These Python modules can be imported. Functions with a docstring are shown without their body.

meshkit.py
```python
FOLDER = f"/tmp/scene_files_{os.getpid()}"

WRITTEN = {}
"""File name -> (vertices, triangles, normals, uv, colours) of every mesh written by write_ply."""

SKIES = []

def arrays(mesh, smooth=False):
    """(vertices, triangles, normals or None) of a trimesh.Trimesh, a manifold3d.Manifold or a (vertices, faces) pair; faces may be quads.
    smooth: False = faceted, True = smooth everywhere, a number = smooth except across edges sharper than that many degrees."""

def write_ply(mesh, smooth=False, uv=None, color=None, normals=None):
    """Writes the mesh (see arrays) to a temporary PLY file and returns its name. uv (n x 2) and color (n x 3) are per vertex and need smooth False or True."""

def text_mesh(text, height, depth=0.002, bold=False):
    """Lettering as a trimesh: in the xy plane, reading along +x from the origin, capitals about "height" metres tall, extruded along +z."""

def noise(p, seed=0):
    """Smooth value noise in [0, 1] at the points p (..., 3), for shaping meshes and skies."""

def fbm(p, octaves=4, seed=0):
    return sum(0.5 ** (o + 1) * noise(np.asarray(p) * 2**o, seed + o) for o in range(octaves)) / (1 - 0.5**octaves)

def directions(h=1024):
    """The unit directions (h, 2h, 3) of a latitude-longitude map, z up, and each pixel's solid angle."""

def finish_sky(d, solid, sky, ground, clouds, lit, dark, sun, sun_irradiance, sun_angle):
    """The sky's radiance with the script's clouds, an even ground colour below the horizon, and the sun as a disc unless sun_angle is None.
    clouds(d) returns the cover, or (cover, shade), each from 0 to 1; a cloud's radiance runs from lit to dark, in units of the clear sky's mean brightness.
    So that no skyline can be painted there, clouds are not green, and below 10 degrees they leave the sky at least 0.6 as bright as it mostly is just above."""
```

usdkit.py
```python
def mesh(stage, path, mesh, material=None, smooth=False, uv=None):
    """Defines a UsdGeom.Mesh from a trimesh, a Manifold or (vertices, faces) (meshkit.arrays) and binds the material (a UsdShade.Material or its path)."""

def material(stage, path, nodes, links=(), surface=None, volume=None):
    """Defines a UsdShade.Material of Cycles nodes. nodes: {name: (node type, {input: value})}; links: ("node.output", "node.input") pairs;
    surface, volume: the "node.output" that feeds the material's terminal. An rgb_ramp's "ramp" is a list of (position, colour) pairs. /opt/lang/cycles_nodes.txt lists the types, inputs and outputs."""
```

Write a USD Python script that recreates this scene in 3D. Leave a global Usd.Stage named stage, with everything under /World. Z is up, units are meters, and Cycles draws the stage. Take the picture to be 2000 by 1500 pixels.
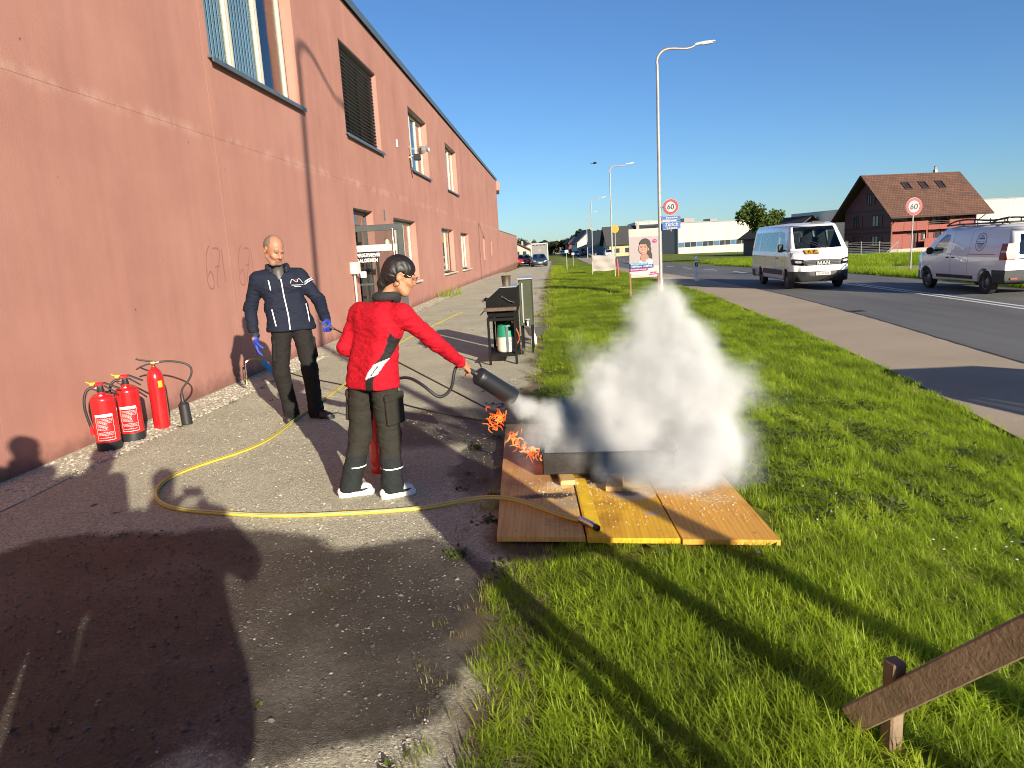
import math, random, numpy as np, trimesh, usdkit, meshkit
import manifold3d as m3
import shapely.geometry as sg, shapely.affinity as sa, shapely.ops as so
from pxr import Usd, UsdGeom, UsdLux, UsdShade, Gf, Sdf, Vt
PI = math.pi
stage = Usd.Stage.CreateInMemory()
UsdGeom.SetStageUpAxis(stage, 'Z')
UsdGeom.Xform.Define(stage, '/World')
UsdGeom.Scope.Define(stage, '/World/Looks')
# ---------------------------------------------------------------- camera, sky, sun, exposure
CAM_H = 1.62
cam = UsdGeom.Camera.Define(stage, '/World/camera')
R3 = np.array([[0.99678, 0.04402, 0.06706], [0.05702, 0.18778, -0.98055], [-0.05576, 0.98122, 0.18467]])
def _unit(v): return v / np.linalg.norm(v)
_fy = _unit(np.array([80., 266., -1386.])); _dn = _unit(np.array([418., -7362., -1386.]))
_up = -_dn; _up = _unit(_up - _fy * (_up @ _fy)); _rt = np.cross(_fy, _up)
R3 = np.array([_rt, _fy, _up])
_m = Gf.Matrix4d(1.0)
for i in range(3):
    for j in range(3): _m[i, j] = float(R3[j, i])
_m.SetTranslateOnly(Gf.Vec3d(0, 0, CAM_H))
cam.AddTransformOp().Set(_m)
cam.CreateHorizontalApertureAttr(36.0); cam.CreateVerticalApertureAttr(27.0)
cam.CreateFocalLengthAttr(36.0 * 1386 / 2000)
cam.CreateClippingRangeAttr(Gf.Vec2f(0.05, 5000))
cam.CreateExposureAttr(1.0)
SUN = _unit(np.array([0.469, -0.838, 0.278]))
SUN_EL = math.asin(SUN[2]); SUN_ROT = math.atan2(SUN[0], SUN[1])
dome = UsdLux.DomeLight.Define(stage, '/World/sky')
sky_m = usdkit.material(stage, '/World/Looks/sky', {
    'sky': ('sky_texture', {'sky_type': 'single_scattering', 'sun_disc': False, 'sun_elevation': SUN_EL, 'sun_rotation': SUN_ROT,
                            'altitude': 400.0, 'air_density': 1.0, 'aerosol_density': 0.2, 'ozone_density': 3.0}),
    'tint': ('vector_math', {'math_type': 'multiply', 'vector2': (0.75, 1.02, 1.34)}),
    'bg': ('background_shader', {'strength': 0.05})}, [('sky.color', 'tint.vector1'), ('tint.vector', 'bg.color')], surface='bg.background')
UsdShade.MaterialBindingAPI.Apply(dome.GetPrim()).Bind(sky_m)
dome.GetPrim().SetCustomDataByKey('kind', 'structure')
sun = UsdLux.DistantLight.Define(stage, '/World/sun')
sun.CreateNormalizeAttr(True); sun.CreateIntensityAttr(1.25); sun.CreateAngleAttr(0.53)
sun.CreateColorAttr(Gf.Vec3f(1.0, 0.90, 0.74))
_z = SUN; _x = _unit(np.cross([0, 0, 1.], _z)); _y = np.cross(_z, _x)
_s = Gf.Matrix4d(1.0)
for j in range(3): _s[0, j] = float(_x[j]); _s[1, j] = float(_y[j]); _s[2, j] = float(_z[j])
sun.AddTransformOp().Set(_s)

# ---------------------------------------------------------------- helpers
_count = {}
def numbered(parent, name):
    k = (parent, name); n = _count.get(k, 0); _count[k] = n + 1
    return name if n == 0 else f'{name}_{n:03d}'
def _path(p): return '/World' if p is None else str(p.GetPath())
def tag(p, label=None, cat=None, group=None, kind=None):
    for k, v in (('label', label), ('category', cat), ('group', group), ('kind', kind)):
        if v: p.SetCustomDataByKey(k, v)
    return p
def thing(name, label, cat, loc=(0, 0, 0), rotz=0.0, group=None):
    x = UsdGeom.Xform.Define(stage, '/World/' + numbered('/World', name))
    x.AddTranslateOp().Set(Gf.Vec3d(*map(float, loc)))
    if rotz: x.AddRotateZOp().Set(math.degrees(rotz))
    return tag(x.GetPrim(), label, cat, group)
def obj(name, mesh, mat, parent=None, smooth=False, label=None, kind=None, cat=None, group=None, col=None):
    pp = _path(parent)
    if isinstance(mesh, (list,)): mesh = cat_(mesh)
    m = usdkit.mesh(stage, pp + '/' + numbered(pp, name), mesh, mat, smooth=smooth)
    if col is not None:
        UsdGeom.PrimvarsAPI(m).CreatePrimvar('col', Sdf.ValueTypeNames.Color3fArray, 'vertex').Set(Vt.Vec3fArray.FromNumpy(np.asarray(col, np.float32)))
    return tag(m.GetPrim(), label, cat, group, kind)
def dup(root, loc, rotz=0.0, label=None, group=None, scale=None):
    was = root.GetCustomData(); base = root.GetName()
    t = base.rsplit('_', 1)
    if len(t) == 2 and t[1].isdigit() and len(t[1]) == 3: base = t[0]
    x = UsdGeom.Xform.Define(stage, '/World/' + numbered('/World', base))
    x.GetPrim().GetReferences().AddInternalReference(root.GetPath())
    x.ClearXformOpOrder()
    x.AddTranslateOp(opSuffix='at').Set(Gf.Vec3d(*map(float, loc)))
    x.AddRotateZOp(opSuffix='at').Set(math.degrees(rotz))
    if scale: x.AddScaleOp(opSuffix='at').Set(Gf.Vec3f(*(scale if np.ndim(scale) else (scale,) * 3)))
    x.GetPrim().SetInstanceable(True)
    return tag(x.GetPrim(), label or was.get('label'), was.get('category'), group or was.get('group'))
def scatter(name, protos, pts, rots, scales, ids, kind='stuff', label=None, cat=None, parent=None):
    """protos: list of (mesh, material). rots: n x 4 quaternions (w, x, y, z)."""
    pp = _path(parent); path = pp + '/' + numbered(pp, name)
    pi = UsdGeom.PointInstancer.Define(stage, path)
    rel = pi.CreatePrototypesRel()
    UsdGeom.Scope.Define(stage, path + '/prototypes')
    for i, (m, mat) in enumerate(protos):
        q = usdkit.mesh(stage, f'{path}/prototypes/{name}_{i:03d}', m, mat)
        rel.AddTarget(q.GetPath())
    pi.CreatePositionsAttr(Vt.Vec3fArray.FromNumpy(np.asarray(pts, np.float32)))
    pi.CreateProtoIndicesAttr(Vt.IntArray.FromNumpy(np.asarray(ids, np.int32)))
    pi.CreateOrientationsAttr(Vt.QuathArray([Gf.Quath(*map(float, q)) for q in rots]))
    s = np.asarray(scales, np.float32)
    if s.ndim == 1: s = np.repeat(s[:, None], 3, 1)
    pi.CreateScalesAttr(Vt.Vec3fArray.FromNumpy(s))
    return tag(pi.GetPrim(), label, cat, None, kind)
def yawq(a, tilt=None):
    q = np.stack([np.cos(a / 2), 0 * a, 0 * a, np.sin(a / 2)], 1)
    return q
def rmat(axis, a): return trimesh.transformations.rotation_matrix(a, axis)[:3, :3]
def ss(a, b, x):
    t = np.clip((np.asarray(x, float) - a) / (b - a), 0, 1); return t * t * (3 - 2 * t)
def zt(x, y):
    return -0.36 * ss(0.9, 4.4, x) - 0.9 * ss(15, 60, x) - 0.5 * ss(30, 95, y)
# meshes ---------------------------------------------------------
def tm(v, f): return trimesh.Trimesh(np.asarray(v, float), np.asarray(f, int), process=False)
def quads(v, f):
    f = np.asarray(f, int); return tm(v, np.vstack([f[:, [0, 1, 2]], f[:, [0, 2, 3]]]))
def cat_(ms):
    out = []
    for m in ms:
        if isinstance(m, list): m = cat_(m)
        elif hasattr(m, 'to_mesh'): m = from_m(m)
        out.append(m)
    return trimesh.util.concatenate(out) if len(out) > 1 else out[0]
def from_m(m):
    k = m.to_mesh(); return tm(np.array(k.vert_properties[:, :3]), np.array(k.tri_verts))
def to_m(t):
    return m3.Manifold(m3.Mesh(np.asarray(t.vertices, np.float32), np.asarray(t.faces, np.uint32)))
def box(c, s, bev=0.0, R=None):
    s = np.asarray(s, float)
    if bev <= 0:
        m = trimesh.creation.box(s)
    else:
        h = s / 2; p = []
        for a in (-1, 1):
            for b in (-1, 1):
                for d in (-1, 1):
                    for k in range(3):
                        q = h - bev; q[k] = h[k]; p.append(q * (a, b, d))
        m = trimesh.convex.convex_hull(np.array(p))
    if R is not None: m.vertices = m.vertices @ np.asarray(R).T
    m.vertices += np.asarray(c, float)
    return m
def bar(a, b, w, h, bev=0.0, upv=(0, 0, 1)):
    """a rectangular bar from a to b, w wide, h high"""
    a, b = np.asarray(a, float), np.asarray(b, float); d = b - a; L = np.linalg.norm(d); d /= L
    u = np.asarray(upv, float)
    if abs(d @ u) > 0.98: u = np.array([1., 0, 0])
    x = _unit(np.cross(d, u)); z = np.cross(x, d)
    return box((a + b) / 2, (w, L, h), bev, np.stack([x, d, z], 1))
def tube(path, r, n=8, cap=True):
    p = np.asarray(path, float); k = len(p); r = np.broadcast_to(r, (k,))
    t = np.gradient(p, axis=0); t /= np.linalg.norm(t, axis=1, keepdims=True) + 1e-12
    a = np.cross(t[0], [0, 0, 1.]); a = a if np.linalg.norm(a) > 0.1 else np.cross(t[0], [1., 0, 0]); a = _unit(a)
    V = []; ang = np.linspace(0, 2 * PI, n, endpoint=False)
    for i in range(k):
        a = a - t[i] * (a @ t[i]); a = _unit(a); b = np.cross(t[i], a)
        V.append(p[i] + r[i] * (np.cos(ang)[:, None] * a + np.sin(ang)[:, None] * b))
    V = np.vstack(V); F = []
    for i in range(k - 1):
        for j in range(n):
            q = (j + 1) % n; F.append((i * n + j, i * n + q, (i + 1) * n + q, (i + 1) * n + j))
    m = quads(V, F); 
    if cap:
        v = np.vstack([m.vertices, p[0], p[-1]]); f = list(m.faces); c0, c1 = len(V), len(V) + 1
        for j in range(n):
            q = (j + 1) % n; f.append((c0, q, j)); f.append((c1, (k - 1) * n + j, (k - 1) * n + q))
        m = tm(v, f)
    return m
def spline(pts, n=40):
    from scipy.interpolate import CubicSpline
    p = np.asarray(pts, float); d = np.r_[0, np.cumsum(np.linalg.norm(np.diff(p, axis=0), axis=1))]
    return CubicSpline(d, p)(np.linspace(0, d[-1], n))
def lathe(prof, n=24, axis='z', c=(0, 0, 0)):
    p = np.asarray(prof, float); k = len(p); ang = np.linspace(0, 2 * PI, n, endpoint=False)
    V = np.stack([np.outer(p[:, 0], np.cos(ang)), np.outer(p[:, 0], np.sin(ang)), np.repeat(p[:, 1:2], n, 1)], -1).reshape(-1, 3)
    F = [(i * n + j, i * n + (j + 1) % n, (i + 1) * n + (j + 1) % n, (i + 1) * n + j) for i in range(k - 1) for j in range(n)]
    m = quads(V, F); v = m.vertices
    if axis == 'x': v = v[:, [2, 0, 1]]
    if axis == 'y': v = v[:, [1, 2, 0]]
    return tm(v + np.asarray(c, float), m.faces)
def cyl(a, b, r, n=16, r2=None):
    return tube([a, b], [r, r if r2 is None else r2], n)
def extr(poly, depth, axis='z', off=0.0):
    """shapely polygon extruded; axis z: (x,y)->z ; axis x: poly is (y,z) -> x ; axis y: poly is (x,z) -> y"""
    parts = []
    for g in getattr(poly, 'geoms', [poly]):
        if g.is_empty: continue
        parts.append(trimesh.creation.extrude_polygon(g, depth, engine='earcut'))
    m = trimesh.util.concatenate(parts); v = m.vertices + [0, 0, off]
    if axis == 'x': m = tm(v[:, [2, 0, 1]], m.faces)
    elif axis == 'y': m = tm(v[:, [0, 2, 1]], m.faces[:, ::-1])
    else: m = tm(v, m.faces)
    return m
def rbox2(x0, y0, x1, y1, r, n=6):
    return sg.box(x0 + r, y0 + r, x1 - r, y1 - r).buffer(r, quad_segs=n)
def xf(m, R=None, t=(0, 0, 0), s=1.0):
    v = m.vertices * s
    if R is not None: v = v @ np.asarray(R).T
    return tm(v + np.asarray(t, float), m.faces)
def txt(text, h, o, xdir, ydir, depth=0.002, bold=False, center=False, fit=None):
    m = meshkit.text_mesh(text, h, depth, bold)
    v = m.vertices.copy()
    if fit: v[:, 0] *= fit / (v[:, 0].max() - v[:, 0].min())
    if center: v[:, 0] -= (v[:, 0].max() + v[:, 0].min()) / 2
    X, Y = _unit(np.asarray(xdir, float)), _unit(np.asarray(ydir, float)); Z = np.cross(X, Y)
    return tm(np.asarray(o, float) + v @ np.stack([X, Y, Z]), m.faces)
# materials --------------------------------------------------------
_mats = {}
def M(name, col, rough=0.6, metal=0.0, var=0.12, scale=5.0, bump=0.0, bscale=60.0, spec=0.5, coat=0.0, detail=4, sheen=0.0, **kw):
    if name in _mats: return _mats[name]
    c = np.asarray(col, float)
    n = {'tc': ('texture_coordinate', {}), 'ns': ('noise_texture', {'scale': scale, 'detail': detail, 'roughness': 0.6}),
         'rp': ('rgb_ramp', {'ramp': [(0.3, tuple(c * (1 - var))), (0.7, tuple(np.minimum(c * (1 + var), 1)))]}),
         'p': ('principled_bsdf', {'roughness': rough, 'metallic': metal, 'specular_ior_level': spec, 'coat_weight': coat, 'sheen_weight': sheen, **kw})}
    l = [('tc.object', 'ns.vector'), ('ns.fac', 'rp.fac'), ('rp.color', 'p.base_color')]
    if bump:
        n['bn'] = ('noise_texture', {'scale': bscale, 'detail': 5, 'roughness': 0.65}); n['b'] = ('bump', {'strength': bump, 'distance': 0.01})
        l += [('tc.object', 'bn.vector'), ('bn.fac', 'b.height'), ('b.normal', 'p.normal')]
    _mats[name] = usdkit.material(stage, '/World/Looks/' + name, n, l, surface='p.BSDF')
    return _mats[name]
def VC(name, rough=0.6, bump=0.0, bscale=200.0, var=0.1, vscale=30.0, sheen=0.0, spec=0.3, sss=0.0):
    """vertex-coloured material (primvar col)"""
    n = {'at': ('attribute', {'attribute': 'col'}), 'tc': ('texture_coordinate', {}), 'ns': ('noise_texture', {'scale': vscale, 'detail': 4}),
         'mr': ('map_range', {'from_min': 0.3, 'from_max': 0.7, 'to_min': 1 - var, 'to_max': 1 + var}),
         'mx': ('vector_math', {'math_type': 'multiply'}),
         'p': ('principled_bsdf', {'roughness': rough, 'specular_ior_level': spec, 'sheen_weight': sheen, 'subsurface_weight': sss, 'subsurface_scale': 0.01, 'subsurface_radius': (1, .35, .2)})}
    l = [('tc.object', 'ns.vector'), ('ns.fac', 'mr.value'), ('at.color', 'mx.vector1'), ('mr.result', 'mx.vector2'), ('mx.vector', 'p.base_color')]
    if bump:
        n['bn'] = ('noise_texture', {'scale': bscale, 'detail': 4}); n['b'] = ('bump', {'strength': bump, 'distance': 0.005})
        l += [('tc.object', 'bn.vector'), ('bn.fac', 'b.height'), ('b.normal', 'p.normal')]
    _mats[name] = usdkit.material(stage, '/World/Looks/' + name, n, l, surface='p.BSDF'); return _mats[name]
def pane(name, tint=(0.75, 0.8, 0.8), rough=0.02):
    if name in _mats: return _mats[name]
    _mats[name] = usdkit.material(stage, '/World/Looks/' + name, {'t': ('transparent_bsdf', {'color': tint}), 'g': ('glossy_bsdf', {'color': (1, 1, 1), 'roughness': rough}),
        'f': ('layer_weight', {'blend': 0.5}), 'w': ('math', {'math_type': 'power', 'value2': 4.0}), 'a': ('math', {'math_type': 'multiply_add', 'value2': 0.85, 'value3': 0.04, 'use_clamp': True}), 'm': ('mix_closure', {})},
        [('f.facing', 'w.value1'), ('w.value', 'a.value1'), ('a.value', 'm.fac'), ('t.BSDF', 'm.closure1'), ('g.BSDF', 'm.closure2')], surface='m.closure')
    return _mats[name]
def glow(name, col, strength):
    if name not in _mats:
        _mats[name] = usdkit.material(stage, '/World/Looks/' + name, {'e': ('emission', {'color': col, 'strength': strength})}, [], surface='e.emission')
    return _mats[name]
# ================================================================= ground
rng = np.random.default_rng(7)
YS = np.unique(np.concatenate([np.arange(-40, 0, 4.), np.arange(0, 14, 0.5), np.arange(14, 40, 2.), np.arange(40, 130, 6.), np.geomspace(130, 2500, 30)]))
CY = np.array([-60, 0, 10, 17.3, 28, 45, 61, 80, 120, 200, 400, 2500.]); CX = np.array([9.2, 10.05, 10.45, 10.94, 11.3, 11.0, 10.6, 10.4, 10.9, 13.0, 20, 90.])
from scipy.interpolate import PchipInterpolator
road_c = PchipInterpolator(CY, CX)
def road_l(y): return road_c(y) - 3.55 - 0.35 * ss(25, 6, y)
def road_r(y): return road_c(y) + 3.0
_wy = np.array([-60, 5, 6.6, 8.3, 11.1, 17.8, 30.7, 45, 80, 2500.]); _wx = np.array([3.7, 4.05, 4.24, 4.48, 4.79, 5.21, 5.65, 5.5, 5.0, 80])
walk_l = PchipInterpolator(_wy, _wx)
def path_r(y): return -0.50 + 0.26 * (meshkit.fbm(np.stack([np.asarray(y, float) * 1.1, 0 * np.asarray(y, float), 0 * np.asarray(y, float)], -1), 4, 3) - 0.5) + 0.25 * ss(30, 60, y)
gx = np.unique(np.concatenate([np.geomspace(6, 900, 22) * -1, np.arange(-6, 18, 0.5), np.geomspace(18, 1200, 26)]))
X, Y = np.meshgrid(gx, YS, indexing='ij')
under = ((X < -0.15) & (X > -5)) | ((X > walk_l(Y) + 0.05) & (X < road_r(Y)))
Z = zt(X, Y) - 0.06 * under + 0.02 * (meshkit.fbm(np.stack([X, Y, 0 * X], -1) * 0.8, 3) - 0.5) * ((X > -0.2) & (X < 4))
nx, ny = X.shape; idx = np.arange(nx * ny).reshape(nx, ny)
F = np.stack([idx[:-1, :-1], idx[1:, :-1], idx[1:, 1:], idx[:-1, 1:]], -1).reshape(-1, 4)
mt_field = usdkit.material(stage, '/World/Looks/field', {
    'g': ('geometry', {}), 'n1': ('noise_texture', {'scale': 0.35, 'detail': 5, 'roughness': 0.6}), 'n2': ('noise_texture', {'scale': 14, 'detail': 6, 'roughness': 0.7}),
    'r1': ('rgb_ramp', {'ramp': [(0.3, (0.12, 0.15, 0.018)), (0.5, (0.19, 0.225, 0.026)), (0.72, (0.27, 0.265, 0.055))]}),
    'r2': ('rgb_ramp', {'ramp': [(0.3, (0.35, 0.35, 0.35)), (0.7, (1.3, 1.3, 1.3))]}),
    'mx': ('mix', {'mix_type': 'multiply', 'fac': 1.0}), 'b': ('bump', {'strength': 0.8, 'distance': 0.05}), 'p': ('principled_bsdf', {'roughness': 0.9, 'specular_ior_level': 0.15})},
    [('g.position', 'n1.vector'), ('g.position', 'n2.vector'), ('n1.fac', 'r1.fac'), ('n2.fac', 'r2.fac'), ('r1.color', 'mx.color1'), ('r2.color', 'mx.color2'),
     ('n2.fac', 'b.height'), ('b.normal', 'p.normal'), ('mx.color', 'p.base_color')], surface='p.BSDF')
obj('ground', quads(np.stack([X, Y, Z], -1).reshape(-1, 3), F), mt_field, smooth=True, kind='structure', label='green grass verge and fields beside the path and road')
def strip(name, left, right, y0, y1, dz, mat, n=6, step=None, kind='structure', label=None, parent=None, bumps=0.0):
    ys = YS[(YS > y0) & (YS < y1)]; ys = np.unique(np.r_[y0, ys, y1] if step is None else np.arange(y0, y1 + 1e-6, step))
    t = np.linspace(0, 1, n + 1); a, b = np.broadcast_to(left(ys), ys.shape), np.broadcast_to(right(ys), ys.shape)
    XX = a[None] + (b - a)[None] * t[:, None]; YY = np.repeat(ys[None], n + 1, 0)
    ZZ = zt(XX, YY) + dz
    if bumps: ZZ = ZZ + bumps * (meshkit.fbm(np.stack([XX, YY, 0 * XX], -1) * 2.2, 4) - 0.5)
    i = np.arange(XX.size).reshape(XX.shape)
    F = np.stack([i[:-1, :-1], i[1:, :-1], i[1:, 1:], i[:-1, 1:]], -1).reshape(-1, 4)
    return obj(name, quads(np.stack([XX, YY, ZZ], -1).reshape(-1, 3), F), mat, parent, smooth=True, kind=kind, label=label)
# gravel path: grey beige compacted grit with a dark wet patch of its own shape
def blob_nodes(n, l, name, cx, cy, rx, ry, rot=0.0):
    """soft elliptical stain; returns output name"""
    n[name + 'm'] = ('mapping', {'mapping_type': 'texture', 'location': (cx, cy, 0), 'rotation': (0, 0, rot), 'scale': (rx, ry, 1000)})
    n[name + 'g'] = ('gradient_texture', {'gradient_type': 'spherical'})
    l += [('wpv.vector', name + 'm.vector'), (name + 'm.vector', name + 'g.vector')]
    return name + 'g.fac'
n = {'g': ('geometry', {}), 'wn': ('noise_texture', {'scale': 1.6, 'detail': 5, 'roughness': 0.65}), 'ws': ('vector_math', {'math_type': 'subtract', 'vector2': (0.5, 0.5, 0.5)}),
     'wm': ('vector_math', {'math_type': 'scale', 'scale': 0.55}), 'wpv': ('vector_math', {'math_type': 'add'})}
l = [('g.position', 'wn.vector'), ('wn.color', 'ws.vector1'), ('ws.vector', 'wm.vector1'), ('g.position', 'wpv.vector1'), ('wm.vector', 'wpv.vector2')]
outs = [blob_nodes(n, l, 'w1', -2.05, 2.95, 1.55, 1.55), blob_nodes(n, l, 'w2', -0.95, 2.95, 0.9, 1.25), blob_nodes(n, l, 'w3', -2.75, 3.35, 1.0, 1.1), blob_nodes(n, l, 'w4', -1.2, 6.6, 1.3, 1.5), blob_nodes(n, l, 'w5', -0.55, 5.6, 0.5, 1.9)]
prev = outs[0]
for i, o in enumerate(outs[1:]):
    if i >= 2:
        n[f'sc{i}'] = ('math', {'math_type': 'multiply', 'value2': 0.62}); l.append((o, f'sc{i}.value1')); o = f'sc{i}.value'
    n[f'mxw{i}'] = ('math', {'math_type': 'maximum'}); l += [(prev, f'mxw{i}.value1'), (o, f'mxw{i}.value2')]; prev = f'mxw{i}.value'
n.update({'wet': ('map_range', {'range_type': 'smoothstep', 'from_min': 0.22, 'from_max': 0.33}),
     'v': ('voronoi_texture', {'scale': 95.0, 'randomness': 1.0}), 'v2': ('voronoi_texture', {'scale': 210.0}), 'nl': ('noise_texture', {'scale': 0.9, 'detail': 6, 'roughness': 0.65}),
     'sep': ('separate_color', {}), 'cr': ('rgb_ramp', {'ramp': [(0.0, (0.33, 0.315, 0.235)), (0.45, (0.47, 0.45, 0.335)), (0.8, (0.56, 0.54, 0.41)), (1.0, (0.70, 0.67, 0.52))]}),
     'lr': ('rgb_ramp', {'ramp': [(0.3, (0.80, 0.79, 0.76)), (0.7, (1.08, 1.07, 1.04))]}), 'm1': ('mix', {'mix_type': 'multiply', 'fac': 1.0}),
     'nw': ('noise_texture', {'scale': 1.5, 'detail': 5}), 'wc': ('rgb_ramp', {'ramp': [(0.28, (0.085, 0.08, 0.085)), (0.5, (0.15, 0.142, 0.15)), (0.7, (0.30, 0.295, 0.32))]}), 'm2': ('mix', {'mix_type': 'multiply'}),
     'sx': ('separate_xyz', {}), 'se': ('math', {'math_type': 'multiply_add', 'value2': 1.1}), 'sr': ('map_range', {'range_type': 'smoothstep', 'from_min': 0.02, 'from_max': 0.26}), 'sc_': ('rgb_ramp', {'ramp': [(0.3, (0.10, 0.075, 0.045)), (0.7, (0.24, 0.19, 0.115))]}), 'm5': ('mix', {}), 'd2': ('math', {'math_type': 'multiply_add', 'value2': 0.5}), 'b': ('bump', {'strength': 0.75, 'distance': 0.01, 'invert': True}),
     'ro': ('map_range', {'to_min': 0.85, 'to_max': 0.5}), 'p': ('principled_bsdf', {'roughness': 0.85, 'specular_ior_level': 0.3})})
l += [(prev, 'wet.value'), ('g.position', 'v.vector'), ('g.position', 'v2.vector'), ('g.position', 'nl.vector'), ('g.position', 'nw.vector'), ('v.color', 'sep.color'), ('sep.r', 'cr.fac'), ('nl.fac', 'lr.fac'),
      ('cr.color', 'm1.color1'), ('lr.color', 'm1.color2'), ('nw.fac', 'wc.fac'), ('wet.result', 'm2.fac'), ('m1.color', 'm2.color1'), ('wc.color', 'm2.color2'), ('g.position', 'sx.vector'), ('nl.fac', 'se.value1'), ('sx.x', 'se.value3'), ('se.value', 'sr.value'), ('sr.result', 'm5.fac'), ('m2.color', 'm5.color1'), ('nw.fac', 'sc_.fac'), ('sc_.color', 'm5.color2'), ('m5.color', 'p.base_color'),
      ('v.distance', 'd2.value1'), ('v2.distance', 'd2.value3'), ('d2.value', 'b.height'), ('b.normal', 'p.normal'), ('wet.result', 'ro.value'), ('ro.result', 'p.roughness')]
mt_path = usdkit.material(stage, '/World/Looks/path_gravel', n, l, surface='p.BSDF')
strip('path', lambda y: -4.06 + 0 * y, lambda y: path_r(y) + .38, -10, 120, 0.0, mt_path, n=60, step=0.06 if False else None, label='grey beige compacted gravel path along the red building')
mt_chip = M('gravel_chippings', (0.46, 0.42, 0.31), 0.9, var=0.5, scale=55, bump=1.0, bscale=90, detail=3)
strip('gravel_strip', lambda y: -4.55 + 0 * y, lambda y: -4.0 + 0.02 * np.sin(y * 3), -10, 62, 0.006, mt_chip, n=4, label='strip of pale chippings along the foot of the red wall')
mt_walk = usdkit.material(stage, '/World/Looks/sidewalk_asphalt', {
    'g': ('geometry', {}), 'n1': ('noise_texture', {'scale': 0.6, 'detail': 6, 'roughness': 0.65}), 'n2': ('noise_texture', {'scale': 130, 'detail': 3}),
    'r1': ('rgb_ramp', {'ramp': [(0.3, (0.37, 0.295, 0.21)), (0.7, (0.44, 0.355, 0.26))]}), 'r2': ('rgb_ramp', {'ramp': [(0.3, (0.7, 0.7, 0.7)), (0.7, (1.2, 1.2, 1.2))]}),
    'mx': ('mix', {'mix_type': 'multiply', 'fac': 1.0}), 'b': ('bump', {'strength': 0.35, 'distance': 0.004}), 'p': ('principled_bsdf', {'roughness': 0.9, 'specular_ior_level': 0.25})},
    [('g.position', 'n1.vector'), ('g.position', 'n2.vector'), ('n1.fac', 'r1.fac'), ('n2.fac', 'r2.fac'), ('r1.color', 'mx.color1'), ('r2.color', 'mx.color2'), ('n2.fac', 'b.height'), ('b.normal', 'p.normal'), ('mx.color', 'p.base_color')], surface='p.BSDF')
mt_road = usdkit.material(stage, '/World/Looks/road_asphalt', {
    'g': ('geometry', {}), 'mp': ('mapping', {'scale': (1.0, 0.12, 1.0)}), 'n1': ('noise_texture', {'scale': 1.1, 'detail': 5, 'roughness': 0.6}), 'n2': ('noise_texture', {'scale': 110, 'detail': 3}),
    'r1': ('rgb_ramp', {'ramp': [(0.3, (0.11, 0.105, 0.10)), (0.7, (0.17, 0.165, 0.155))]}), 'r2': ('rgb_ramp', {'ramp': [(0.3, (0.65, 0.65, 0.65)), (0.7, (1.25, 1.25, 1.25))]}),
    'mx': ('mix', {'mix_type': 'multiply', 'fac': 1.0}), 'b': ('bump', {'strength': 0.35, 'distance': 0.004}), 'p': ('principled_bsdf', {'roughness': 0.75, 'specular_ior_level': 0.35})},
    [('g.position', 'mp.vector'), ('mp.vector', 'n1.vector'), ('g.position', 'n2.vector'), ('n1.fac', 'r1.fac'), ('n2.fac', 'r2.fac'), ('r1.color', 'mx.color1'), ('r2.color', 'mx.color2'), ('n2.fac', 'b.height'), ('b.normal', 'p.normal'), ('mx.color', 'p.base_color')], surface='p.BSDF')
strip('sidewalk', walk_l, lambda y: road_l(y) - 0.012, -40, 300, 0.0, mt_walk, n=6, label='brownish asphalt pavement between the grass verge and the road')
strip('road', road_l, road_r, -60, 2400, -0.012, mt_road, n=6, label='grey asphalt road with white centre lines')
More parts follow.
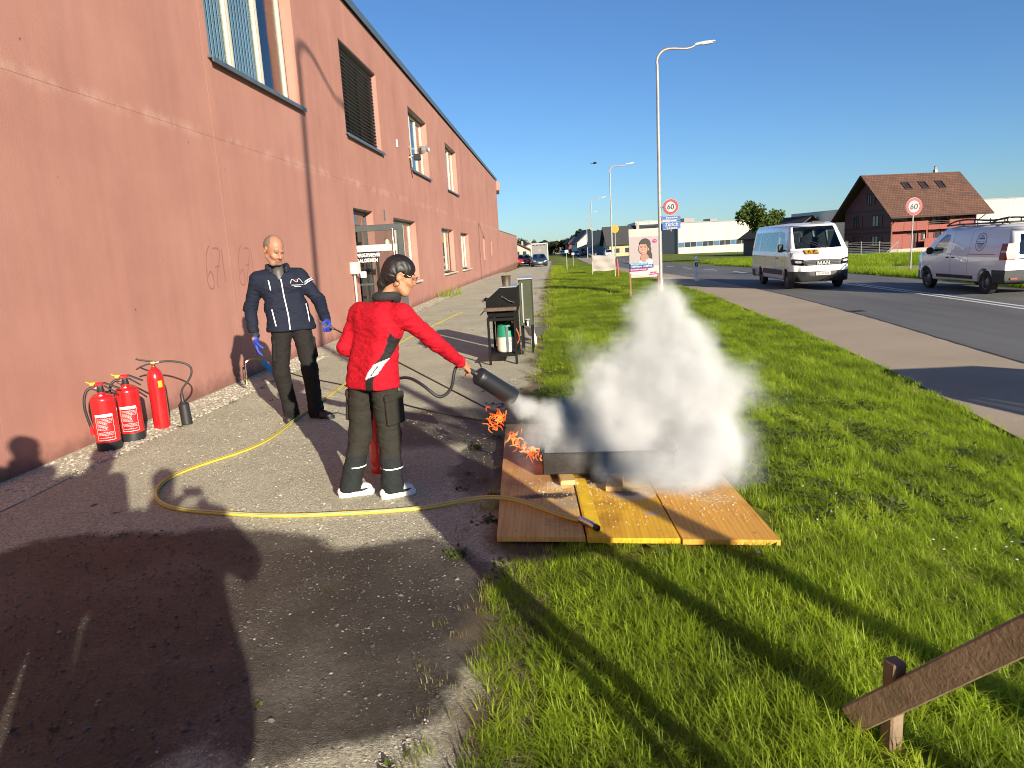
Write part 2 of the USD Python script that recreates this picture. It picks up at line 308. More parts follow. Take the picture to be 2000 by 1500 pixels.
mt_seam = M('seam_bitumen', (0.035, 0.033, 0.03), 0.8)
strip('road_seam', lambda y: road_l(y) - 0.035 + 0.012 * np.sin(y * 7) , lambda y: road_l(y) + 0.02 + 0.012 * np.sin(y * 5 + 1), 2, 120, 0.004, mt_seam, n=1, step=0.4, label='dark seam between the pavement and the road')
mt_line = M('line_paint', (0.72, 0.72, 0.70), 0.7, var=0.12, scale=25)
strip('lane_line', lambda y: road_c(y) - 0.2, lambda y: road_c(y) - 0.09, 8, 30, -0.006, mt_line, n=1, label='solid white line, left one of the double centre lines')
strip('lane_line', lambda y: road_c(y) + 0.09, lambda y: road_c(y) + 0.2, 17.5, 28, -0.006, mt_line, n=1, label='solid white line, right one of the double centre lines')
for k in range(12):
    y0 = 34 + k * 7.5
    strip('lane_dash', lambda y: road_c(y) - 0.07, lambda y: road_c(y) + 0.07, y0, y0 + 3.5, -0.006, mt_line, n=1, label='white dashes along the middle of the far road')
for k in range(3):
    y0 = 9.0 + k * 2.8
    strip('lane_dash', lambda y: road_c(y) + 0.09, lambda y: road_c(y) + 0.2, y0, y0 + 1.9, -0.006, mt_line, n=1, label='worn white dash beside the near end of the double line')
# field track and bare soil beyond the road
mt_soil = M('bare_soil', (0.30, 0.24, 0.15), 0.95, var=0.35, scale=3, bump=0.8, bscale=8)
strip('bare_soil', lambda y: road_r(y) + 1.2 + 0.4 * np.sin(y), lambda y: road_r(y) + 9 + 2 * np.sin(y * .7), 27, 40, 0.02, mt_soil, n=8, kind='structure', label='strip of bare brown soil beyond the road')
strip('gravel_lane', lambda y: road_r(y) + 5 + 0.2 * y, lambda y: road_r(y) + 22 + 0.3 * y, 47, 50, 0.03, M('pale_gravel', (0.42, 0.38, 0.28), 0.9, var=.2, scale=4), n=8, label='pale gravel lane crossing the field before the red house')
# drain grate
dg = thing('drain_grate', 'dark iron drain grate at the seam of pavement and road', 'drain', (7.48, 18.25, -0.372))
obj('frame', [box((0, -.19, 0.006), (.44, .04, .02)), box((0, .19, 0.006), (.44, .04, .02)), box((-.2, 0, 0.006), (.04, .34, .02)), box((.2, 0, 0.006), (.04, .34, .02)), box((0, 0, 0.001), (.36, .34, .004))], mt_seam, dg)
mt_iron = M('cast_iron', (0.06, 0.055, 0.05), 0.5, 0.6)
for k in range(6): obj('grate_bar', box((-.15 + .06 * k, 0, .008), (.03, .34, .012), .003), mt_iron, dg)

# ================================================================= red concrete building
WX0 = -4.53
mt_wall = usdkit.material(stage, '/World/Looks/red_concrete', {
    'g': ('geometry', {}), 'sx': ('separate_xyz', {}), 'n1': ('noise_texture', {'scale': 0.55, 'detail': 7, 'roughness': 0.62}), 'ms': ('mapping', {'scale': (3, 3.2, 0.22)}), 'n2': ('noise_texture', {'scale': 1.0, 'detail': 5, 'roughness': 0.6}),
    'n3': ('noise_texture', {'scale': 70, 'detail': 4}), 'r1': ('rgb_ramp', {'ramp': [(0.28, (0.35, 0.163, 0.124)), (0.5, (0.40, 0.193, 0.148)), (0.75, (0.445, 0.225, 0.175))]}),
    'r2': ('rgb_ramp', {'ramp': [(0.3, (0.93, 0.92, 0.93)), (0.7, (1.05, 1.045, 1.035))]}), 'm1': ('mix', {'mix_type': 'multiply', 'fac': 1.0}),
    # pale lime band under the storey joint
    'bz': ('math', {'math_type': 'subtract', 'value2': 3.36}), 'ba': ('math', {'math_type': 'absolute'}), 'br': ('map_range', {'range_type': 'smoothstep', 'from_min': 0.13, 'from_max': 0.0, 'to_min': 0.0, 'to_max': 1.0}),
    'n4': ('noise_texture', {'scale': 2.2, 'detail': 5, 'roughness': 0.7}), 'nr': ('map_range', {'from_min': 0.45, 'from_max': 0.7, 'clamp': True}), 'bm': ('math', {'math_type': 'multiply'}), 'bk': ('math', {'math_type': 'multiply', 'value2': 0.45}),
    'm2': ('mix', {'mix_type': 'mix', 'color2': (0.60, 0.40, 0.31)}),
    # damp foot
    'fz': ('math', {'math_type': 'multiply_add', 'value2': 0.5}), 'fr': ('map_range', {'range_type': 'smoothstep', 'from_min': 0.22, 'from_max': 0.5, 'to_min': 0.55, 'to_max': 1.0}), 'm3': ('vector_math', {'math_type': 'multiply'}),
    # small pits
    'v': ('voronoi_texture', {'scale': 2.6}), 'vr': ('map_range', {'from_min': 0.02, 'from_max': 0.045, 'to_min': 0.45, 'to_max': 1.0, 'clamp': True}), 'm4': ('vector_math', {'math_type': 'multiply'}),
    'b': ('bump', {'strength': 0.35, 'distance': 0.006}), 'p': ('principled_bsdf', {'roughness': 0.85, 'specular_ior_level': 0.25})},
    [('g.position', 'sx.vector'), ('g.position', 'n1.vector'), ('g.position', 'ms.vector'), ('ms.vector', 'n2.vector'), ('g.position', 'n3.vector'), ('n1.fac', 'r1.fac'), ('n2.fac', 'r2.fac'), ('r1.color', 'm1.color1'), ('r2.color', 'm1.color2'),
     ('sx.z', 'bz.value1'), ('bz.value', 'ba.value1'), ('ba.value', 'br.value'), ('g.position', 'n4.vector'), ('n4.fac', 'nr.value'), ('br.result', 'bm.value1'), ('nr.result', 'bm.value2'), ('bm.value', 'bk.value1'), ('bk.value', 'm2.fac'), ('m1.color', 'm2.color1'),
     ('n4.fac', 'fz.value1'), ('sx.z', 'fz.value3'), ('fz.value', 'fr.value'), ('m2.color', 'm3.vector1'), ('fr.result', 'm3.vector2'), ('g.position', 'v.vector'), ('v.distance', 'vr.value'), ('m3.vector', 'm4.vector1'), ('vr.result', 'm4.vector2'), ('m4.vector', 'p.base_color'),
     ('n3.fac', 'b.height'), ('b.normal', 'p.normal')], surface='p.BSDF')
mt_slate = M('slate_metal', (0.10, 0.13, 0.16), 0.45, 0.3)
mt_frame = M('window_timber', (0.55, 0.50, 0.38), 0.6)
mt_frame_d = M('window_dark', (0.10, 0.085, 0.075), 0.5)
mt_glass = pane('window_glass')
mt_dark = M('dark_room', (0.02, 0.02, 0.022), 0.9)
mt_sillc = M('concrete_sill', (0.50, 0.44, 0.36), 0.85, bump=.3)
bld = thing('fire_station', 'long two-storey red concrete building with square windows beside the gravel path', 'building')
OPEN = [(10.05, 13.6, 4.44, 6.43), (16.56, 19.93, 4.44, 6.43), (24.17, 27.6, 4.44, 6.43), (32.3, 35.8, 4.44, 6.43), (16.5, 18.3, 0.0, 2.78), (20.65, 24.0, .82, 2.73), (29.6, 33.1, .82, 2.68), (35.7, 39.0, .80, 2.62), (47.0, 48.0, 1.1, 2.6), (53, 53.8, 1.3, 2.4)]
holes = so.unary_union([sg.box(a, c, b, d) for a, b, c, d in OPEN])
ZT = 7.40; T = 0.32
js = [-10, 0.2, 5.35, 9.86, 19.98, 31.7, 41.8, 52.0, 61.6]
for z0, z1 in ((-0.3, 3.345), (3.351, ZT)):
    for a, b in zip(js[:-1], js[1:]):
        zz = z0 - (0.3 if z0 < 0 and b > 40 else 0)
        p = sg.box(a + .003, zz, b - .003, z1).difference(holes)
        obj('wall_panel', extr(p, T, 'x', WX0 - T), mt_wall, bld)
obj('joint_filler', box((WX0 - .023, 25.8, 3.348), (.04, 71.4, .03)), mt_wall, bld)
for yj in js[1:-1]: obj('joint_filler', box((WX0 - .036, yj, ZT / 2), (.06, .02, ZT - .02)), M('joint_dark', (.10, .04, .03), .9), bld)
obj('wall_core', box((WX0 - T - .012, 25.8, 3.5), (.02, 71.6, .02)), mt_dark, bld)
obj('end_wall', box((-10.6, 61.45, 3.3), (11.5, .3, 8.1)), mt_wall, bld); obj('end_wall', box((-10.6, -9.85, 3.5), (11.5, .3, 7.7)), mt_wall, bld)
obj('back_wall', box((-16.4, 25.8, 3.4), (.3, 71.2, 8.0)), mt_wall, bld)
obj('roof_slab', box((-10.6, 25.8, ZT + .05), (11.9, 71.6, .12)), M('roof_gravel', (.25, .24, .22), .9), bld)
obj('roof_edge', [box((WX0 - .06, 25.8, ZT + .13), (.26, 71.7, .14), .01), box((WX0 + .075, 25.8, ZT + .07), (.012, 71.7, .16))], mt_slate, bld)
obj('roof_outlet', box((WX0 + .16, 61.45, 6.95), (.3, .3, .7), .02), mt_wall, bld); obj('roof_outlet', box((WX0 + .12, 61.4, 6.45), (.22, .22, .3), .02), mt_dark, bld)
# the seam strips seen between panels are the dark gap; a backing keeps light out
obj('inner_lining', [box((WX0 - 1.9, 25.8, 3.5), (.02, 71.2, 7.8)), box((WX0 - 1.1, 25.8, 3.35), (1.5, 71.2, .2)), box((WX0 - 1.1, 25.8, -.05), (1.5, 71.2, .08))], M('room_wall', (.16, .14, .12), .9), bld)
def window(a, b, c, d, kind, d0=.24):
    x = WX0 - d0; w = b - a
    fr = mt_frame if kind != 'blind' else mt_frame_d
    n = {'big': 3, 'blind': 3, 'std': 3, 'door': 2}[kind]
    f = obj('window_frame', [box((x, a + .03, (c + d) / 2), (.07, .06, d - c)), box((x, b - .03, (c + d) / 2), (.07, .06, d - c)), box((x, (a + b) / 2, c + .035), (.068, w - .12, .07)), box((x, (a + b) / 2, d - .035), (.068, w - .12, .07))], mt_frame_d, bld)
    cw = (w - .12) / n
    for i in range(n):
        y0 = a + .06 + cw * i
        s = .06
        obj('casement', [box((x + .012, y0 + s / 2 + .004, (c + d) / 2), (.06, s, d - c - .15)), box((x + .012, y0 + cw - s / 2 - .004, (c + d) / 2), (.06, s, d - c - .15)), box((x + .012, y0 + cw / 2, c + .1), (.058, cw - 2 * s - .01, s)), box((x + .012, y0 + cw / 2, d - .1), (.058, cw - 2 * s - .01, s))], fr, f)
        obj('pane', box((x, y0 + cw / 2, (c + d) / 2), (.012, cw - 2 * s + .01, d - c - .2)), mt_glass, f)
    return f
mt_curt = M('pale_curtain', (0.60, 0.72, 0.76), 0.9, var=.06, scale=2)
for i, (a, b, c, d) in enumerate(OPEN):
    if i == 4: continue
    if i < 4:
        obj('sill', [box((WX0 - .08, (a + b) / 2 + .0, c - .03), (.30, b - a + .16, .03), .006), box((WX0 + .075, (a + b) / 2, c - .06), (.018, b - a + .16, .07), .004)], mt_slate, bld)
    elif i < 8:
        obj('sill', box((WX0 - .04, (a + b) / 2, c - .035), (.30, b - a + .12, .07), .012), mt_sillc, bld)
    f = window(a, b, c, d, 'big' if i == 0 else 'blind' if i == 1 else 'std', .24)
    if i == 0:
        for k in range(20):
            obj('curtain_slat', box((WX0 - .31, a + .13 + .115 * k, (c + d) / 2), (.008, .112, d - c + .1), 0, rmat([0, 0, 1], .18)), mt_curt, bld)
    if i == 1:
        for k in range(22):
            obj('blind_slat', box((WX0 - .13, (a + b) / 2, c + .08 + .085 * k), (.085, b - a - .06, .006), 0, rmat([0, 1, 0], .45)), M('slat_grey', (.15, .14, .135), .5), bld)
        [obj('blind_rail', box((WX0 - .13, q, (c + d) / 2), (.03, .03, d - c)), mt_slate, bld) for q in (a + .03, b - .03)]
        obj('reveal_lintel', box((WX0 - .12, (a + b) / 2, d - .012), (.22, b - a - .01, .02)), mt_frame_d, bld)
    else:
        obj('reveal_lintel', box((WX0 - .12, (a + b) / 2, d - .012), (.2, b - a - .01, .02)), mt_frame_d, bld)
# entrance: dark frame, side light, the open glass leaf with lettering
a, b, c, d = OPEN[4]; x = WX0 - .22
mt_door = M('door_metal', (0.075, 0.085, 0.085), 0.5, .4)
obj('door_frame', [box((x, a + .03, 1.38), (.08, .06, 2.76)), box((x, b - .03, 1.38), (.08, .06, 2.76)), box((x, (a + b) / 2, 2.72), (.08, b - a - .12, .08)), box((x, (a + b) / 2, 2.40), (.08, b - a - .12, .06)), box((x, a + 1.15, 1.2), (.08, .06, 2.34))], mt_door, bld)
obj('side_light', [box((x, a + 1.47, 1.2), (.012, .6, 2.3)), box((x, (a + b) / 2, 2.55), (.012, b - a - .12, .26))], mt_glass, bld)
obj('reveal_lintel', box((WX0 - .12, (a + b) / 2, d - .012), (.2, b - a - .01, .02)), mt_frame_d, bld)
dl = obj('door_leaf', [box((-4.66, 16.56, 1.2), (.11, .06, 2.34), .006), box((-3.50, 16.56, 1.2), (.13, .06, 2.34), .006), box((-4.08, 16.56, 2.30), (1.05, .058, .14), .006), box((-4.08, 16.56, .14), (1.05, .058, .22), .006), box((-4.08, 16.56, 1.02), (1.05, .05, .05), .006)], mt_door, bld, label='open dark metal framed glass door leaf with white lettering')
obj('pane', box((-4.08, 16.56, 1.2), (1.05, .01, 2.2)), mt_glass, dl)
mt_white = M('white_print', (0.8, 0.8, 0.78), 0.7, var=.03)
obj('frosted_band', box((-4.1, 16.551, 1.845), (1.0, .003, .15)), M('frosted_film', (.45, .45, .40), .6), dl)
obj('lettering', [txt('FEUERWEHR', .075, (-4.58, 16.548, 1.655), (1, 0, 0), (0, 0, 1), .003, True, fit=.56), txt('GALGENEN', .075, (-4.58, 16.548, 1.535), (1, 0, 0), (0, 0, 1), .003, True, fit=.50)], mt_white, dl)
obj('pull_handle', [cyl((-3.66, 16.48, .5), (-3.66, 16.48, 2.27), .017, 10), cyl((-3.66, 16.48, .7), (-3.66, 16.54, .7), .01, 6), cyl((-3.66, 16.48, 2.1), (-3.66, 16.54, 2.1), .01, 6)], M('steel', (.6, .6, .58), .25, 1.0, var=.03), dl)
# things on the wall
mt_cream = M('cream_plastic', (.62, .58, .44), .5)
wl = thing('wall_lamp', 'round pale wall lamp on the red wall behind the open door', 'lamp', (WX0, 19.45, 1.98))
obj('lamp_base', lathe([(0, .0), (.15, 0), (.15, .03), (0, .03)], 20, 'x'), mt_frame_d, wl); obj('lamp_shade', lathe([(.135, .03), (.13, .06), (.1, .09), (.05, .105), (0, .11)], 20, 'x'), mt_cream, wl, smooth=True)
cb = thing('cable_box', 'beige electric box with pipe on the red wall beside the open door', 'junction box', (WX0, 15.9, 0))
obj('box_body', box((.09, 0, 1.42), (.18, .24, .26), .012), mt_cream, cb); obj('pipe', cyl((.05, .03, 0), (.05, .03, 1.3), .022, 10), mt_cream, cb); obj('socket', box((.22, .16, 1.26), (.12, .1, .14), .01), mt_white, cb)
sc = thing('wall_antenna', 'small grey siren bracket with horns on the upper red wall', 'siren', (WX0, 23.75, 4.75))
mt_grey = M('grey_metal', (.38, .38, .36), .45, .5)
obj('bracket', [bar((0, 0, .0), (.45, 0, .1), .05, .05), bar((0, .05, .35), (.42, .0, .12), .03, .03)], mt_grey, sc)
obj('horn', lathe([(.03, 0), (.05, .1), (.13, .26), (.12, .26), (.04, .1), (0, .02)], 14, 'y', (.45, -.3, .2)), mt_grey, sc, smooth=40); obj('horn', lathe([(.03, 0), (.05, .1), (.13, .26), (.12, .26), (.04, .1), (0, .02)], 14, 'x', (.4, .1, .25)), mt_grey, sc, smooth=40)
obj('horn_box', box((.3, -.12, -.02), (.2, .22, .2), .02), mt_dark, sc); obj('cable', tube([(0.02, 0.05, .1), (.02, .1, -.3), (.02, .3, -.6)], .012, 6), mt_dark, sc)
vt = obj('wall_vent', box((WX0 + .015, 22.0, 4.95), (.03, .12, .22), .008), mt_white); tag(vt, 'small white vent cover high on the red wall', 'vent')
pl = obj('wall_plate', box((WX0 + .01, 19.55, 2.75), (.02, .1, .28), .004), mt_slate); tag(pl, 'narrow slate plate on the red wall above the door', 'sign')
# scrawled numbers
mt_scrawl = M('wall_scrawl', (0.28, 0.115, 0.09), .9)
def stroke(pts, r=.014):
    p = spline(pts, 24); P3 = np.stack([np.full(len(p), WX0 + .001), p[:, 0], p[:, 1]], 1); m = tube(P3, r, 6); v = m.vertices.copy(); v[:, 0] = WX0 + .0005 + (v[:, 0] - WX0) * .1; return tm(v, m.faces)
for oy, lab in ((9.15, 'faint brown scrawled 67 on the red wall left of the panel joint'), (10.12, 'faint brown scrawled 67 on the red wall right of the panel joint')):
    s6 = [(.16, 1.9), (.06, 1.8), (.0, 1.55), (.03, 1.36), (.12, 1.34), (.17, 1.45), (.12, 1.56), (.03, 1.5)]; s7 = [(.24, 1.86), (.33, 1.87), (.40, 1.86), (.33, 1.6), (.29, 1.34)]
    g = obj('scrawl', [stroke([(oy + u * 1.0, v) for u, v in s6]), stroke([(oy + u, v) for u, v in s7]), stroke([(oy + .25, 1.62), (oy + .38, 1.63)]), stroke([(oy + .5, 1.85), (oy + .5, 1.4)])], mt_scrawl)
    tag(g, lab, 'graffiti')
# low wall beyond
lw = thing('garden_wall', 'lower red concrete wall continuing beyond the two-storey building', 'wall')
zl = [3.3, 3.05]
for a, b in zip(np.linspace(61.75, 92, 5)[:-1], np.linspace(61.75, 92, 5)[1:]):
    obj('wall_panel', box((WX0 - .15, (a + b) / 2, 1.15), (.3, b - a - .012, 4.3)), mt_wall, lw)
    obj('coping', box((WX0 - .15, (a + b) / 2, 3.33), (.36, b - a - .004, .06), .01), mt_slate, lw)
# ================================================================= boards, tray, hose
def wood(name, base, dark, yellow=0.0, seed=0.0, scorch=True, stains=()):
    n = {'tc': ('texture_coordinate', {}), 'mp': ('mapping', {'scale': (9.0, 0.55, 9.0), 'location': (seed, seed * 2, 0)}), 'ns': ('noise_texture', {'scale': 2.2, 'detail': 6, 'roughness': 0.6, 'distortion': 0.6}), 'wv': ('wave_texture', {'wave_type': 'bands', 'bands_direction': 'x', 'scale': 1.3, 'distortion': 6.0, 'detail': 2, 'detail_scale': 1.0}),
         'r1': ('rgb_ramp', {'ramp': [(0.25, dark), (0.6, base), (0.85, tuple(min(1, c * 1.2) for c in base))]}), 'r2': ('rgb_ramp', {'ramp': [(0.0, (.84, .80, .76)), (.5, (1, 1, 1))]}), 'mx': ('mix', {'mix_type': 'multiply', 'fac': .7}),
         'n2': ('noise_texture', {'scale': 2.0, 'detail': 6, 'roughness': .65}), 'r3': ('rgb_ramp', {'ramp': [(0.52, (1, 1, 1)), (.66, (.62, .58, .55)), (.8, (.2, .18, .17))] if scorch else [(0, (1, 1, 1)), (1, (1, 1, 1))]}), 'm2': ('mix', {'mix_type': 'multiply', 'fac': 1.0}),
         'b': ('bump', {'strength': .3, 'distance': .003}), 'p': ('principled_bsdf', {'roughness': .6, 'specular_ior_level': .3})}
    l = [('tc.object', 'mp.vector'), ('mp.vector', 'ns.vector'), ('mp.vector', 'wv.vector'), ('ns.fac', 'r1.fac'), ('wv.fac', 'r2.fac'), ('r1.color', 'mx.color1'), ('r2.color', 'mx.color2'), ('tc.object', 'n2.vector'), ('n2.fac', 'r3.fac'), ('mx.color', 'm2.color1'), ('r3.color', 'm2.color2'), ('m2.color', 'p.base_color'), ('ns.fac', 'b.height'), ('b.normal', 'p.normal')]
    if stains:
        l.remove(('m2.color', 'p.base_color')); prev = 'm2.color'
        n.update({'wn': ('noise_texture', {'scale': 9.0, 'detail': 5, 'roughness': .7}), 'ws': ('vector_math', {'math_type': 'subtract', 'vector2': (.5, .5, .5)}), 'wm': ('vector_math', {'math_type': 'scale', 'scale': .14}), 'wpv': ('vector_math', {'math_type': 'add'})})
        l += [('tc.object', 'wn.vector'), ('wn.color', 'ws.vector1'), ('ws.vector', 'wm.vector1'), ('tc.object', 'wpv.vector1'), ('wm.vector', 'wpv.vector2')]
        for i, (cx, cy, rx, ry, rot, colr, k) in enumerate(stains):
            o = blob_nodes(n, l, f'st{i}', cx, cy, rx, ry, rot); n[f'sk{i}'] = ('map_range', {'range_type': 'smoothstep', 'from_min': .05, 'from_max': .6, 'to_max': k}); n[f'sm{i}'] = ('mix', {'color2': colr}); l += [(o, f'sk{i}.value'), (f'sk{i}.result', f'sm{i}.fac'), (prev, f'sm{i}.color1')]; prev = f'sm{i}.color'
        l.append((prev, 'p.base_color'))
    _mats[name] = usdkit.material(stage, '/World/Looks/' + name, n, l, surface='p.BSDF'); return _mats[name]
mt_b1 = wood('board_pale', (.70, .43, .13), (.54, .30, .085), seed=.3, stains=[(-.10, 4.37, .30, .075, .05, (.05, .042, .04), 1.0), (.03, 4.22, .14, .15, 0, (.36, .27, .17), .9), (-.02, 4.58, .16, .12, 0, (.80, .66, .46), .6), (-.30, 5.3, .3, .6, 0, (.22, .12, .07), .7), (-.2, 4.75, .25, .3, 0, (.34, .17, .09), .55)]); mt_b2 = wood('board_yellow', (.74, .42, .025), (.58, .30, .025), seed=3.1, stains=[(.44, 4.34, .20, .13, 0, (.60, .48, .36), .9), (.40, 4.36, .09, .06, 0, (.10, .07, .06), .9), (.38, 4.52, .3, .09, 0, (.82, .66, .42), .6), (.52, 4.02, .09, .04, .3, (.40, .33, .30), .8), (.2, 4.66, .25, .14, 0, (.14, .085, .05), .9), (.45, 5.2, .5, .6, 0, (.10, .08, .07), .8)]); mt_b3 = wood('board_tan', (.72, .37, .06), (.54, .26, .04), seed=5.7, stains=[(.85, 4.62, .32, .30, 0, (.62, .50, .38), .85), (.72, 4.45, .14, .1, 0, (.18, .12, .08), .6), (.95, 4.2, .2, .12, .4, (.62, .40, .18), .5)])
LN = np.array([-.046, 1.0]) # long direction
def board(x0, y0, x1, y1, L, mat, label, z=.02, t=.03):
    p = sg.Polygon([(x0, y0), (x1, y1), (x1 + LN[0] * L, y1 + L), (x0 + LN[0] * L, y0 + L)])
    m = to_m(extr(p, t, 'z', z)); ob = obj('wooden_board', from_m(m), mat); return tag(ob, label, 'board')
board(-.385, 3.735, .107, 3.690, 2.6, mt_b1, 'pale wooden shuttering board, the left one, next to the gravel path')
board(.119, 3.675, .613, 3.63, 2.5, mt_b2, 'yellow stained wooden board in the middle under the hose nozzle', .022)
board(.625, 3.625, 1.125, 3.58, 2.5, mt_b3, 'tan wooden board, the right one, with its outer edge on the grass', .018)
obj_y = obj('yellow_stripe', extr(sg.Polygon([(.127, 3.70), (.215, 3.69), (.155, 4.7), (.075, 4.7)]).buffer(-.004), .0012, 'z', .0522), M('yellow_paint', (.80, .50, .008), .5, var=.15, scale=12)); tag(obj_y, 'bright yellow painted stripe along the left edge of the middle board', 'paint stripe')
mt_soot = M('sooty_steel', (.035, .03, .027), .55, .5, var=.4, scale=9, bump=.3)
tr = thing('fire_tray', 'sooty black steel fire tray standing on wooden blocks in the smoke', 'tray', (.32, 5.02, .088), -.04)
w2, d2, hh = .44, .34, .145
for a, b, c, e in ((0, -d2, 2 * w2, .012), (0, d2, 2 * w2, .012)): obj('tray_side', box((a, b, hh / 2), (c, e, hh), .003), mt_soot, tr)
for a in (-w2, w2): obj('tray_side', box((a, 0, hh / 2), (.012, 2 * d2 - .014, hh), .003), mt_soot, tr)
obj('tray_floor', box((0, 0, .004), (2 * w2 - .02, 2 * d2 - .02, .006)), mt_soot, tr)
obj('tray_rim', [box((0, -d2 - .01, hh + .004), (2 * w2 + .05, .03, .007)), box((0, d2 + .01, hh + .004), (2 * w2 + .05, .03, .007)), box((-w2 - .01, 0, hh + .0045), (.03, 2 * d2 - .012, .006)), box((w2 + .01, 0, hh + .0045), (.03, 2 * d2 - .012, .006))], mt_soot, tr)
mt_block = wood('block_wood', (.62, .42, .17), (.48, .30, .11), seed=9, scorch=False)
b = obj('wooden_block', box((.37, 4.70, .0705), (.105, .62, .034), .004, rmat([0, 0, 1], -.16)), mt_block); tag(b, 'pale wooden block sticking out under the middle of the fire tray', 'wood block')
b = obj('wooden_block', box((.0, 4.86, .0705), (.1, .62, .034), .004, rmat([0, 0, 1], .1)), mt_block); tag(b, 'pale wooden block under the left end of the fire tray', 'wood block')
mt_hose = M('yellow_hose', (.62, .47, .07), .45, var=.08, scale=20); mt_hs = M('hose_stripe', (.12, .30, .34), .5)
hp = [(-2.6, 19.5, .016), (-2.75, 17.6, .016), (-2.82, 16.41, .016), (-2.96, 13.57, .016), (-2.9, 11.27, .016), (-2.83, 9.49, .016), (-2.78, 8.21, .016), (-2.75, 6.93, .016), (-2.79, 5.91, .016), (-2.98, 5.52, .016), (-3.08, 5.16, .016), (-2.98, 4.8, .016), (-2.72, 4.51, .016), (-2.28, 4.35, .016), (-1.79, 4.26, .016), (-1.33, 4.27, .016), (-0.84, 4.34, .018), (-0.52, 4.38, .05), (-0.36, 4.30, .069), (-0.16, 4.13, .069), (.10, 3.885, .069)]
hs = spline(hp, 260); hs[:, 2] = np.maximum(hs[:, 2], .0145)
ho = thing('garden_hose', 'yellow water hose snaking over the path onto the boards with a metal nozzle', 'hose')
obj('hose_pipe', tube(hs, .0145, 10), mt_hose, ho, smooth=50)
tt = np.gradient(hs, axis=0); tt /= np.linalg.norm(tt, axis=1)[:, None]; sd = np.cross(tt, [0, 0, 1.])
obj('hose_stripe', tube(hs + sd * .0105 + [0, 0, .0085], .0035, 5), mt_hs, ho); obj('hose_stripe', tube(hs - sd * .0105 + [0, 0, .0085], .003, 5), M('hose_dark', (.09, .09, .03), .5), ho)
nd = np.array([.13, -.20, 0.]); nd /= np.linalg.norm(nd); n0 = np.array(hp[-1])
mt_chrome = M('chrome', (.62, .6, .57), .18, 1.0, var=.03)
def along(o, d, prof, n=18):
    m = lathe(prof, n); z = _unit(d); x = _unit(np.cross(z, [0, 0.2, 1.])); y = np.cross(z, x); return tm(m.vertices @ np.stack([x, y, z]) + o, m.faces)
nz = obj('nozzle', along(n0, nd, [(0, -.03), (.019, -.03), (.021, 0), (.021, .012), (.017, .014), (.017, .03), (.022, .033), (.022, .05), (.018, .052), (.018, .07), (.023, .074), (.023, .09), (.02, .115), (.016, .125), (0, .125)]), mt_chrome, ho, smooth=30)
obj('nozzle_tip', along(n0, nd, [(.012, .12), (.019, .126), (.018, .15), (.012, .155), (.011, .135), (0, .135)]), M('black_rubber', (.02, .02, .02), .6), nz)
# ================================================================= flames at the burner's end
mt_fl = [glow('flame_orange', (1.0, .15, .02), 1.1), glow('flame_deep', (1.0, .10, .012), .75), glow('flame_yellow', (1.0, .24, .045), 1.2)]
fl = thing('flame', 'orange flame licking from the burner tip over the left board', 'flame', (0, 0, 0))
rr = random.Random(5)
FA = [(-.53, 5.25, .40), (-.47, 5.2, .35), (-.38, 5.15, .25), (-.30, 5.05, .2), (-.22, 5.0, .16), (-.13, 4.98, .13)]
fc = spline(FA, 100)
for k in range(110):
    u_ = rr.random(); q = (np.array([-.49, 5.2, .37]) + np.array([rr.gauss(0, .040), rr.gauss(0, .03), rr.gauss(0, .030)])) if u_ < .42 else fc[min(99, int(40 + rr.random() * 58))] + np.array([rr.gauss(0, .022), rr.gauss(0, .03), rr.gauss(0, .022)])
    pts = [q]; d = np.array([rr.gauss(.5, .6), rr.gauss(0, .4), rr.gauss(.1, .6)]); d /= np.linalg.norm(d)
    turn = np.array([rr.gauss(0, 1), rr.gauss(0, 1), rr.gauss(0, 1)]) * .55
    for s in range(9):
        pts.append(pts[-1] + d * rr.uniform(.006, .013)); d = _unit(d + np.cross(turn, d) * .6 + np.array([.02, 0, .06]))
    p = spline(pts, 16); w = np.sin(np.linspace(.12, PI - .02, 16)) ** .8 * rr.uniform(.002, .006)
    obj('flame_tongue', tube(p, w, 6), mt_fl[k % 3], fl, smooth=True)
# ================================================================= street furniture
mt_galv = M('galvanised', (.30, .29, .27), .5, .3, var=.15, scale=8); mt_signw = M('sign_white', (.42, .41, .39), .4, var=.02); mt_signr = M('sign_red', (.28, .006, .012), .4, var=.03); mt_signb = M('sign_blue', (.006, .075, .30), .4, var=.03); mt_ink = M('sign_black', (.015, .015, .015), .5)
def lamp_post(loc, label, H=9.07, group='street lamps along the road'):
    t = thing('street_lamp', label, 'street lamp', loc, 0, group)
    obj('pole', tube([(0, 0, 0), (0, 0, 1.2), (0, 0, H - .5)], [.085, .075, .055], 14), mt_galv, t, smooth=40); obj('pole_base', lathe([(.10, 0), (.10, .5), (.088, .52)], 14), mt_galv, t, smooth=40)
    obj('arm', tube(spline([(0, 0, H - .5), (.03, 0, H - .22), (.22, 0, H - .02), (.65, 0, H + .04), (1.45, 0, H + .13)], 26), np.linspace(.052, .032, 26), 10), M('weathered_arm', (.42, .30, .22), .5, .5, var=.3, scale=4), t, smooth=50)
    hd = obj('lamp_head', from_m(m3.Manifold.batch_hull([m3.Manifold.sphere(.05, 12).translate((1.45, 0, H + .13)), m3.Manifold.sphere(.085, 12).scale((1, 1.2, .7)).translate((1.75, 0, H + .165)), m3.Manifold.sphere(.06, 12).scale((1, 1.2, .6)).translate((2.12, 0, H + .20))])), M('lamp_housing', (.62, .63, .62), .4, .3), t, smooth=30)
    obj('lamp_lens', box((1.88, 0, H + .12), (.42, .14, .03), .01, rmat([0, 1, 0], -.09)), mt_signw, hd); return t
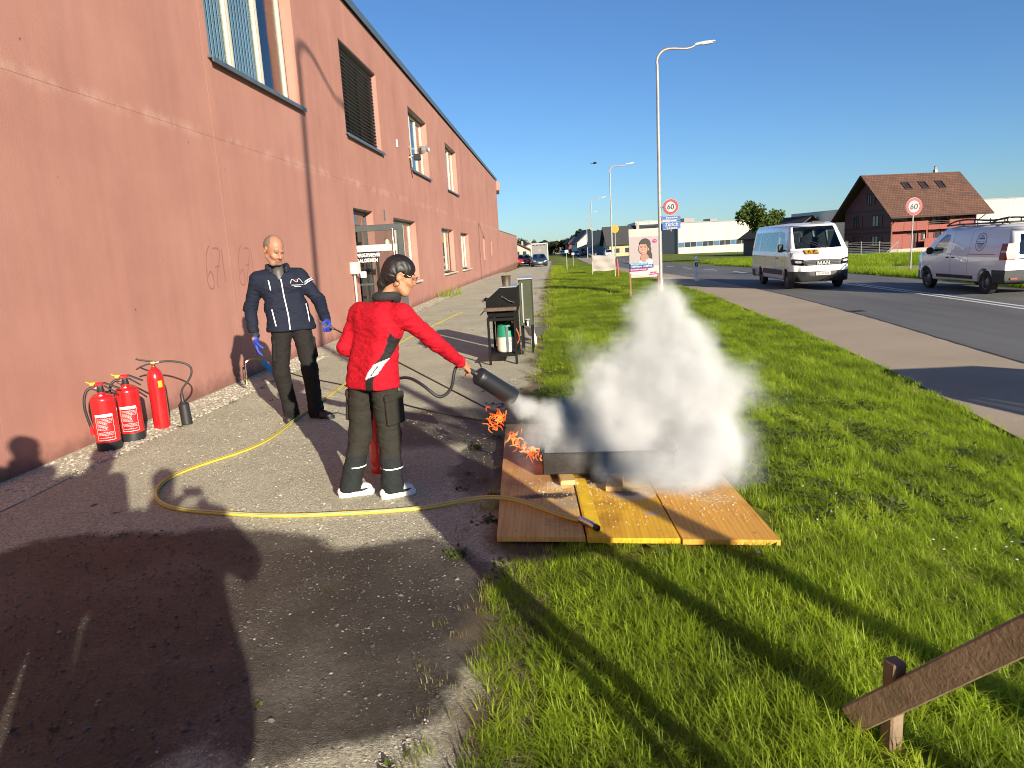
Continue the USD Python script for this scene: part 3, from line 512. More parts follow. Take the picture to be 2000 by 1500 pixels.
l1 = lamp_post((4.25, 29.0, -.36), 'tall grey street lamp with curved arm behind the election poster and speed sign')
def at_lamp(y, x): return (x, y, float(zt(x, y)))
dup(l1, at_lamp(66, 5.35), 0, 'second street lamp along the road, half as tall in view as the nearest'); dup(l1, at_lamp(106, 5.75), 0, 'third thin street lamp far down the road'); dup(l1, at_lamp(148, 7.0), 0, 'farthest faint street lamp by the distant houses')
lo_ = dup(l1, (3.42, -1.2, -.30), 0, 'street lamp standing behind the photographer, seen as its shadow on the red wall', scale=(1.0, 1.0, 1.215)); UsdGeom.Xformable(lo_).AddRotateXYZOp(opSuffix='lean').Set(Gf.Vec3f(-1.2, 2.1, 0))
def round_sign(c, R, parent, name='sign_plate'):
    """faces -y"""
    c = np.asarray(c, float); D = lambda r, th, o: lathe([(0, 0), (r, 0), (r, th), (0, th)], 40, 'y', c - [0, o, 0])
    s_ = obj(name, D(R, .006, .006), mt_signw, parent); obj('sign_ring', lathe([(R * .66, 0), (R * .97, 0), (R * .97, .002), (R * .66, .002), (R * .66, 0)], 40, 'y', c - [0, .022, 0]), mt_signr, s_)
    obj('sign_numerals', txt('60', R * .62, c + [0, -.022, -R * .31], (1, 0, 0), (0, 0, 1), .008, True, center=True, fit=R * .86), mt_ink, s_); return s_
t = thing('speed_sign', 'round red and white 60 sign on a bracket of the near street lamp', 'speed sign', (0, 0, 0)); round_sign((4.66, 28.85, 2.94), .30, t); obj('bracket', [bar((4.27, 28.93, 2.94), (4.7, 28.87, 2.94), .03, .03), bar((4.27, 28.93, 2.6), (4.7, 28.87, 2.6), .03, .03), cyl((4.66, 28.88, 2.0), (4.66, 28.88, 3.1), .02, 8)], mt_galv, t)
t = thing('direction_sign', 'blue two-part Zürich direction sign under the 60 sign at the lamp', 'direction sign', (0, 0, 0))
for z, h in ((2.52, .17), (2.23, .31)): obj('sign_plate', box((4.68, 28.855, z), (.70, .012, h), .004), mt_signb, t); obj('sign_border', [box((4.68, 28.838, z + q * (h / 2 - .012)), (.68, .01, .012)) for q in (-1, 1)], mt_signw, t)
obj('lettering', txt('Zürich', .13, (4.68, 28.838, 2.20), (1, 0, 0), (0, 0, 1), .01, True, center=True, fit=.5), mt_signw, t); obj('small_print', [box((4.5 + .075 * k, 28.838, 2.52), (.055, .01, .045)) for k in range(6)] + [box((4.52 + .085 * k, 28.838, 2.125), (.06, .01, .035)) for k in range(5)], mt_signw, t)
t = thing('speed_sign', 'round 60 sign on its own post beyond the road, before the red house', 'speed sign', (15.85, 33.0, float(zt(15.85, 33))), .12)
zz = 1.62 + (446 - 409) * 33 / 1386 + .38; obj('post', cyl((0, 0, 0), (0, 0, zz + .35), .03, 12), mt_galv, t); round_sign((0, -.04, zz), .38, t)
# delineator
t = thing('marker_post', 'white roadside marker post with black band at the far pavement edge', 'marker post', (6.95, 35.6, -.37)); obj('post', from_m(m3.Manifold.batch_hull([m3.Manifold.cube((.13, .10, .02), True).translate((0, 0, .01)), m3.Manifold.cube((.11, .07, .02), True).translate((0, 0, 1.08))])), mt_white, t)
obj('black_band', box((0, 0, .80), (.128, .092, .2), .004), mt_ink, t); obj('reflector', box((0, -.05, .80), (.06, .008, .12)), mt_signw, t); obj('post_cap', lathe([(.09, 1.02), (.10, 1.06), (.05, 1.16), (0, 1.17)], 12), mt_white, t)
# ---------------------------------------------------------------- election poster
def sheet(poly, o, k, mat, name, parent):
    """flat printed shape, metres from the lower left corner of the board, k-th layer"""
    obj(name, xf(extr(poly, .0045, 'y', 0), t=(o[0], o[1] - .006 * k, o[2])), mat, parent)
PO = np.array([2.50, 24.0, .50]); t = thing('election_poster', 'election poster with smiling dark-haired woman on two wooden stakes beside the lamp', 'poster', (0, 0, 0))
pb = obj('board', box(PO + [.48, .01, .78], (.97, .012, 1.58), .002), M('poster_paper', (.36, .33, .31), .6, var=.03, scale=2), t)
L2 = lambda x0, y0, x1, y1: sg.box(x0, y0, x1, y1)
C = lambda n, c, r=.6: M('print_' + n, c, r, var=.03)
sheet(L2(.0, 1.32, .965, 1.565), PO, 1, C('cream', (.40, .36, .30)), 'top_strip', pb); sheet(L2(0, .02, .965, 1.31), PO, 1, C('pink_grey', (.28, .235, .235)), 'picture', pb); sheet(L2(0, .02, .965, .36), PO, 2, C('pale', (.36, .33, .33)), 'lower_strip', pb)
el = lambda cx, cy, rx, ry, rot=0: sa.rotate(sa.scale(sg.Point(0, 0).buffer(1, quad_segs=12), rx, ry), rot) if False else sa.translate(sa.rotate(sa.scale(sg.Point(0, 0).buffer(1, quad_segs=12), rx, ry), rot), cx, cy)
sheet(so.unary_union([el(.52, 1.06, .19, .20), el(.66, .72, .085, .19, 12), el(.62, .9, .10, .14)]), PO, 3, C('hair', (.015, .009, .008)), 'print_hair', pb)
sheet(so.unary_union([el(.50, .62, .14, .14), L2(.40, .55, .57, .80)]), PO, 4, C('skin', (.27, .135, .10)), 'print_neck', pb); sheet(so.unary_union([el(.52, .46, .23, .12), el(.66, .50, .1, .10)]).difference(el(.47, .60, .10, .11)), PO, 5, C('shirt', (.42, .42, .42)), 'print_shirt', pb)
sheet(so.unary_union([el(.455, .93, .145, .185, 6), el(.63, .90, .02, .045)]), PO, 6, C('face', (.32, .165, .12)), 'print_face', pb); sheet(el(.50, 1.135, .155, .062, 8), PO, 7, C('hair', 0), 'print_fringe', pb)
sheet(so.unary_union([el(.395, .965, .026, .010), el(.525, .975, .026, .010), sa.rotate(L2(.36, .995, .43, 1.005), 4), L2(.49, 1.005, .56, 1.016)]), PO, 8, C('hair', 0), 'print_eyes', pb); sheet(el(.435, .825, .052, .022, 8), PO, 8, C('lips', (.25, .05, .05)), 'print_lips', pb); sheet(el(.435, .828, .04, .010, 8), PO, 9, C('shirt', 0), 'print_teeth', pb); sheet(el(.44, .89, .018, .022), PO, 8, C('skin', 0), 'print_nose', pb)
sheet(sa.rotate(L2(.03, .395, .60, .47), 2), PO, 10, C('cyan', (.015, .20, .34)), 'cyan_bar', pb); sheet(sa.rotate(L2(.02, .295, .78, .40), 2.5), PO, 11, C('blue', (.012, .045, .18)), 'blue_bar', pb); sheet(sa.rotate(L2(.0, .22, .60, .29), 2), PO, 11, C('magenta', (.32, .012, .16)), 'magenta_bar', pb); sheet(el(.84, 1.16, .07, .065), PO, 3, C('magenta', 0), 'round_badge', pb)
rr = random.Random(3)
for x0, x1, y, h, rot in ((.05, .56, .42, .030, 2), (.06, .40, .33, .05, 2.5), (.45, .74, .335, .05, 2.5), (.04, .54, .245, .028, 2), (.80, .88, 1.15, .02, 8)):
    g = []; x = x0
    while x < x1: w = rr.uniform(.02, .035); g.append(L2(x, y, min(x + w, x1), y + h * rr.uniform(.7, 1.1))); x += w + .012
    sheet(so.unary_union(g), PO, 13, C('shirt', 0), 'print_letters', pb)
sheet(so.unary_union([sa.rotate(L2(.64, .07, .92, .10), 6), sa.rotate(L2(.68, .115, .78, .16), 6), sa.rotate(L2(.80, .12, .88, .165), 6)]), PO, 4, C('magenta', 0), 'print_emblem', pb); sheet(so.unary_union([L2(.1 + .05 * k, .06, .13 + .05 * k, .075) for k in range(5)]), PO, 4, C('grey', (.3, .3, .32)), 'print_footer', pb)
mt_stake = wood('stake_wood', (.24, .12, .06), (.16, .08, .035), seed=2, scorch=False)
for x, sh_ in ((.02, -.12), (.94, -.18)): obj('stake', box(PO + [x, .035, .55], (.05, .035, 2.05)), M('pale_batten', (.34, .29, .23), .7), t); obj('ground_stake', box(PO + [x + .0, .0, -.26 + (-.02 if x > .5 else 0)], (.055, .05, .78)), mt_stake, t)
# blank banner, orange post, small stakes further down the verge
t = thing('banner', 'blank off-white banner stretched between thin posts on the verge', 'banner', (0, 0, 0)); zb = float(zt(2.7, 44))
bx0, bx1 = 2.35, 3.72
g = np.linspace(0, 1, 14); GX, GZ = np.meshgrid(g, g, indexing='ij'); V = np.stack([bx0 + (bx1 - bx0) * GX, 44 + .03 * np.sin(9 * GX + 5 * GZ) + .02 * np.sin(14 * GZ), zb + .32 + .93 * GZ + .02 * np.sin(GX * 8)], -1).reshape(-1, 3); ii = np.arange(196).reshape(14, 14); Fq = np.stack([ii[:-1, :-1], ii[1:, :-1], ii[1:, 1:], ii[:-1, 1:]], -1).reshape(-1, 4)
obj('banner_cloth', quads(V, Fq), M('banner_white', (.30, .275, .25), .8, var=.05, scale=3), t, smooth=True)
for x in (bx0, bx1): obj('banner_post', box((x, 44.03, zb + .6), (.05, .05, 1.35)), M('pale_batten', 0), t)
t = thing('orange_post', 'leaning orange plastic post beside the blank banner', 'post', (3.86, 43.9, float(zt(3.86, 44)))); obj('post', tube([(.04, 0, 0), (-.02, 0, 1.15)], [.06, .045], 10), M('orange_plastic', (.40, .06, .025), .5), t); obj('foot', lathe([(.14, 0), (.14, .06), (.05, .08)], 12), mt_ink, t)
for k, (x, y, h) in enumerate(((3.35, 62, 1.2), (2.1, 78, 1.5), (1.05, 58, 1.6))):
    t = thing('stake', ['thin pale stake in the verge right of the far path end', 'pale thin stake on the verge near the distant parked vehicles', 'pale thin pole at the path edge before the parked camper'][k], 'stake', (x, y, float(zt(x, y)))); obj('shaft', tube([(0, 0, 0), (.02, 0, h)], [.03, .025], 8), M('pale_batten', 0), t); obj('top_board', box((.02, -.03, h - .12), (.28 if k else .12, .02, .22)), mt_signw, t)
# ---------------------------------------------------------------- timber brace and stake at the lower right, with the poster board it holds (its shadow lies on the grass)
t = thing('poster_frame', 'brown timber brace fixed to a short stake in the grass at the right', 'timber frame', (0, 0, 0))
mt_tim = M('brace_wood', (.20, .135, .085), .75, var=.28, scale=14, bump=.5, bscale=60, detail=6)
br0, br1 = np.array([.93, 2.17, .03]), np.array([1.30, 1.38, .99])
br1 = br0 + (np.array([1.202, 1.80, .541]) - br0) * 2.6
obj('brace', bar(br0, br1, .055, .088, .004), mt_tim, t); obj('stake', box((1.006, 2.075, .115), (.05, .05, .37), .006, rmat([0, 0, 1], .35)), mt_tim, t)
PA, PB = np.array([.98, .98, 0]), np.array([1.64, 1.06, 0]); ub = _unit(PB - PA)
for q, pz in ((PA, 0), (PB, 0)): obj('post', box((q[0], q[1], .95), (.06, .06, 1.9), .004), mt_tim, t)
obj('poster_board', bar(PA + ub * -.04 + [0, .045, 1.33], PB + ub * .04 + [0, .045, 1.33], .014, 1.0), mt_signw, t); obj('second_brace', bar(PA + [0, -.03, 1.2], PA + [.35, -1.0, .02], .05, .07), mt_tim, t)
# ================================================================= vehicles
def shell(side, front, plan, off=0.0):
    b = lambda p: p.buffer(off, join_style=2) if off else p
    S_ = to_m(extr(b(side), 3.0, 'x', -1.5)); F_ = to_m(extr(b(front), 9.0, 'y', -4.5)); P_ = to_m(extr(b(plan), 4.0, 'z', -.5)); return S_ ^ F_ ^ P_
def poly(pts, r=.05): return sg.Polygon(pts).buffer(-r).buffer(2 * r, quad_segs=5).buffer(-r, quad_segs=5)
def bx_m(x0, x1, y0, y1, z0, z1): return m3.Manifold.cube((x1 - x0, y1 - y0, z1 - z0)).translate((x0, y0, z0))
mt_paint = M('white_car_paint', (.74, .73, .71), .25, var=.015, scale=1.5, coat=.8); mt_trim = M('black_trim', (.022, .022, .023), .55, bump=.1, bscale=300); mt_tyre = M('tyre_rubber', (.02, .02, .02), .8, var=.2); mt_rim = M('steel_rim', (.20, .20, .20), .4, .7); mt_vglass = pane('vehicle_glass', (.62, .68, .68)); mt_seat = M('seat_fabric', (.05, .05, .056), .85); mt_lampc = M('headlight_clear', (.55, .57, .60), .12, .3); mt_tail = M('tail_red', (.22, .004, .006), .4); mt_cabin = M('cabin_dark', (.03, .03, .032), .9)
def wheel(t, x, y, R, w, label=None):
    s_ = 1 if x > 0 else -1; W_ = UsdGeom.Xform.Define(stage, str(t.GetPath()) + '/' + numbered(str(t.GetPath()), 'wheel')).GetPrim()
    obj('tyre', lathe([(R * .60, -w / 2), (R * .9, -w / 2), (R, -w / 2 + .03), (R, w / 2 - .03), (R * .9, w / 2), (R * .60, w / 2)], 32, 'x', (x, y, R)), mt_tyre, W_, smooth=40)
    d = to_m(lathe([(0, -.02), (R * .62, -.05), (R * .62, w / 2 - .03), (R * .56, w / 2 - .035), (R * .50, .035), (R * .30, .05), (R * .2, .06), (0, .06)], 32, 'x')) if False else m3.CrossSection([[(0, -.03), (R * .61, -.03), (R * .61, w / 2 - .02), (R * .55, w / 2 - .03), (R * .50, .02), (R * .28, .05), (0, .06)]]).revolve(32)
    for k in range(10): a = 2 * PI * k / 10; d = d - m3.Manifold.cylinder(.3, R * .065, R * .065, 10, True).translate((R * .41 * math.cos(a), R * .41 * math.sin(a), .05))
    r_ = from_m(d); v = r_.vertices[:, [2, 0, 1]].copy(); v[:, 0] *= s_; f = r_.faces if s_ > 0 else r_.faces[:, ::-1]; obj('rim', tm(v + [x, y, R], f), mt_rim, W_, smooth=25)
def vehicle(name, label, cat, loc, rz, side, front, plan, wheels, R, wins, paint, group=None, trims=(), seats=(), tw=.21, cavity=True, far=False):
    t = thing(name, label, cat, loc, rz, group); B = shell(side, front, plan)
    for x, y in wheels:
        s_ = 1 if x > 0 else -1; B = B - m3.Manifold.cylinder(.5, R + .055, R + .055, 36, True).rotate((0, 90, 0)).translate((x + s_ * .12, y, R + .01))
    full = shell(side, front, plan)
    if cavity: B = B - (shell(side, front, plan, -.055) ^ bx_m(-2, 2, -5, 5, .55, 4))
    sk = full - shell(side, front, plan, -.014)
    up = shell(side, front, plan, .003)
    for nm, m, fl in wins:
        B = B - m
    obj('body', from_m(B), paint, t, smooth=28)
    for nm, m, fl in wins: obj(nm, from_m(sk ^ m), mt_vglass, t, smooth=28)
    for nm, m, off, mat in trims:
        q = shell(side, front, plan, off) ^ m
        for x, y in wheels:
            s_ = 1 if x > 0 else -1; q = q - m3.Manifold.cylinder(.5, R + .055, R + .055, 30, True).rotate((0, 90, 0)).translate((x + s_ * .12, y, R + .01))
        if not q.is_empty(): obj(nm, from_m(q), mat, t, smooth=28)
    for x, y in wheels: wheel(t, x, y, R, tw)
    for x, y, z in seats:
        s_ = obj('seat', [box((x, y, z), (.48, .5, .14), .04), box((x, y - .26, z + .38), (.46, .14, .68), .05, rmat([1, 0, 0], .18))], mt_seat, t); obj('headrest', box((x, y - .35, z + .80), (.27, .1, .2), .035), mt_seat, s_)
    obj('underbody', box((0, 0, .36), (1.3, side.bounds[2] - side.bounds[0] - .9, .16), .02), mt_cabin, t); return t
def prism(pts, x0, x1): return to_m(extr(sg.Polygon(pts).buffer(-.03).buffer(.03, quad_segs=4), x1 - x0, 'x', x0))
def fprism(pts, y0, y1): return to_m(extr(sg.Polygon(pts).buffer(-.04).buffer(.04, quad_segs=4), y1 - y0, 'y', y0))
mt_org_l = M('indicator_orange', (.6, .18, .01), .3)
# white minibus with MAN on its grille, coming towards us
side = poly([(-3.15, .33), (-3.17, 1.4), (-3.12, 2.1), (-3.02, 2.36), (1.15, 2.39), (1.58, 2.31), (2.33, 1.44), (2.78, 1.20), (2.87, 1.0), (2.90, .5), (2.80, .30)], .07)
front = poly([(-.98, .30), (-1.01, .8), (-1.02, 1.2), (-.97, 1.5), (-.84, 2.22), (-.72, 2.42), (.72, 2.42), (.84, 2.22), (.97, 1.5), (1.02, 1.2), (1.01, .8), (.98, .30)], .10)
plan = poly([(-1.03, -3.2), (1.03, -3.2), (1.03, 2.2), (.94, 2.62), (.60, 2.86), (.25, 2.93), (-.25, 2.93), (-.60, 2.86), (-.94, 2.62), (-1.03, 2.2)], .12)
wins = [('windscreen', fprism([(-.82, 1.46), (.82, 1.46), (.72, 2.24), (-.72, 2.24)], 1.2, 2.9), 0)]
for s_ in (-1, 1):
    x0, x1 = (.6, 1.3) if s_ > 0 else (-1.3, -.6)
    wins += [('side_window', prism([(.62, 1.36), (1.72, 1.36), (1.62, 1.62), (1.25, 2.08), (.62, 2.10)], x0, x1), 0)] + [('side_window', prism([(a, 1.36), (b, 1.36), (b, 2.10), (a, 2.10)], x0, x1), 0) for a, b in ((-.95, .50), (-2.0, -1.05), (-2.95, -2.1))]
wins += [('rear_window', fprism([(-.75, 1.4), (.75, 1.4), (.68, 2.1), (-.68, 2.1)], -3.4, -2.9), 0)]
wh_ = [(.86, 1.85), (-.86, 1.85), (.86, -1.79), (-.86, -1.79)]
tr_ = [('front_bumper', bx_m(-2, 2, 2.0, 4, .28, .66), .010, mt_trim), ('side_cladding', bx_m(-2, 2, -1.36, 1.42, .50, .70), .008, mt_trim), ('rear_bumper', bx_m(-2, 2, -4, -2.75, .30, .62), .012, mt_trim),
       ('grille', fprism([(-.62, .86), (.62, .86), (.66, 1.06), (-.66, 1.06)], 2.3, 4), .010, mt_trim)]
mb = vehicle('minibus', 'white school minibus with yellow children sign on its bonnet driving towards us', 'minibus', (9.62, 29.0, -.375), PI - .03, side, front, plan, wh_, .345, wins, mt_paint, None, tr_, [(x, y, .95) for x, y in ((.45, 1.0), (-.45, 1.0), (.45, -.5), (-.45, -.5), (.45, -1.6), (-.45, -1.6))])
shp = shell(side, front, plan, .016)
for s_ in (-1, 1):
    q = shell(side, front, plan, .014) ^ fprism([(s_ * .60, .86), (s_ * .97, .90), (s_ * .99, 1.12), (s_ * .64, 1.07)][::s_], 1.9, 4); hl = obj('headlight', from_m(q), mt_trim, mb, smooth=28)
    q = shell(side, front, plan, .018) ^ (fprism([(s_ * .70, .95), (s_ * .93, .97), (s_ * .945, 1.05), (s_ * .72, 1.035)][::s_], 1.9, 4)); obj('headlight_lens', from_m(q), mt_lampc, hl, smooth=28)
    for z0, z1 in ((.86, .885), (1.055, 1.085)):
        q = shell(side, front, plan, .019) ^ fprism([(s_ * .63, z0), (s_ * .97, z0 + .03), (s_ * .97, z1 + .03), (s_ * .63, z1)][::s_], 1.9, 4)
        if not q.is_empty(): obj('light_strip', from_m(q), mt_lampc, hl)
    q = shell(side, front, plan, .016) ^ fprism([(s_ * .68, .42), (s_ * .88, .42), (s_ * .88, .47), (s_ * .68, .47)][::s_], 1.9, 4); obj('fog_light', from_m(q), mt_lampc, mb)
    m_ = obj('mirror', [box((s_ * 1.16, 1.72, 1.50), (.20, .12, .30), .04), bar((s_ * .95, 1.7, 1.42), (s_ * 1.12, 1.72, 1.40), .07, .06, .01)], mt_trim, mb); obj('mirror_glass', box((s_ * 1.16, 1.656, 1.52), (.15, .006, .22)), mt_chrome, m_)
    obj('wiper', tube([(s_ * .1 - .25, 2.42, 1.46), (s_ * .1 + .35, 2.15, 1.72)], .012, 5), mt_trim, mb); obj('door_handle', box((s_ * 1.025, .78, 1.12), (.03, .18, .04), .01), mt_trim, mb)
for s_ in (-1, 1):
    for y in (.565, -1.0, 1.78): obj('door_seam', from_m(shell(side, front, plan, .0015) ^ bx_m(min(s_ * .5, s_ * 1.3), max(s_ * .5, s_ * 1.3), y, y + .010, .52, 2.15)), mt_trim, mb)
    obj('body_crease', from_m(shell(side, front, plan, .006) ^ bx_m(min(s_ * .5, s_ * 1.3), max(s_ * .5, s_ * 1.3), -3.0, 1.6, 1.225, 1.25)), mt_paint, mb); obj('slide_rail', from_m(shell(side, front, plan, .003) ^ bx_m(min(s_ * .5, s_ * 1.3), max(s_ * .5, s_ * 1.3), -2.9, -1.0, 1.17, 1.182)), mt_trim, mb)
    obj('indicator', from_m(shell(side, front, plan, .01) ^ bx_m(min(s_ * .9, s_ * 1.2), max(s_ * .9, s_ * 1.2), 1.38, 1.50, 1.0, 1.05)), mt_org_l, mb)
obj('bonnet_seam', from_m(shell(side, front, plan, .0015) ^ fprism([(-.9, 1.115), (.9, 1.115), (.9, 1.125), (-.9, 1.125)], 2.4, 4)), mt_trim, mb)
for z in (.38, .46, .54): obj('bumper_slot', from_m(shell(side, front, plan, .013) ^ fprism([(-.5, z), (.5, z), (.5, z + .025), (-.5, z + .025)], 2.4, 4)), mt_cabin, mb)
gf = 2.93
obj('grille_letters', tm(txt('MAN', .12, (0, 0, 0), (-1, 0, 0), (0, 0, 1), .02, True, center=True, fit=.42).vertices @ np.eye(3) + [0, gf - .012, .885], txt('MAN', .12, (0, 0, 0), (-1, 0, 0), (0, 0, 1), .02, True, center=True, fit=.42).faces), mt_signw, mb)
obj('grille_emblem', tube(spline([(-.16, gf, 1.09), (-.08, gf + .005, 1.075), (0, gf + .006, 1.07), (.08, gf + .005, 1.075), (.16, gf, 1.09)], 14), .012, 6), mt_lampc, mb)
for k in range(3): obj('grille_bar', box((0, gf - .005, .89 + .055 * k), (1.1, .012, .012)), mt_trim, mb)
lp = obj('licence_plate', box((0, 2.925, .575), (.50, .015, .12), .004), mt_signw, mb); obj('plate_text', txt('SZ 42168', .062, (0, 2.9335, .546), (-1, 0, 0), (0, 0, 1), .002, True, center=True, fit=.38), mt_ink, lp)
# children sign on the bonnet (its left half), lying on the slope
hn_ = _unit(np.array([0, 1.20 - 1.44, -(2.78 - 2.33)])) ; ydir = _unit(np.array([0, 2.33 - 2.78, 1.44 - 1.20])); nrm = np.cross(np.array([-1., 0, 0]), ydir); nrm = nrm if nrm[2] > 0 else -nrm
so_ = np.array([.32, 2.58, 1.335])
def on_hood(p, d, th): 
    m = extr(p, th, 'z', d); v = m.vertices; return tm(so_ + np.outer(v[:, 0], [-1., 0, 0]) + np.outer(v[:, 1], ydir) + np.outer(v[:, 2], nrm), m.faces)
cs = obj('children_sign', on_hood(rbox2(-.24, -.15, .24, .15, .02), .0, .012), mt_ink, mb); obj('sign_face', on_hood(rbox2(-.225, -.135, .225, .135, .015), .0125, .003), M('sign_yellow', (.50, .24, .006), .4, var=.02), cs)
def runner(x, s):
    P_ = lambda a, b, w: sg.LineString([(x + a[0] * s, a[1] * s), (x + b[0] * s, b[1] * s)]).buffer(w * s)
    return so.unary_union([sg.Point(x + .03 * s, .085 * s).buffer(.024 * s), P_((.02, .05), (-.02, -.02), .024), P_((-.02, -.02), (-.05, -.10), .014), P_((-.02, -.02), (.045, -.05), .014), P_((.045, -.05), (.04, -.10), .012), P_((.015, .04), (.08, .02), .010), P_((.015, .04), (-.06, .03), .010)])
obj('sign_figures', on_hood(so.unary_union([runner(-.09, .95), runner(.09, 1.1)]), .0158, .002), mt_ink, cs)
obj('bonnet_print', [on_hood(L, .0065, .002) for L in [sg.box(-.62 - .0 + k * .05, -.02, -.59 + k * .05, .02) for k in range(-6, 2)]] , M('pale_print', (.5, .47, .45), .5), mb)
obj('roof_light', box((-.35, 1.1, 2.415), (.5, .25, .06), .02), mt_trim, mb); obj('dashboard', box((0, 2.05, 1.30), (1.7, .45, .22), .06), mt_cabin, mb); obj('steering_wheel', tube([(.45 + .19 * math.cos(a), 1.62 + .06 * math.sin(a), 1.45 + .18 * math.sin(a)) for a in np.linspace(0, 2 * PI, 20)], .015, 6, False), mt_trim, mb)
# white panel van driving away
side = poly([(-2.62, .36), (-2.66, 1.0), (-2.60, 1.5), (-2.50, 1.87), (-2.3, 1.94), (.2, 1.955), (.75, 1.90), (1.05, 1.76), (1.72, 1.22), (2.30, 1.04), (2.55, .86), (2.62, .5), (2.5, .28)], .07)
front = poly([(-.90, .28), (-.95, .6), (-.955, 1.05), (-.92, 1.25), (-.80, 1.80), (-.70, 1.97), (.70, 1.97), (.80, 1.80), (.92, 1.25), (.955, 1.05), (.95, .6), (.90, .28)], .10)
plan = poly([(-.96, -2.7), (.96, -2.7), (.96, 1.9), (.86, 2.35), (.45, 2.62), (-.45, 2.62), (-.86, 2.35), (-.96, 1.9)], .12)
wins = [('windscreen', fprism([(-.74, 1.26), (.74, 1.26), (.66, 1.80), (-.66, 1.80)], .7, 2.6), 0), ('rear_window', fprism([(-.62, 1.12), (-.08, 1.12), (-.08, 1.66), (-.57, 1.66)], -2.9, -2.3), 0), ('rear_window', fprism([(.08, 1.12), (.62, 1.12), (.57, 1.66), (.08, 1.66)], -2.9, -2.3), 0)]
for s_ in (-1, 1):
    x0, x1 = (.55, 1.3) if s_ > 0 else (-1.3, -.55); wins.append(('side_window', prism([(.50, 1.16), (.42, 1.70), (.70, 1.72), (.98, 1.56), (1.42, 1.16), (.85, 1.13)], x0, x1), 0))
wh_ = [(.80, 1.66), (-.80, 1.66), (.80, -1.66), (-.80, -1.66)]
tr_ = [('rear_bumper', bx_m(-2, 2, -4, -2.04, .30, .70), .012, mt_trim), ('front_bumper', bx_m(-2, 2, 2.15, 4, .26, .58), .010, mt_trim), ('side_strip', bx_m(-2, 2, -1.05, 1.0, .40, .50), .016, mt_trim), ('slide_rail', bx_m(-2, 2, -2.1, -.75, 1.12, 1.135), .004, mt_trim)]
pv = vehicle('panel_van', 'white panel van with black roof rack driving away in the far lane', 'van', (13.22, 22.9, -.375), -.015, side, front, plan, wh_, .335, wins, mt_paint, None, tr_, [(x, .45, .82) for x in (.42, -.42)])
for s_ in (-1, 1):
    q = shell(side, front, plan, .012) ^ bx_m(min(s_ * .72, s_ * 1.1), max(s_ * .72, s_ * 1.1), -3, -2.36, .98, 1.42); tl = obj('tail_light', from_m(q), mt_tail, pv, smooth=28)
    q = shell(side, front, plan, .016) ^ bx_m(min(s_ * .74, s_ * 1.1), max(s_ * .74, s_ * 1.1), -3, -2.40, 1.17, 1.235); obj('reversing_light', from_m(q), mt_signw, tl)
    m_ = obj('mirror', box((s_ * 1.04, 1.28, 1.22), (.20, .14, .22), .05), mt_trim, pv)
    for y in (.35, .02): obj('door_handle', box((s_ * .955, y, 1.02), (.035, .19, .045), .012), mt_trim, pv)
    for y in (.18, -.78): obj('door_seam', from_m((shell(side, front, plan, .0012) ^ bx_m(min(s_ * .5, s_ * 1.3), max(s_ * .5, s_ * 1.3), y, y + .008, .45, 1.8))), mt_trim, pv)
    obj('rear_reflector', box((s_ * .72, -2.672, .47), (.18, .01, .05)), mt_tail, pv)
obj('door_seam', box((0, -2.655, 1.0), (.01, .02, 1.2)), mt_trim, pv)
# print on the left flank: ring with lines of lettering
def flank(p, th, off):
    m = to_m(extr(p, 2.0, 'x', -1.6)); return from_m((shell(side, front, plan, off) - shell(side, front, plan, off - .004)) ^ m ^ bx_m(-1.5, -.5, -4, 4, 0, 3))
mt_vp = M('flank_print', (.12, .12, .20), .5)
e0 = el(-1.30, 1.47, .26, .26); ring_ = e0.difference(el(-1.30, 1.47, .24, .24)); lines = [L2(-1.30 - w, z, -1.30 + w, z + h) for z, h, w in ((1.62, .035, .07), (1.545, .05, .14), (1.475, .012, .22), (1.40, .045, .17), (1.345, .03, .14), (1.29, .025, .09))]
cut = so.unary_union([L2(-1.6 + .055 * k, 1.2, -1.59 + .055 * k, 1.8) for k in range(12)]); obj('flank_print', flank(so.unary_union([ring_] + [q.difference(cut) if i != 2 else q for i, q in enumerate(lines)]), 0, .004), mt_vp, pv)
obj('rear_letters', txt('EXPERT', .04, (-.60, -2.665, .98), (1, 0, 0), (0, 0, 1), .004, True, fit=.3), mt_ink, pv) if False else obj('rear_letters', [box((-.62 + .045 * k, -2.668, 1.0), (.03, .006, .035)) for k in range(6)], mt_ink, pv)
rk = obj('roof_rack', [tube(spline([(s_ * .66, 1.02, 1.98), (s_ * .66, .9, 2.02), (s_ * .66, .3, 2.12), (s_ * .66, .0, 2.13), (s_ * .66, -2.2, 2.13)], 24), .025, 8) for s_ in (-1, 1)], mt_trim, pv)
for s_ in (-1, 1):
    obj('rack_rail', tube([(s_ * .66, 1.02, 1.97), (s_ * .66, .3, 2.0), (s_ * .66, -2.2, 2.0)], .022, 8), mt_trim, rk)
    for y in (.3, -.5, -1.3, -2.1): obj('rack_upright', cyl((s_ * .66, y, 2.0), (s_ * .66, y, 2.13), .02, 8), mt_trim, rk)
    for y in (0.05, -1.9): obj('rack_foot', cyl((s_ * .68, y, 1.86), (s_ * .66, y, 2.0), .025, 8), mt_trim, rk)
for y in (.9, .1, -.7, -1.5, -2.2): obj('rack_crossbar', cyl((-.66, y, 1.985), (.66, y, 1.985), .02, 8), mt_trim, rk)
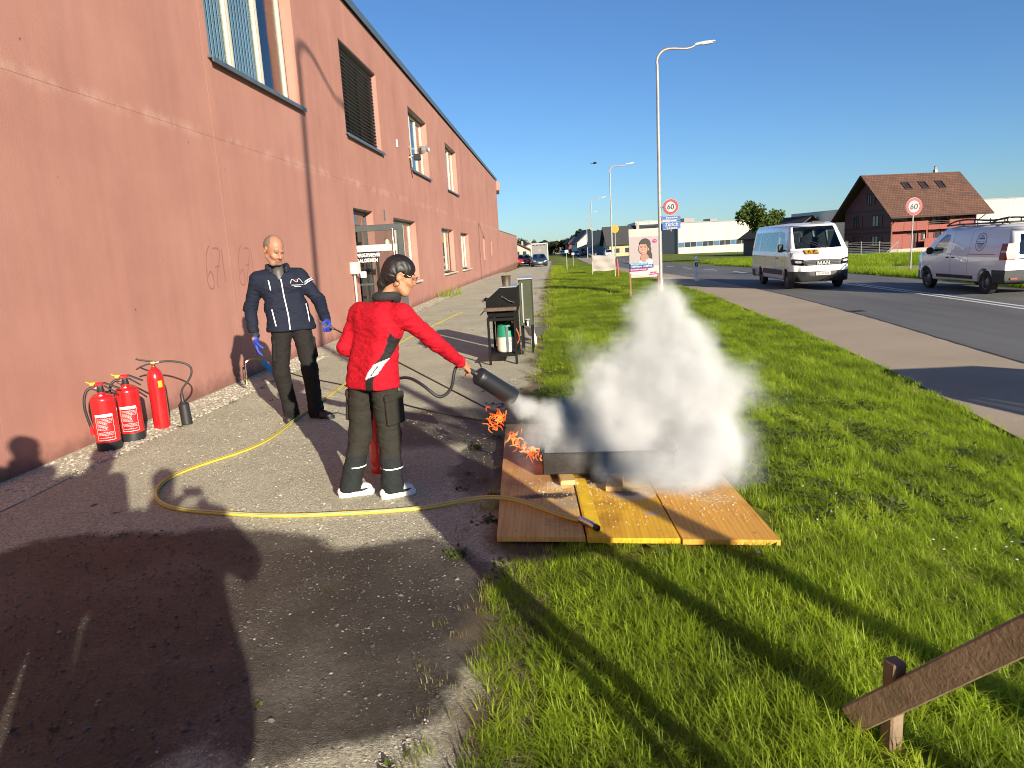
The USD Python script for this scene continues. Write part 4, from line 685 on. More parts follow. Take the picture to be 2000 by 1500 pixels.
# hatchback cars: one outside the frame whose shadow falls on the pavement, the others far off
side_c = poly([(-2.05, .34), (-2.1, .8), (-1.98, 1.0), (-1.55, 1.40), (-1.2, 1.47), (.1, 1.48), (.45, 1.40), (1.15, .98), (1.85, .85), (2.08, .66), (2.1, .4), (1.95, .24), (-1.9, .24)], .08)
front_c = poly([(-.82, .22), (-.88, .5), (-.885, .85), (-.83, .98), (-.66, 1.42), (-.56, 1.50), (.56, 1.50), (.66, 1.42), (.83, .98), (.885, .85), (.88, .5), (.82, .22)], .09)
plan_c = poly([(-.89, -1.8), (-.75, -2.12), (.75, -2.12), (.89, -1.8), (.89, 1.5), (.75, 1.95), (.4, 2.12), (-.4, 2.12), (-.75, 1.95), (-.89, 1.5)], .12)
def car(label, loc, rz, paint, group=None):
    w_ = [('windscreen', fprism([(-.70, 1.0), (.70, 1.0), (.58, 1.40), (-.58, 1.40)], .2, 1.6), 0), ('rear_window', fprism([(-.66, 1.02), (.66, 1.02), (.56, 1.38), (-.56, 1.38)], -2.2, -1.3), 0)]
    for s_ in (-1, 1): x0, x1 = (.4, 1.2) if s_ > 0 else (-1.2, -.4); w_ += [('side_window', prism([(.0, .96), (.95, .97), (.42, 1.33), (.0, 1.38)], x0, x1), 0), ('side_window', prism([(-.08, .96), (-1.45, .99), (-1.25, 1.32), (-.08, 1.38)], x0, x1), 0)]
    t_ = [('front_bumper', bx_m(-2, 2, 1.7, 4, .22, .42), .008, mt_trim), ('grille', fprism([(-.4, .52), (.4, .52), (.42, .64), (-.42, .64)], 1.7, 3), .008, mt_trim)]
    c = vehicle('car', label, 'car', loc, rz, side_c, front_c, plan_c, [(.75, 1.3), (-.75, 1.3), (.75, -1.27), (-.75, -1.27)], .31, w_, paint, group, t_, [(.36, .2, .55), (-.36, .2, .55)], .19)
    for s_ in (-1, 1): obj('headlight', from_m(shell(side_c, front_c, plan_c, .01) ^ fprism([(s_ * .5, .62), (s_ * .84, .66), (s_ * .84, .76), (s_ * .52, .72)][::s_], 1.2, 3)), mt_lampc, c); obj('tail_light', from_m(shell(side_c, front_c, plan_c, .01) ^ bx_m(min(s_ * .62, s_ * 1), max(s_ * .62, s_ * 1), -3, -1.7, .72, .92)), mt_tail, c)
    obj('licence_plate', box((0, 2.115, .46), (.45, .012, .1)), mt_signw, c); return c
CP = {n: M('paint_' + n, c, .25, var=.02, coat=.7) for n, c in (('red', (.42, .012, .012)), ('blue', (.012, .03, .075)), ('silver', (.42, .43, .44)), ('dark', (.03, .032, .035)), ('white', (.7, .7, .68)))}
car('silver hatchback outside the frame whose shadow falls on the pavement', (7.55, 4.6, -.375), PI, CP['silver'])
cr = car('bright red car parked at the far end of the red building', (-3.9, 95.0, float(zt(-3.9, 95))), PI, CP['red']); cb_ = car('dark blue car parked in front of the grey camper at the far path end', (-1.75, 86.0, float(zt(-1.75, 86))), PI + .1, CP['blue']); cd_ = car('dark car coming along the far road behind the blank banner', (11.9, 88.0, float(zt(11.9, 88)) - .012), PI, CP['dark'])
cw_ = car('white car queuing far down the road by the pale chalet', (11.4, 150.0, float(zt(11.4, 150)) - .01), PI, CP['white'])
for k, (x, y, src, lab) in enumerate(((8.3, 155, cd_, 'dark car on the distant road left of the white car'), (5.3, 175, cb_, 'blue car far away at the end of the visible road'), (7.9, 190, cd_, 'dark car at the vanishing end of the road'), (2.6, 200, cw_, 'white car parked far away among the distant houses'), (4.0, 215, cb_, 'small blue car under the far trees'))): dup(src, (x, y, float(zt(x, y))), PI, lab)
# grey camper with white edges
t = thing('camper', 'white edged grey box camper parked at the far end of the path', 'camper', (-1.72, 92.0, float(zt(-1.72, 92))))
mt_boxg = M('box_grey', (.17, .17, .165), .6, var=.04); obj('box_body', box((0, 1.2, 1.65), (2.05, 4.2, 2.1), .05), mt_boxg, t)
for x in (-1.03, 1.03): obj('edge_strip', box((x, -.92, 1.65), (.12, .06, 2.15), .01), mt_signw, t)
obj('edge_strip', box((0, -.92, 2.72), (2.18, .06, .14), .01), mt_signw, t); obj('vent_row', [box((-.7 + .45 * k, -.93, 2.56), (.28, .04, .1)) for k in range(4)], mt_trim, t); obj('emblem', lathe([(0, 0), (.16, 0), (.16, .01), (0, .012)], 16, 'y', (0, -.925, 1.9)), M('faded_red', (.5, .2, .16), .6), t); obj('bumper', box((0, -.9, .5), (2.0, .2, .24), .04), mt_trim, t)
for x in (-.85, .85):
    for y in (-.2, 2.3): wheel(t, x, y, .34, .2)
# ================================================================= people: smooth-union distance fields, polygonised by surface nets
class Field:
    def __init__(s, lo, hi, h):
        s.lo = np.asarray(lo, float); s.h = h; s.n = np.ceil((np.asarray(hi, float) - s.lo) / h).astype(int) + 1
        s.F = np.full(s.n, 0.3, np.float32)
    def _win(s, lo, hi):
        a = np.clip(np.floor((lo - s.lo) / s.h).astype(int), 0, s.n); b = np.clip(np.ceil((hi - s.lo) / s.h).astype(int) + 1, 0, s.n)
        if np.any(b <= a): return None, None
        sl = tuple(slice(i, j) for i, j in zip(a, b))
        g = np.meshgrid(*[np.arange(i, j) * s.h + o for i, j, o in zip(a, b, s.lo)], indexing='ij')
        return sl, np.stack(g, -1)
    def _mix(s, sl, d, k, sub=False):
        d = d.astype(np.float32); f = s.F[sl]
        if sub: d = -d; hh = np.clip(.5 - .5 * (d - f) / k, 0, 1); s.F[sl] = f * hh + d * (1 - hh) + k * hh * (1 - hh)
        else: hh = np.clip(.5 + .5 * (d - f) / k, 0, 1); s.F[sl] = d * (1 - hh) + f * hh - k * hh * (1 - hh)
    def cap(s, a, b, ra, rb=None, k=.02, sub=False):
        a, b = np.asarray(a, float), np.asarray(b, float); rb = ra if rb is None else rb; m = max(ra, rb) + .05 + k
        sl, P = s._win(np.minimum(a, b) - m, np.maximum(a, b) + m)
        if sl is None: return s
        ab = b - a; t = np.clip(((P - a) @ ab) / (ab @ ab + 1e-12), 0, 1); d = np.linalg.norm(P - a - t[..., None] * ab, axis=-1) - (ra + (rb - ra) * t)
        s._mix(sl, d, k, sub); return s
    def ell(s, c, r, R=None, k=.02, sub=False):
        c, r = np.asarray(c, float), np.asarray(r, float); m = r.max() + .05 + k
        sl, P = s._win(c - m, c + m)
        if sl is None: return s
        q = P - c
        if R is not None: q = q @ R
        k0 = np.linalg.norm(q / r, axis=-1); k1 = np.linalg.norm(q / (r * r), axis=-1) + 1e-9
        s._mix(sl, k0 * (k0 - 1) / k1, k, sub); return s
    def cut(s, p, n):
        """keeps the side that n points away from"""
        g = [np.arange(m) * s.h + o for m, o in zip(s.n, s.lo)]; n = _unit(np.asarray(n, float)); p = np.asarray(p, float)
        a = [((g[i] - p[i]) * n[i]).astype(np.float32) for i in range(3)]
        np.maximum(s.F, (a[0][:, None] + a[1][None])[:, :, None] + a[2][None, None, :], out=s.F); return s
    def mesh(s):
        w = np.argwhere((s.F < 0).any((1, 2)))[[0, -1], 0], np.argwhere((s.F < 0).any((0, 2)))[[0, -1], 0], np.argwhere((s.F < 0).any((0, 1)))[[0, -1], 0]
        F = np.pad(s.F, 2, constant_values=.3)[tuple(slice(a + 1, b + 4) for a, b in w)]; off = np.array([a - 1 for a, b in w])
        ins = F < 0; n = np.array(F.shape)
        c8 = [(a, b, c) for a in (0, 1) for b in (0, 1) for c in (0, 1)]
        sl = lambda d: tuple(slice(d[i], n[i] - 1 + d[i]) for i in range(3))
        cn = sum(ins[sl(d)].astype(np.int8) for d in c8); act = (cn > 0) & (cn < 8)
        idx = np.argwhere(act); ids = np.full(act.shape, -1, np.int32); ids[act] = np.arange(len(idx))
        val = {d: F[tuple((idx + d).T)] for d in c8}; acc = np.zeros((len(idx), 3)); cnt = np.zeros(len(idx))
        for ax in range(3):
            for d in c8:
                if d[ax]: continue
                e = list(d); e[ax] = 1; f0, f1 = val[d], val[tuple(e)]; x = (f0 < 0) != (f1 < 0); t = np.where(x, f0 / np.where(f0 == f1, 1, f0 - f1), 0); cnt += x
                for k in range(3): acc[:, k] += (t if k == ax else d[k]) * x
        V = (idx + acc / cnt[:, None] + off - 1 + .0) * s.h + s.lo
        Q = []
        for ax in range(3):
            o = [(ax + 1) % 3, (ax + 2) % 3]; s0 = [slice(1, -1)] * 3; s1 = [slice(1, -1)] * 3; s0[ax] = slice(0, -1); s1[ax] = slice(1, None)
            a, b = ins[tuple(s0)], ins[tuple(s1)]; w = np.argwhere(a != b)
            if not len(w): continue
            flip = a[tuple(w.T)]; base = w.copy(); base[:, o[0]] += 1; base[:, o[1]] += 1
            def cid(d0, d1):
                c = base.copy(); c[:, o[0]] -= d0; c[:, o[1]] -= d1; return ids[tuple(c.T)]
            q = np.stack([cid(1, 1), cid(0, 1), cid(0, 0), cid(1, 0)], 1); q[~flip] = q[~flip][:, ::-1]; Q.append(q)
        return quads(V, np.vstack(Q))
def normals(m):
    v, f = m.vertices, m.faces; fn = np.cross(v[f[:, 1]] - v[f[:, 0]], v[f[:, 2]] - v[f[:, 0]]); n = np.zeros_like(v)
    for k in range(3): np.add.at(n, f[:, k], fn)
    return n / (np.linalg.norm(n, axis=1, keepdims=True) + 1e-12)
def wrinkle(m, amp, sc, seed=0, ridge=True, mask=None):
    v = m.vertices; a = meshkit.fbm(v * np.asarray(sc), 3, seed)
    d = (1 - np.abs(2 * a - 1) * 2.2 if ridge else (a - .5) * 2)
    if mask is not None: d = d * mask(v)
    return tm(v + normals(m) * (d * amp)[:, None], m.faces)
def frame(fwd, upv=(0, 0, 1)):
    """columns: right-to-left axis x (person's left), y forward, z up"""
    f = _unit(np.asarray(fwd, float)); u = np.asarray(upv, float); l = _unit(np.cross(u, f)); z = np.cross(f, l); return np.stack([l, f, z], 1)
def hand(adds, wrist, d, n, side, curl, s=1.0, grow=0.0):
    """wrist; d along the hand; n the way the palm faces; side +1/-1 puts the thumb"""
    x = _unit(np.asarray(d, float)); n = np.asarray(n, float); n = _unit(n - x * (n @ x)); y = np.cross(n, x) * side; w = np.asarray(wrist, float)
    for A in adds:
        A.cap(w - x * .02, w + x * .03 * s, (.026 + grow) * s, (.028 + grow) * s, .015)
        for t in (-.022, 0, .022): A.cap(w + x * .03 * s + y * t * .6 * s, w + x * .088 * s + y * t * 1.2 * s, (.0155 + grow) * s, (.0135 + grow) * s, .012)
    for i in range(4):
        L = (.074, .083, .077, .060)[i] * s; p = w + x * .092 * s + y * (.030 - .020 * i) * s; dirv = _unit(x + y * (.10 - .07 * i)); a = 0
        for j, fr in enumerate((.45, .31, .26)):
            a = curl * (.8, 1.0, .7)[j] * (1 + .08 * i); ax = np.cross(dirv, n); ax = _unit(ax); c, sn = math.cos(a), math.sin(a)
            dirv = _unit(dirv * c + np.cross(ax, dirv) * sn); q = p + dirv * L * fr
            for A in adds: A.cap(p, q, ((.0098, .009, .0083)[j] + grow) * s, ((.009, .0083, .0075)[j] + grow) * s, .004)
            p = q
    p = w + x * .028 * s + y * .026 * s; dirv = _unit(x * .65 + y * .68 + n * .25)
    for j, L in enumerate((.042, .032, .027)):
        q = p + dirv * L * s
        for A in adds: A.cap(p, q, ((.0145, .0115, .0102)[j] + grow) * s, ((.0115, .0102, .0085)[j] + grow) * s, .006)
        p = q; dirv = _unit(dirv + x * .25 + n * (.25 + .5 * curl) - y * .25 * curl)
def head_prims(A, H, R, s=1.0, fem=False):
    W = lambda *p: H + R @ (np.array(p) * s)
    j = .92 if fem else 1.0
    A.ell(W(0, -.018, .035), np.array([.077, .098, .088]) * s, R, .02)
    A.ell(W(0, .028, -.035), np.array([.060 * j, .068, .086]) * s, R, .025)
    A.cap(W(-.028 * j, .062, -.096), W(.028 * j, .062, -.096), .026 * s * j, None, .03)
    A.cap(W(-.052 * j, .0, -.062), W(-.03, .06, -.095), .022 * s * j, .02 * s, .025); A.cap(W(.052 * j, .0, -.062), W(.03, .06, -.095), .022 * s * j, .02 * s, .025)
    A.cap(W(-.034, .086, .026), W(.034, .086, .026), (.012 if not fem else .009) * s, None, .015)
    A.cap(W(-.045, .068, -.025), W(-.03, .08, -.035), .017 * s, None, .02); A.cap(W(.045, .068, -.025), W(.03, .08, -.035), .017 * s, None, .02)
    for q in (-1, 1): A.ell(W(q * .031, .102, .006), np.array([.016, .014, .010]) * s, R, .008, True)
    A.cap(W(0, .094, .014), W(0, .115 if not fem else .109, -.026), .0075 * s, .0115 * s if not fem else .009 * s, .010)
    A.cap(W(-.013, .098, -.03), W(.013, .098, -.03), .0085 * s, None, .008)
    A.cap(W(-.020, .088, -.0555), W(.020, .088, -.0555), .0085 * s, None, .006); A.cap(W(-.018, .087, -.068), W(.018, .087, -.068), .009 * s, None, .006)
    A.cap(W(-.022, .104, -.0615), W(.022, .104, -.0615), .0028 * s, None, .005, True)
    for q in (-1, 1):
        A.ell(W(q * .080, -.008, -.006), np.array([.010, .020, .033]) * s, R @ rmat([0, 0, 1], -q * .35), .008)
        A.ell(W(q * .089, -.003, .0), np.array([.008, .010, .016]) * s, R, .006, True)
def face_cols(V, H, R, s, skin, lip, brow, stub=None):
    q = ((V - H) @ R) / s; c = np.repeat(np.array([skin], float), len(V), 0)
    x, y, z = np.abs(q[:, 0]), q[:, 1], q[:, 2]
    red = np.exp(-(((x - .045) / .03) ** 2 + ((z + .03) / .03) ** 2)) * (y > 0); c += red[:, None] * np.array([.04, -.01, -.01])
    if stub is not None:
        m = np.clip((y - .005) / .02, 0, 1) * (z < -.037) * (z > -.14) * np.clip((-.035 - z) / .01, 0, 1); m = m * (1 - .0 * x); c = c * (1 - .4 * m[:, None]) + np.array(stub) * .4 * m[:, None]
    m = (x < .026) * (y > .07) * (z < -.049) * (z > -.074); c = np.where(m[:, None], lip, c)
    m = (x > .012) * (x < .048) * (y > .055) * (z > .020 + .1 * (x - .03)) * (z < .033); c = np.where(m[:, None], brow, c)
    return c
def shoe(name, ank, d, mat, sole, parent, L=.28, hi=.11, w=1.0, h=.008):
    d = _unit(np.array([d[0], d[1], 0.])); a = np.array([ank[0], ank[1], 0.]); y = np.array([-d[1], d[0], 0])
    A = Field(a - [.33, .33, .03], a + [.33, .33, .22], h)
    heel = a - d * .055; toe = heel + d * (L - .085)
    A.cap(heel + [0, 0, .045], toe + [0, 0, .036], .043 * w, .036 * w, .02); A.cap(a + d * .10 - y * .008 + [0, 0, .04], toe + [0, 0, .034], .046 * w, .038 * w, .02)
    A.cap(a + [0, 0, .04], a + [0, 0, hi], .045 * w, .044 * w, .02); A.cap(a + [0, 0, hi - .01], a + d * .11 + [0, 0, .05], .036 * w, .033 * w, .03)
    A.cut((0, 0, .016), (0, 0, -1)); A.cut((0, 0, hi + .005), (0, 0, 1))
    sh = obj('shoe', A.mesh(), mat, parent, smooth=True)
    pr = so.unary_union([sg.LineString([heel[:2], toe[:2]]).buffer(.046 * w), sg.LineString([(a + d * .10 - y * .008)[:2], toe[:2]]).buffer(.05 * w)]).buffer(.02).buffer(-.02)
    obj('sole', extr(pr.simplify(.002), .024, 'z', .002), sole, sh)
    return sh
def bodies(J, h, box_pad=.35):
    P = np.array([np.asarray(v, float) for k, v in J.items() if np.shape(v) == (3,) and not k.startswith('d')]); return P.min(0) - box_pad, P.max(0) + box_pad
def person(label, J, opt, group=None):
    """J: joints in metres; opt: sizes, colours. Parts: body, jacket, trousers, hair, shoes, gloves"""
    s = opt.get('s', 1.0); h = opt.get('h', .006); fem = opt.get('fem', False)
    root = np.array([J['pelvis'][0], J['pelvis'][1], 0.])
    t = thing('person', label, 'person', root, 0, group)
    K = {k: (np.asarray(v, float) - root if np.shape(v) == (3,) and not k.startswith('d') else v) for k, v in J.items()}
    lo, hi = bodies(K, h); lo[2] = -.02
    FT = frame(J['df']); l3, f3 = FT[:, 0], FT[:, 1]
    HR = frame(J['dhead'], J.get('dup', (0, 0, 1))); H = K['head']
    # one continuous body
    A = Field(lo, hi, h)
    head_prims(A, H, HR, opt.get('hs', 1.0), fem)
    A.cap(K['neck'], H + HR @ np.array([0, -.02, -.04]), .056 * s * (.85 if fem else 1), .052 * s * (.85 if fem else 1), .03)
    A.cap(K['neck'] - [0, 0, .06], K['chest'], .065, .08, .04); A.cap(K['chest'] - l3 * .07, K['chest'] + l3 * .07, .065, None, .04); A.cap(K['chest'], K['pelvis'], .075, .075, .04)
    for q in 'LR':
        sg_ = 1 if q == 'L' else -1
        A.cap(K['chest'] + [0, 0, .08], K['sh' + q], .045, .042, .03); A.cap(K['sh' + q], K['el' + q], .043, .036, .02); A.cap(K['el' + q], K['wr' + q], .036, .025 * s, .02)
        A.cap(K['pelvis'], K['hip' + q], .075, .065, .03); A.cap(K['hip' + q], K['kn' + q], .07, .048, .03); A.cap(K['kn' + q], K['an' + q], .048, .035, .03)
        hand([A], K['wr' + q], J['dh' + q], J['dn' + q], J.get('dside' + q, 1 if q == 'L' else -1), J.get('dc' + q, .35), opt.get('hands', 1.0))
    m = A.mesh(); col = face_cols(m.vertices, H, HR, opt.get('hs', 1.0), opt['skin'], opt['lip'], opt['brow'], opt.get('stub'))
    if 'shirt' in opt:
        zc = (m.vertices[:, 2] < K['neck'][2] + opt.get('shirt_z', -.01)); col = np.where(zc[:, None] & (np.linalg.norm((m.vertices - K['neck'])[:, :2], axis=1) < .16)[:, None], opt['shirt'], col)
    body = obj('body', m, opt['mskin'], t, smooth=True, col=col)
    # eyes
    for q in (-1, 1):
        e = lathe([(0, -.0115), (.0065, -.0095), (.0105, -.005), (.0118, 0), (.0105, .005), (.0065, .0095), (0, .0115)], 14); hs = opt.get('hs', 1.0)
        ev = tm((e.vertices * [1, .8, .62] + [q * .031, .0815, .006]) * hs @ HR.T + H, e.faces)
        ob = obj('eye', ev, opt['meye'], body, smooth=True)
        iris = lathe([(0, .0012), (.0052, .0), (.0052, -.002)], 10, 'y'); obj('iris', tm((iris.vertices + [q * .031, .0908, .0035]) * hs @ HR.T + H, iris.faces), opt['miris'], ob)
    # jacket
    if opt.get('jacket'):
        B = Field(lo, hi, h); jw = opt.get('jw', 1.0); c, p = K['chest'], K['pelvis']; hem = opt['hem']
        mid = c * .45 + p * .55
        B.cap(c - l3 * .105 * jw + [0, 0, .0], c + l3 * .105 * jw, .125 * jw, None, .05)
        B.cap(mid - l3 * .085 * jw, mid + l3 * .085 * jw, .125 * jw, None, .09); B.cap(p - l3 * .095 * jw, p + l3 * .095 * jw, .132 * jw, None, .09)
        B.cap(p - l3 * .1 * jw + [0, 0, -.12], p + l3 * .1 * jw - [0, 0, .12], .135 * jw, None, .09)
        B.cap(c - l3 * .09 * jw - f3 * .02 + [0, 0, .07], c + l3 * .09 * jw - f3 * .02 + [0, 0, .07], .10 * jw, None, .06)
        for q in 'LR':
            B.cap(K['neck'] * .6 + c * .4 + [0, 0, -.0], K['sh' + q] + [0, 0, .0], .075 * jw, .062 * jw, .06)
            dm = K['el' + q]; B.cap(K['sh' + q], dm, .072 * jw, .058 * jw, .05); B.cap(dm, K['wr' + q] - np.asarray(_unit(K['wr' + q] - dm)) * .012, .058 * jw, .041 * jw, .025)
        B.cut(p + np.array([0, 0, hem]), FT @ np.array([0, 0, -1.0]))
        # neck opening and collar
        nk = K['neck']; up = _unit(H - nk) if opt.get('tilt_collar', True) else np.array([0, 0, 1.])
        B.cap(nk + f3 * opt.get('vopen', .02) - [0, 0, .02], nk + up * .2, .068 * s * opt.get('neckw', 1), None, .012, True)
        if opt.get('open_front'): B.cap(nk + f3 * .10 + [0, 0, -.13], nk + f3 * .06 + [0, 0, .06], .012, .062, .015, True)
        m = B.mesh()
        m = wrinkle(m, opt.get('wr', .006), (7, 7, 15), 3); m = wrinkle(m, opt.get('wr2', .006), (13, 13, 20), 8, True, lambda v: ss(.32, .05, np.abs(v[:, 2] - (p[2] + .10)))); m = wrinkle(m, .0025, (30, 30, 34), 5, False)
        jc = obj('jacket', m, opt['mjacket'], t, smooth=True, col=opt['jcol'](m.vertices + root, FT, J))
        C = Field(nk - .25, nk + .25, h * .9); a0 = opt.get('collar_gap', .5)
        pts = []
        for a in np.linspace(a0, 2 * PI - a0, 15):
            w = .083 * s * opt.get('neckw', 1); b_ = f3 * math.cos(a) * w * 1.08 + l3 * math.sin(a) * w
            pts.append(nk + b_ + f3 * opt.get('vopen', .02) + up * (.012 + (.012 if math.cos(a) < 0 else -.035 * math.cos(a))))
        for u, v in zip(pts[:-1], pts[1:]): C.cap(u, v, .020, None, .012); C.cap(u + up * opt.get('collar_h', .04), v + up * opt.get('collar_h', .04), .015, None, .02)
        if opt.get('hood'): C.ell(nk - f3 * .105 + [0, 0, -.015], (.125, .06, .085), FT, .04); C.ell(nk - f3 * .07 + up * .07, (.075, .035, .06), FT, .02, True)
        obj('collar', C.mesh(), opt['mcollar'], jc, smooth=True)
        for q in 'LR':
            dv = _unit(K['wr' + q] - K['el' + q]); obj('cuff', tube([K['wr' + q] - dv * .045, K['wr' + q] - dv * .03, K['wr' + q] - dv * .008], [.043 * jw, .045 * jw, .040 * jw], 16), opt['mcuff'], jc, smooth=50)
    # trousers
    T_ = Field(lo, hi, h); p = K['pelvis']; tw = opt.get('tw', 1.0)
    T_.cap(p - l3 * .065 + [0, 0, .0], p + l3 * .065 + [0, 0, .0], .112 * tw, None, .05)
    for q in 'LR':
        an = K['an' + q]; T_.cap(K['hip' + q] + [0, 0, .02], K['kn' + q], .098 * tw, .076 * tw, .035); T_.cap(K['kn' + q], an * .9 + K['kn' + q] * .1, .076 * tw, .070 * tw, .03); T_.cap(an + (K['kn' + q] - an) * .12, an - [0, 0, .03], .072 * tw, .078 * tw, .02)
    T_.cut((0, 0, opt.get('thz', .055)), (0, 0, -1)); T_.cut(p + [0, 0, .07], (0, 0, 1))
    m = T_.mesh(); kz = [K['knL'][2], .1]
    m = wrinkle(m, .0065, (8, 8, 15), 11, True); m = wrinkle(m, .003, (26, 26, 30), 12, False)
    tr_ = obj('trousers', m, opt['mtrouser'], t, smooth=True, col=opt['tcol'](m.vertices + root, FT, J))
    if opt.get('pockets'):
        for q in 'LR':
            sgn = 1 if q == 'L' else -1; zz = _unit(K['hip' + q] - K['kn' + q]); sd = _unit(l3 * sgn - zz * (l3 * sgn @ zz)); fw = np.cross(zz, sd); g = K['hip' + q] * .50 + K['kn' + q] * .50 + sd * .082 * tw
            Rp = np.stack([fw, sd, zz], 1)
            for pc_, ps_, nm in ((g - zz * .01 - sd * .004, (.155, .034, .20), 'cargo_pocket'), (g + zz * .082 - sd * .0, (.165, .036, .055), 'pocket_flap')):
                pm_ = box(pc_, ps_, .011, Rp); obj(nm, pm_, opt['mtrouser'], tr_, col=opt['tcol'](pm_.vertices + root, FT, J))
    for q in 'LR': shoe('shoe', K['an' + q], J['dt' + q], opt['mshoe'], opt['msole'], t, opt.get('shoeL', .29), opt.get('shoeh', .11), opt.get('shoew', 1.0), max(h, .006))
    # hair
    if 'hair' in opt: opt['hair'](t, H, HR, opt.get('hs', 1.0), h, K)
    if opt.get('mglove'):
        for q in 'LR':
            w = K['wr' + q]; G_ = Field(w - .3, w + .3, .005); hand([G_], w, J['dh' + q], J['dn' + q], J.get('dside' + q, 1 if q == 'L' else -1), J.get('dc' + q, .35), opt.get('hands', 1.0), .0028)
            G_.cut(w - _unit(np.asarray(J['dh' + q], float)) * .022, -np.asarray(J['dh' + q], float)); obj('glove', G_.mesh(), opt['mglove'], t, smooth=True)
    return t, K, root, FT, H, HR
mt_skin = VC('skin', .5, .1, 300, .06, 40, spec=.4, sss=.08); mt_cloth = VC('cloth_soft', .8, .25, 900, .10, 60, spec=.2); mt_fleece = VC('cloth_fleece', .85, .3, 500, .28, 55, spec=.2); mt_twill = VC('cloth_twill', .85, .3, 1100, .10, 40, spec=.2)
mt_eye = M('eye_white', (.30, .27, .25), .3, var=.02); mt_iris = M('iris_brown', (.05, .03, .02), .2)
mt_navy = M('navy_softshell', (.010, .0135, .026), .75, bump=.2, bscale=500); mt_black = M('black_cloth', (.018, .017, .017), .85, bump=.2, bscale=400); mt_redc = M('red_fleece', (.40, .005, .015), .85, var=.2, scale=60); mt_blueg = M('blue_glove', (.02, .045, .30), .6, var=.2, scale=30, bump=.3, bscale=300)
mt_bshoe = M('black_shoe', (.016, .015, .015), .55, bump=.2, bscale=100); mt_wshoe = M('white_shoe', (.72, .70, .66), .55, var=.05); mt_wsole = M('white_sole', (.78, .76, .70), .6, var=.04); mt_reflect = M('reflective_white', (.78, .78, .78), .4, var=.03)
mt_hair_b = usdkit.material(stage, '/World/Looks/black_hair', {'tc': ('texture_coordinate', {}), 'mp': ('mapping', {'scale': (300, 40, 60)}), 'ns': ('noise_texture', {'scale': 1.0, 'detail': 3}), 'b': ('bump', {'strength': .35, 'distance': .004}), 'p': ('principled_bsdf', {'base_color': (.012, .009, .008), 'roughness': .45, 'specular_ior_level': .45})}, [('tc.object', 'mp.vector'), ('mp.vector', 'ns.vector'), ('ns.fac', 'b.height'), ('b.normal', 'p.normal')], surface='p.BSDF')
mt_hair_g = M('cropped_grey_hair', (.16, .115, .08), .8, var=.4, scale=220, bump=.5, bscale=350)
def jnavy(V, FT, J): return np.repeat([[.010, .0135, .026]], len(V), 0)
def tdark(V, FT, J): return np.repeat([[.015, .0135, .0125]], len(V), 0)
def hair_crop(t, H, R, s, h, K):
    A = Field(H - .2, H + .2, .005); W = lambda *p: H + R @ (np.array(p) * s)
    A.ell(W(0, -.022, .033), np.array([.0815, .0985, .090]) * s, R, .01); A.cut(W(0, .028, 0), R[:, 1]); A.ell(W(0, .07, .12), np.array([.062, .10, .085]) * s, R, .02, True)
    A.cut(W(0, 0, -.045), -(R @ np.array([0, .35, 1.]))); A.ell(W(.08, .0, -.01), np.array([.02, .032, .042]) * s, R, .01, True); A.ell(W(-.08, .0, -.01), np.array([.02, .032, .042]) * s, R, .01, True)
    obj('hair', A.mesh(), mt_hair_g, t, smooth=True)
def hair_bun(t, H, R, s, h, K):
    A = Field(H - .28, H + .22, .005); W = lambda *p: H + R @ (np.array(p) * s)
    A.ell(W(0, -.020, .038), np.array([.086, .108, .096]) * s, R, .01); A.ell(W(0, -.06, -.01), np.array([.076, .066, .085]) * s, R, .03)
    A.cut(W(0, .075, 0), R @ np.array([0, 1., -.35])); A.ell(W(0, .135, -.02), np.array([.075, .075, .095]) * s, R, .01, True)
    for q in (-1, 1): A.ell(W(q * .09, .012, -.03), np.array([.03, .045, .055]) * s, R, .012, True)
    A.ell(W(0, .01, -.09), np.array([.062, .075, .07]) * s, R, .01, True)
    A.cap(W(0, -.085, -.04), W(.0, -.098, -.085), .034 * s, .032 * s, .03); A.cap(W(0, -.098, -.085), W(0, -.085, -.15), .032 * s, .022 * s, .02)
    m = A.mesh(); q = (m.vertices - H) @ R / s; g_ = np.arctan2(q[:, 2] + .02, q[:, 1] + .02); u_ = np.stack([q[:, 0] * 110, g_ * 2.2, 0 * g_], 1); dd = meshkit.noise(u_, 4) * .6 + meshkit.noise(u_ * [2.3, 1.5, 1], 5) * .4 - .5
    obj('hair', tm(m.vertices + normals(m) * (dd * .0075)[:, None], m.faces), mt_hair_b, t, smooth=True)
# --- man
JM = dict(pelvis=(-2.72, 7.17, 1.00), chest=(-2.79, 7.18, 1.40), neck=(-2.80, 7.18, 1.56), head=(-2.775, 7.08, 1.76), shR=(-2.985, 7.095, 1.475), shL=(-2.615, 7.28, 1.485), elR=(-3.12, 7.14, 1.18), wrR=(-3.055, 7.02, .885),
          elL=(-2.44, 7.28, 1.23), wrL=(-2.30, 7.02, 1.035), hipR=(-2.81, 7.12, .95), hipL=(-2.63, 7.20, .95), knR=(-2.85, 7.09, .52), knL=(-2.56, 7.13, .52), anR=(-2.81, 7.14, .09), anL=(-2.555, 7.17, .09),
          df=(.42, -.9, 0), dhead=(.72, -.58, -.46), dup=(.1, -.05, 1), dhR=(.10, -.15, -1), dnR=(.8, .5, 0.1), dcR=.28, dhL=(.55, -.62, -.55), dnL=(-.2, -.45, -.4), dcL=1.05, dtR=(.15, -1, 0), dtL=(.92, -.40, 0))
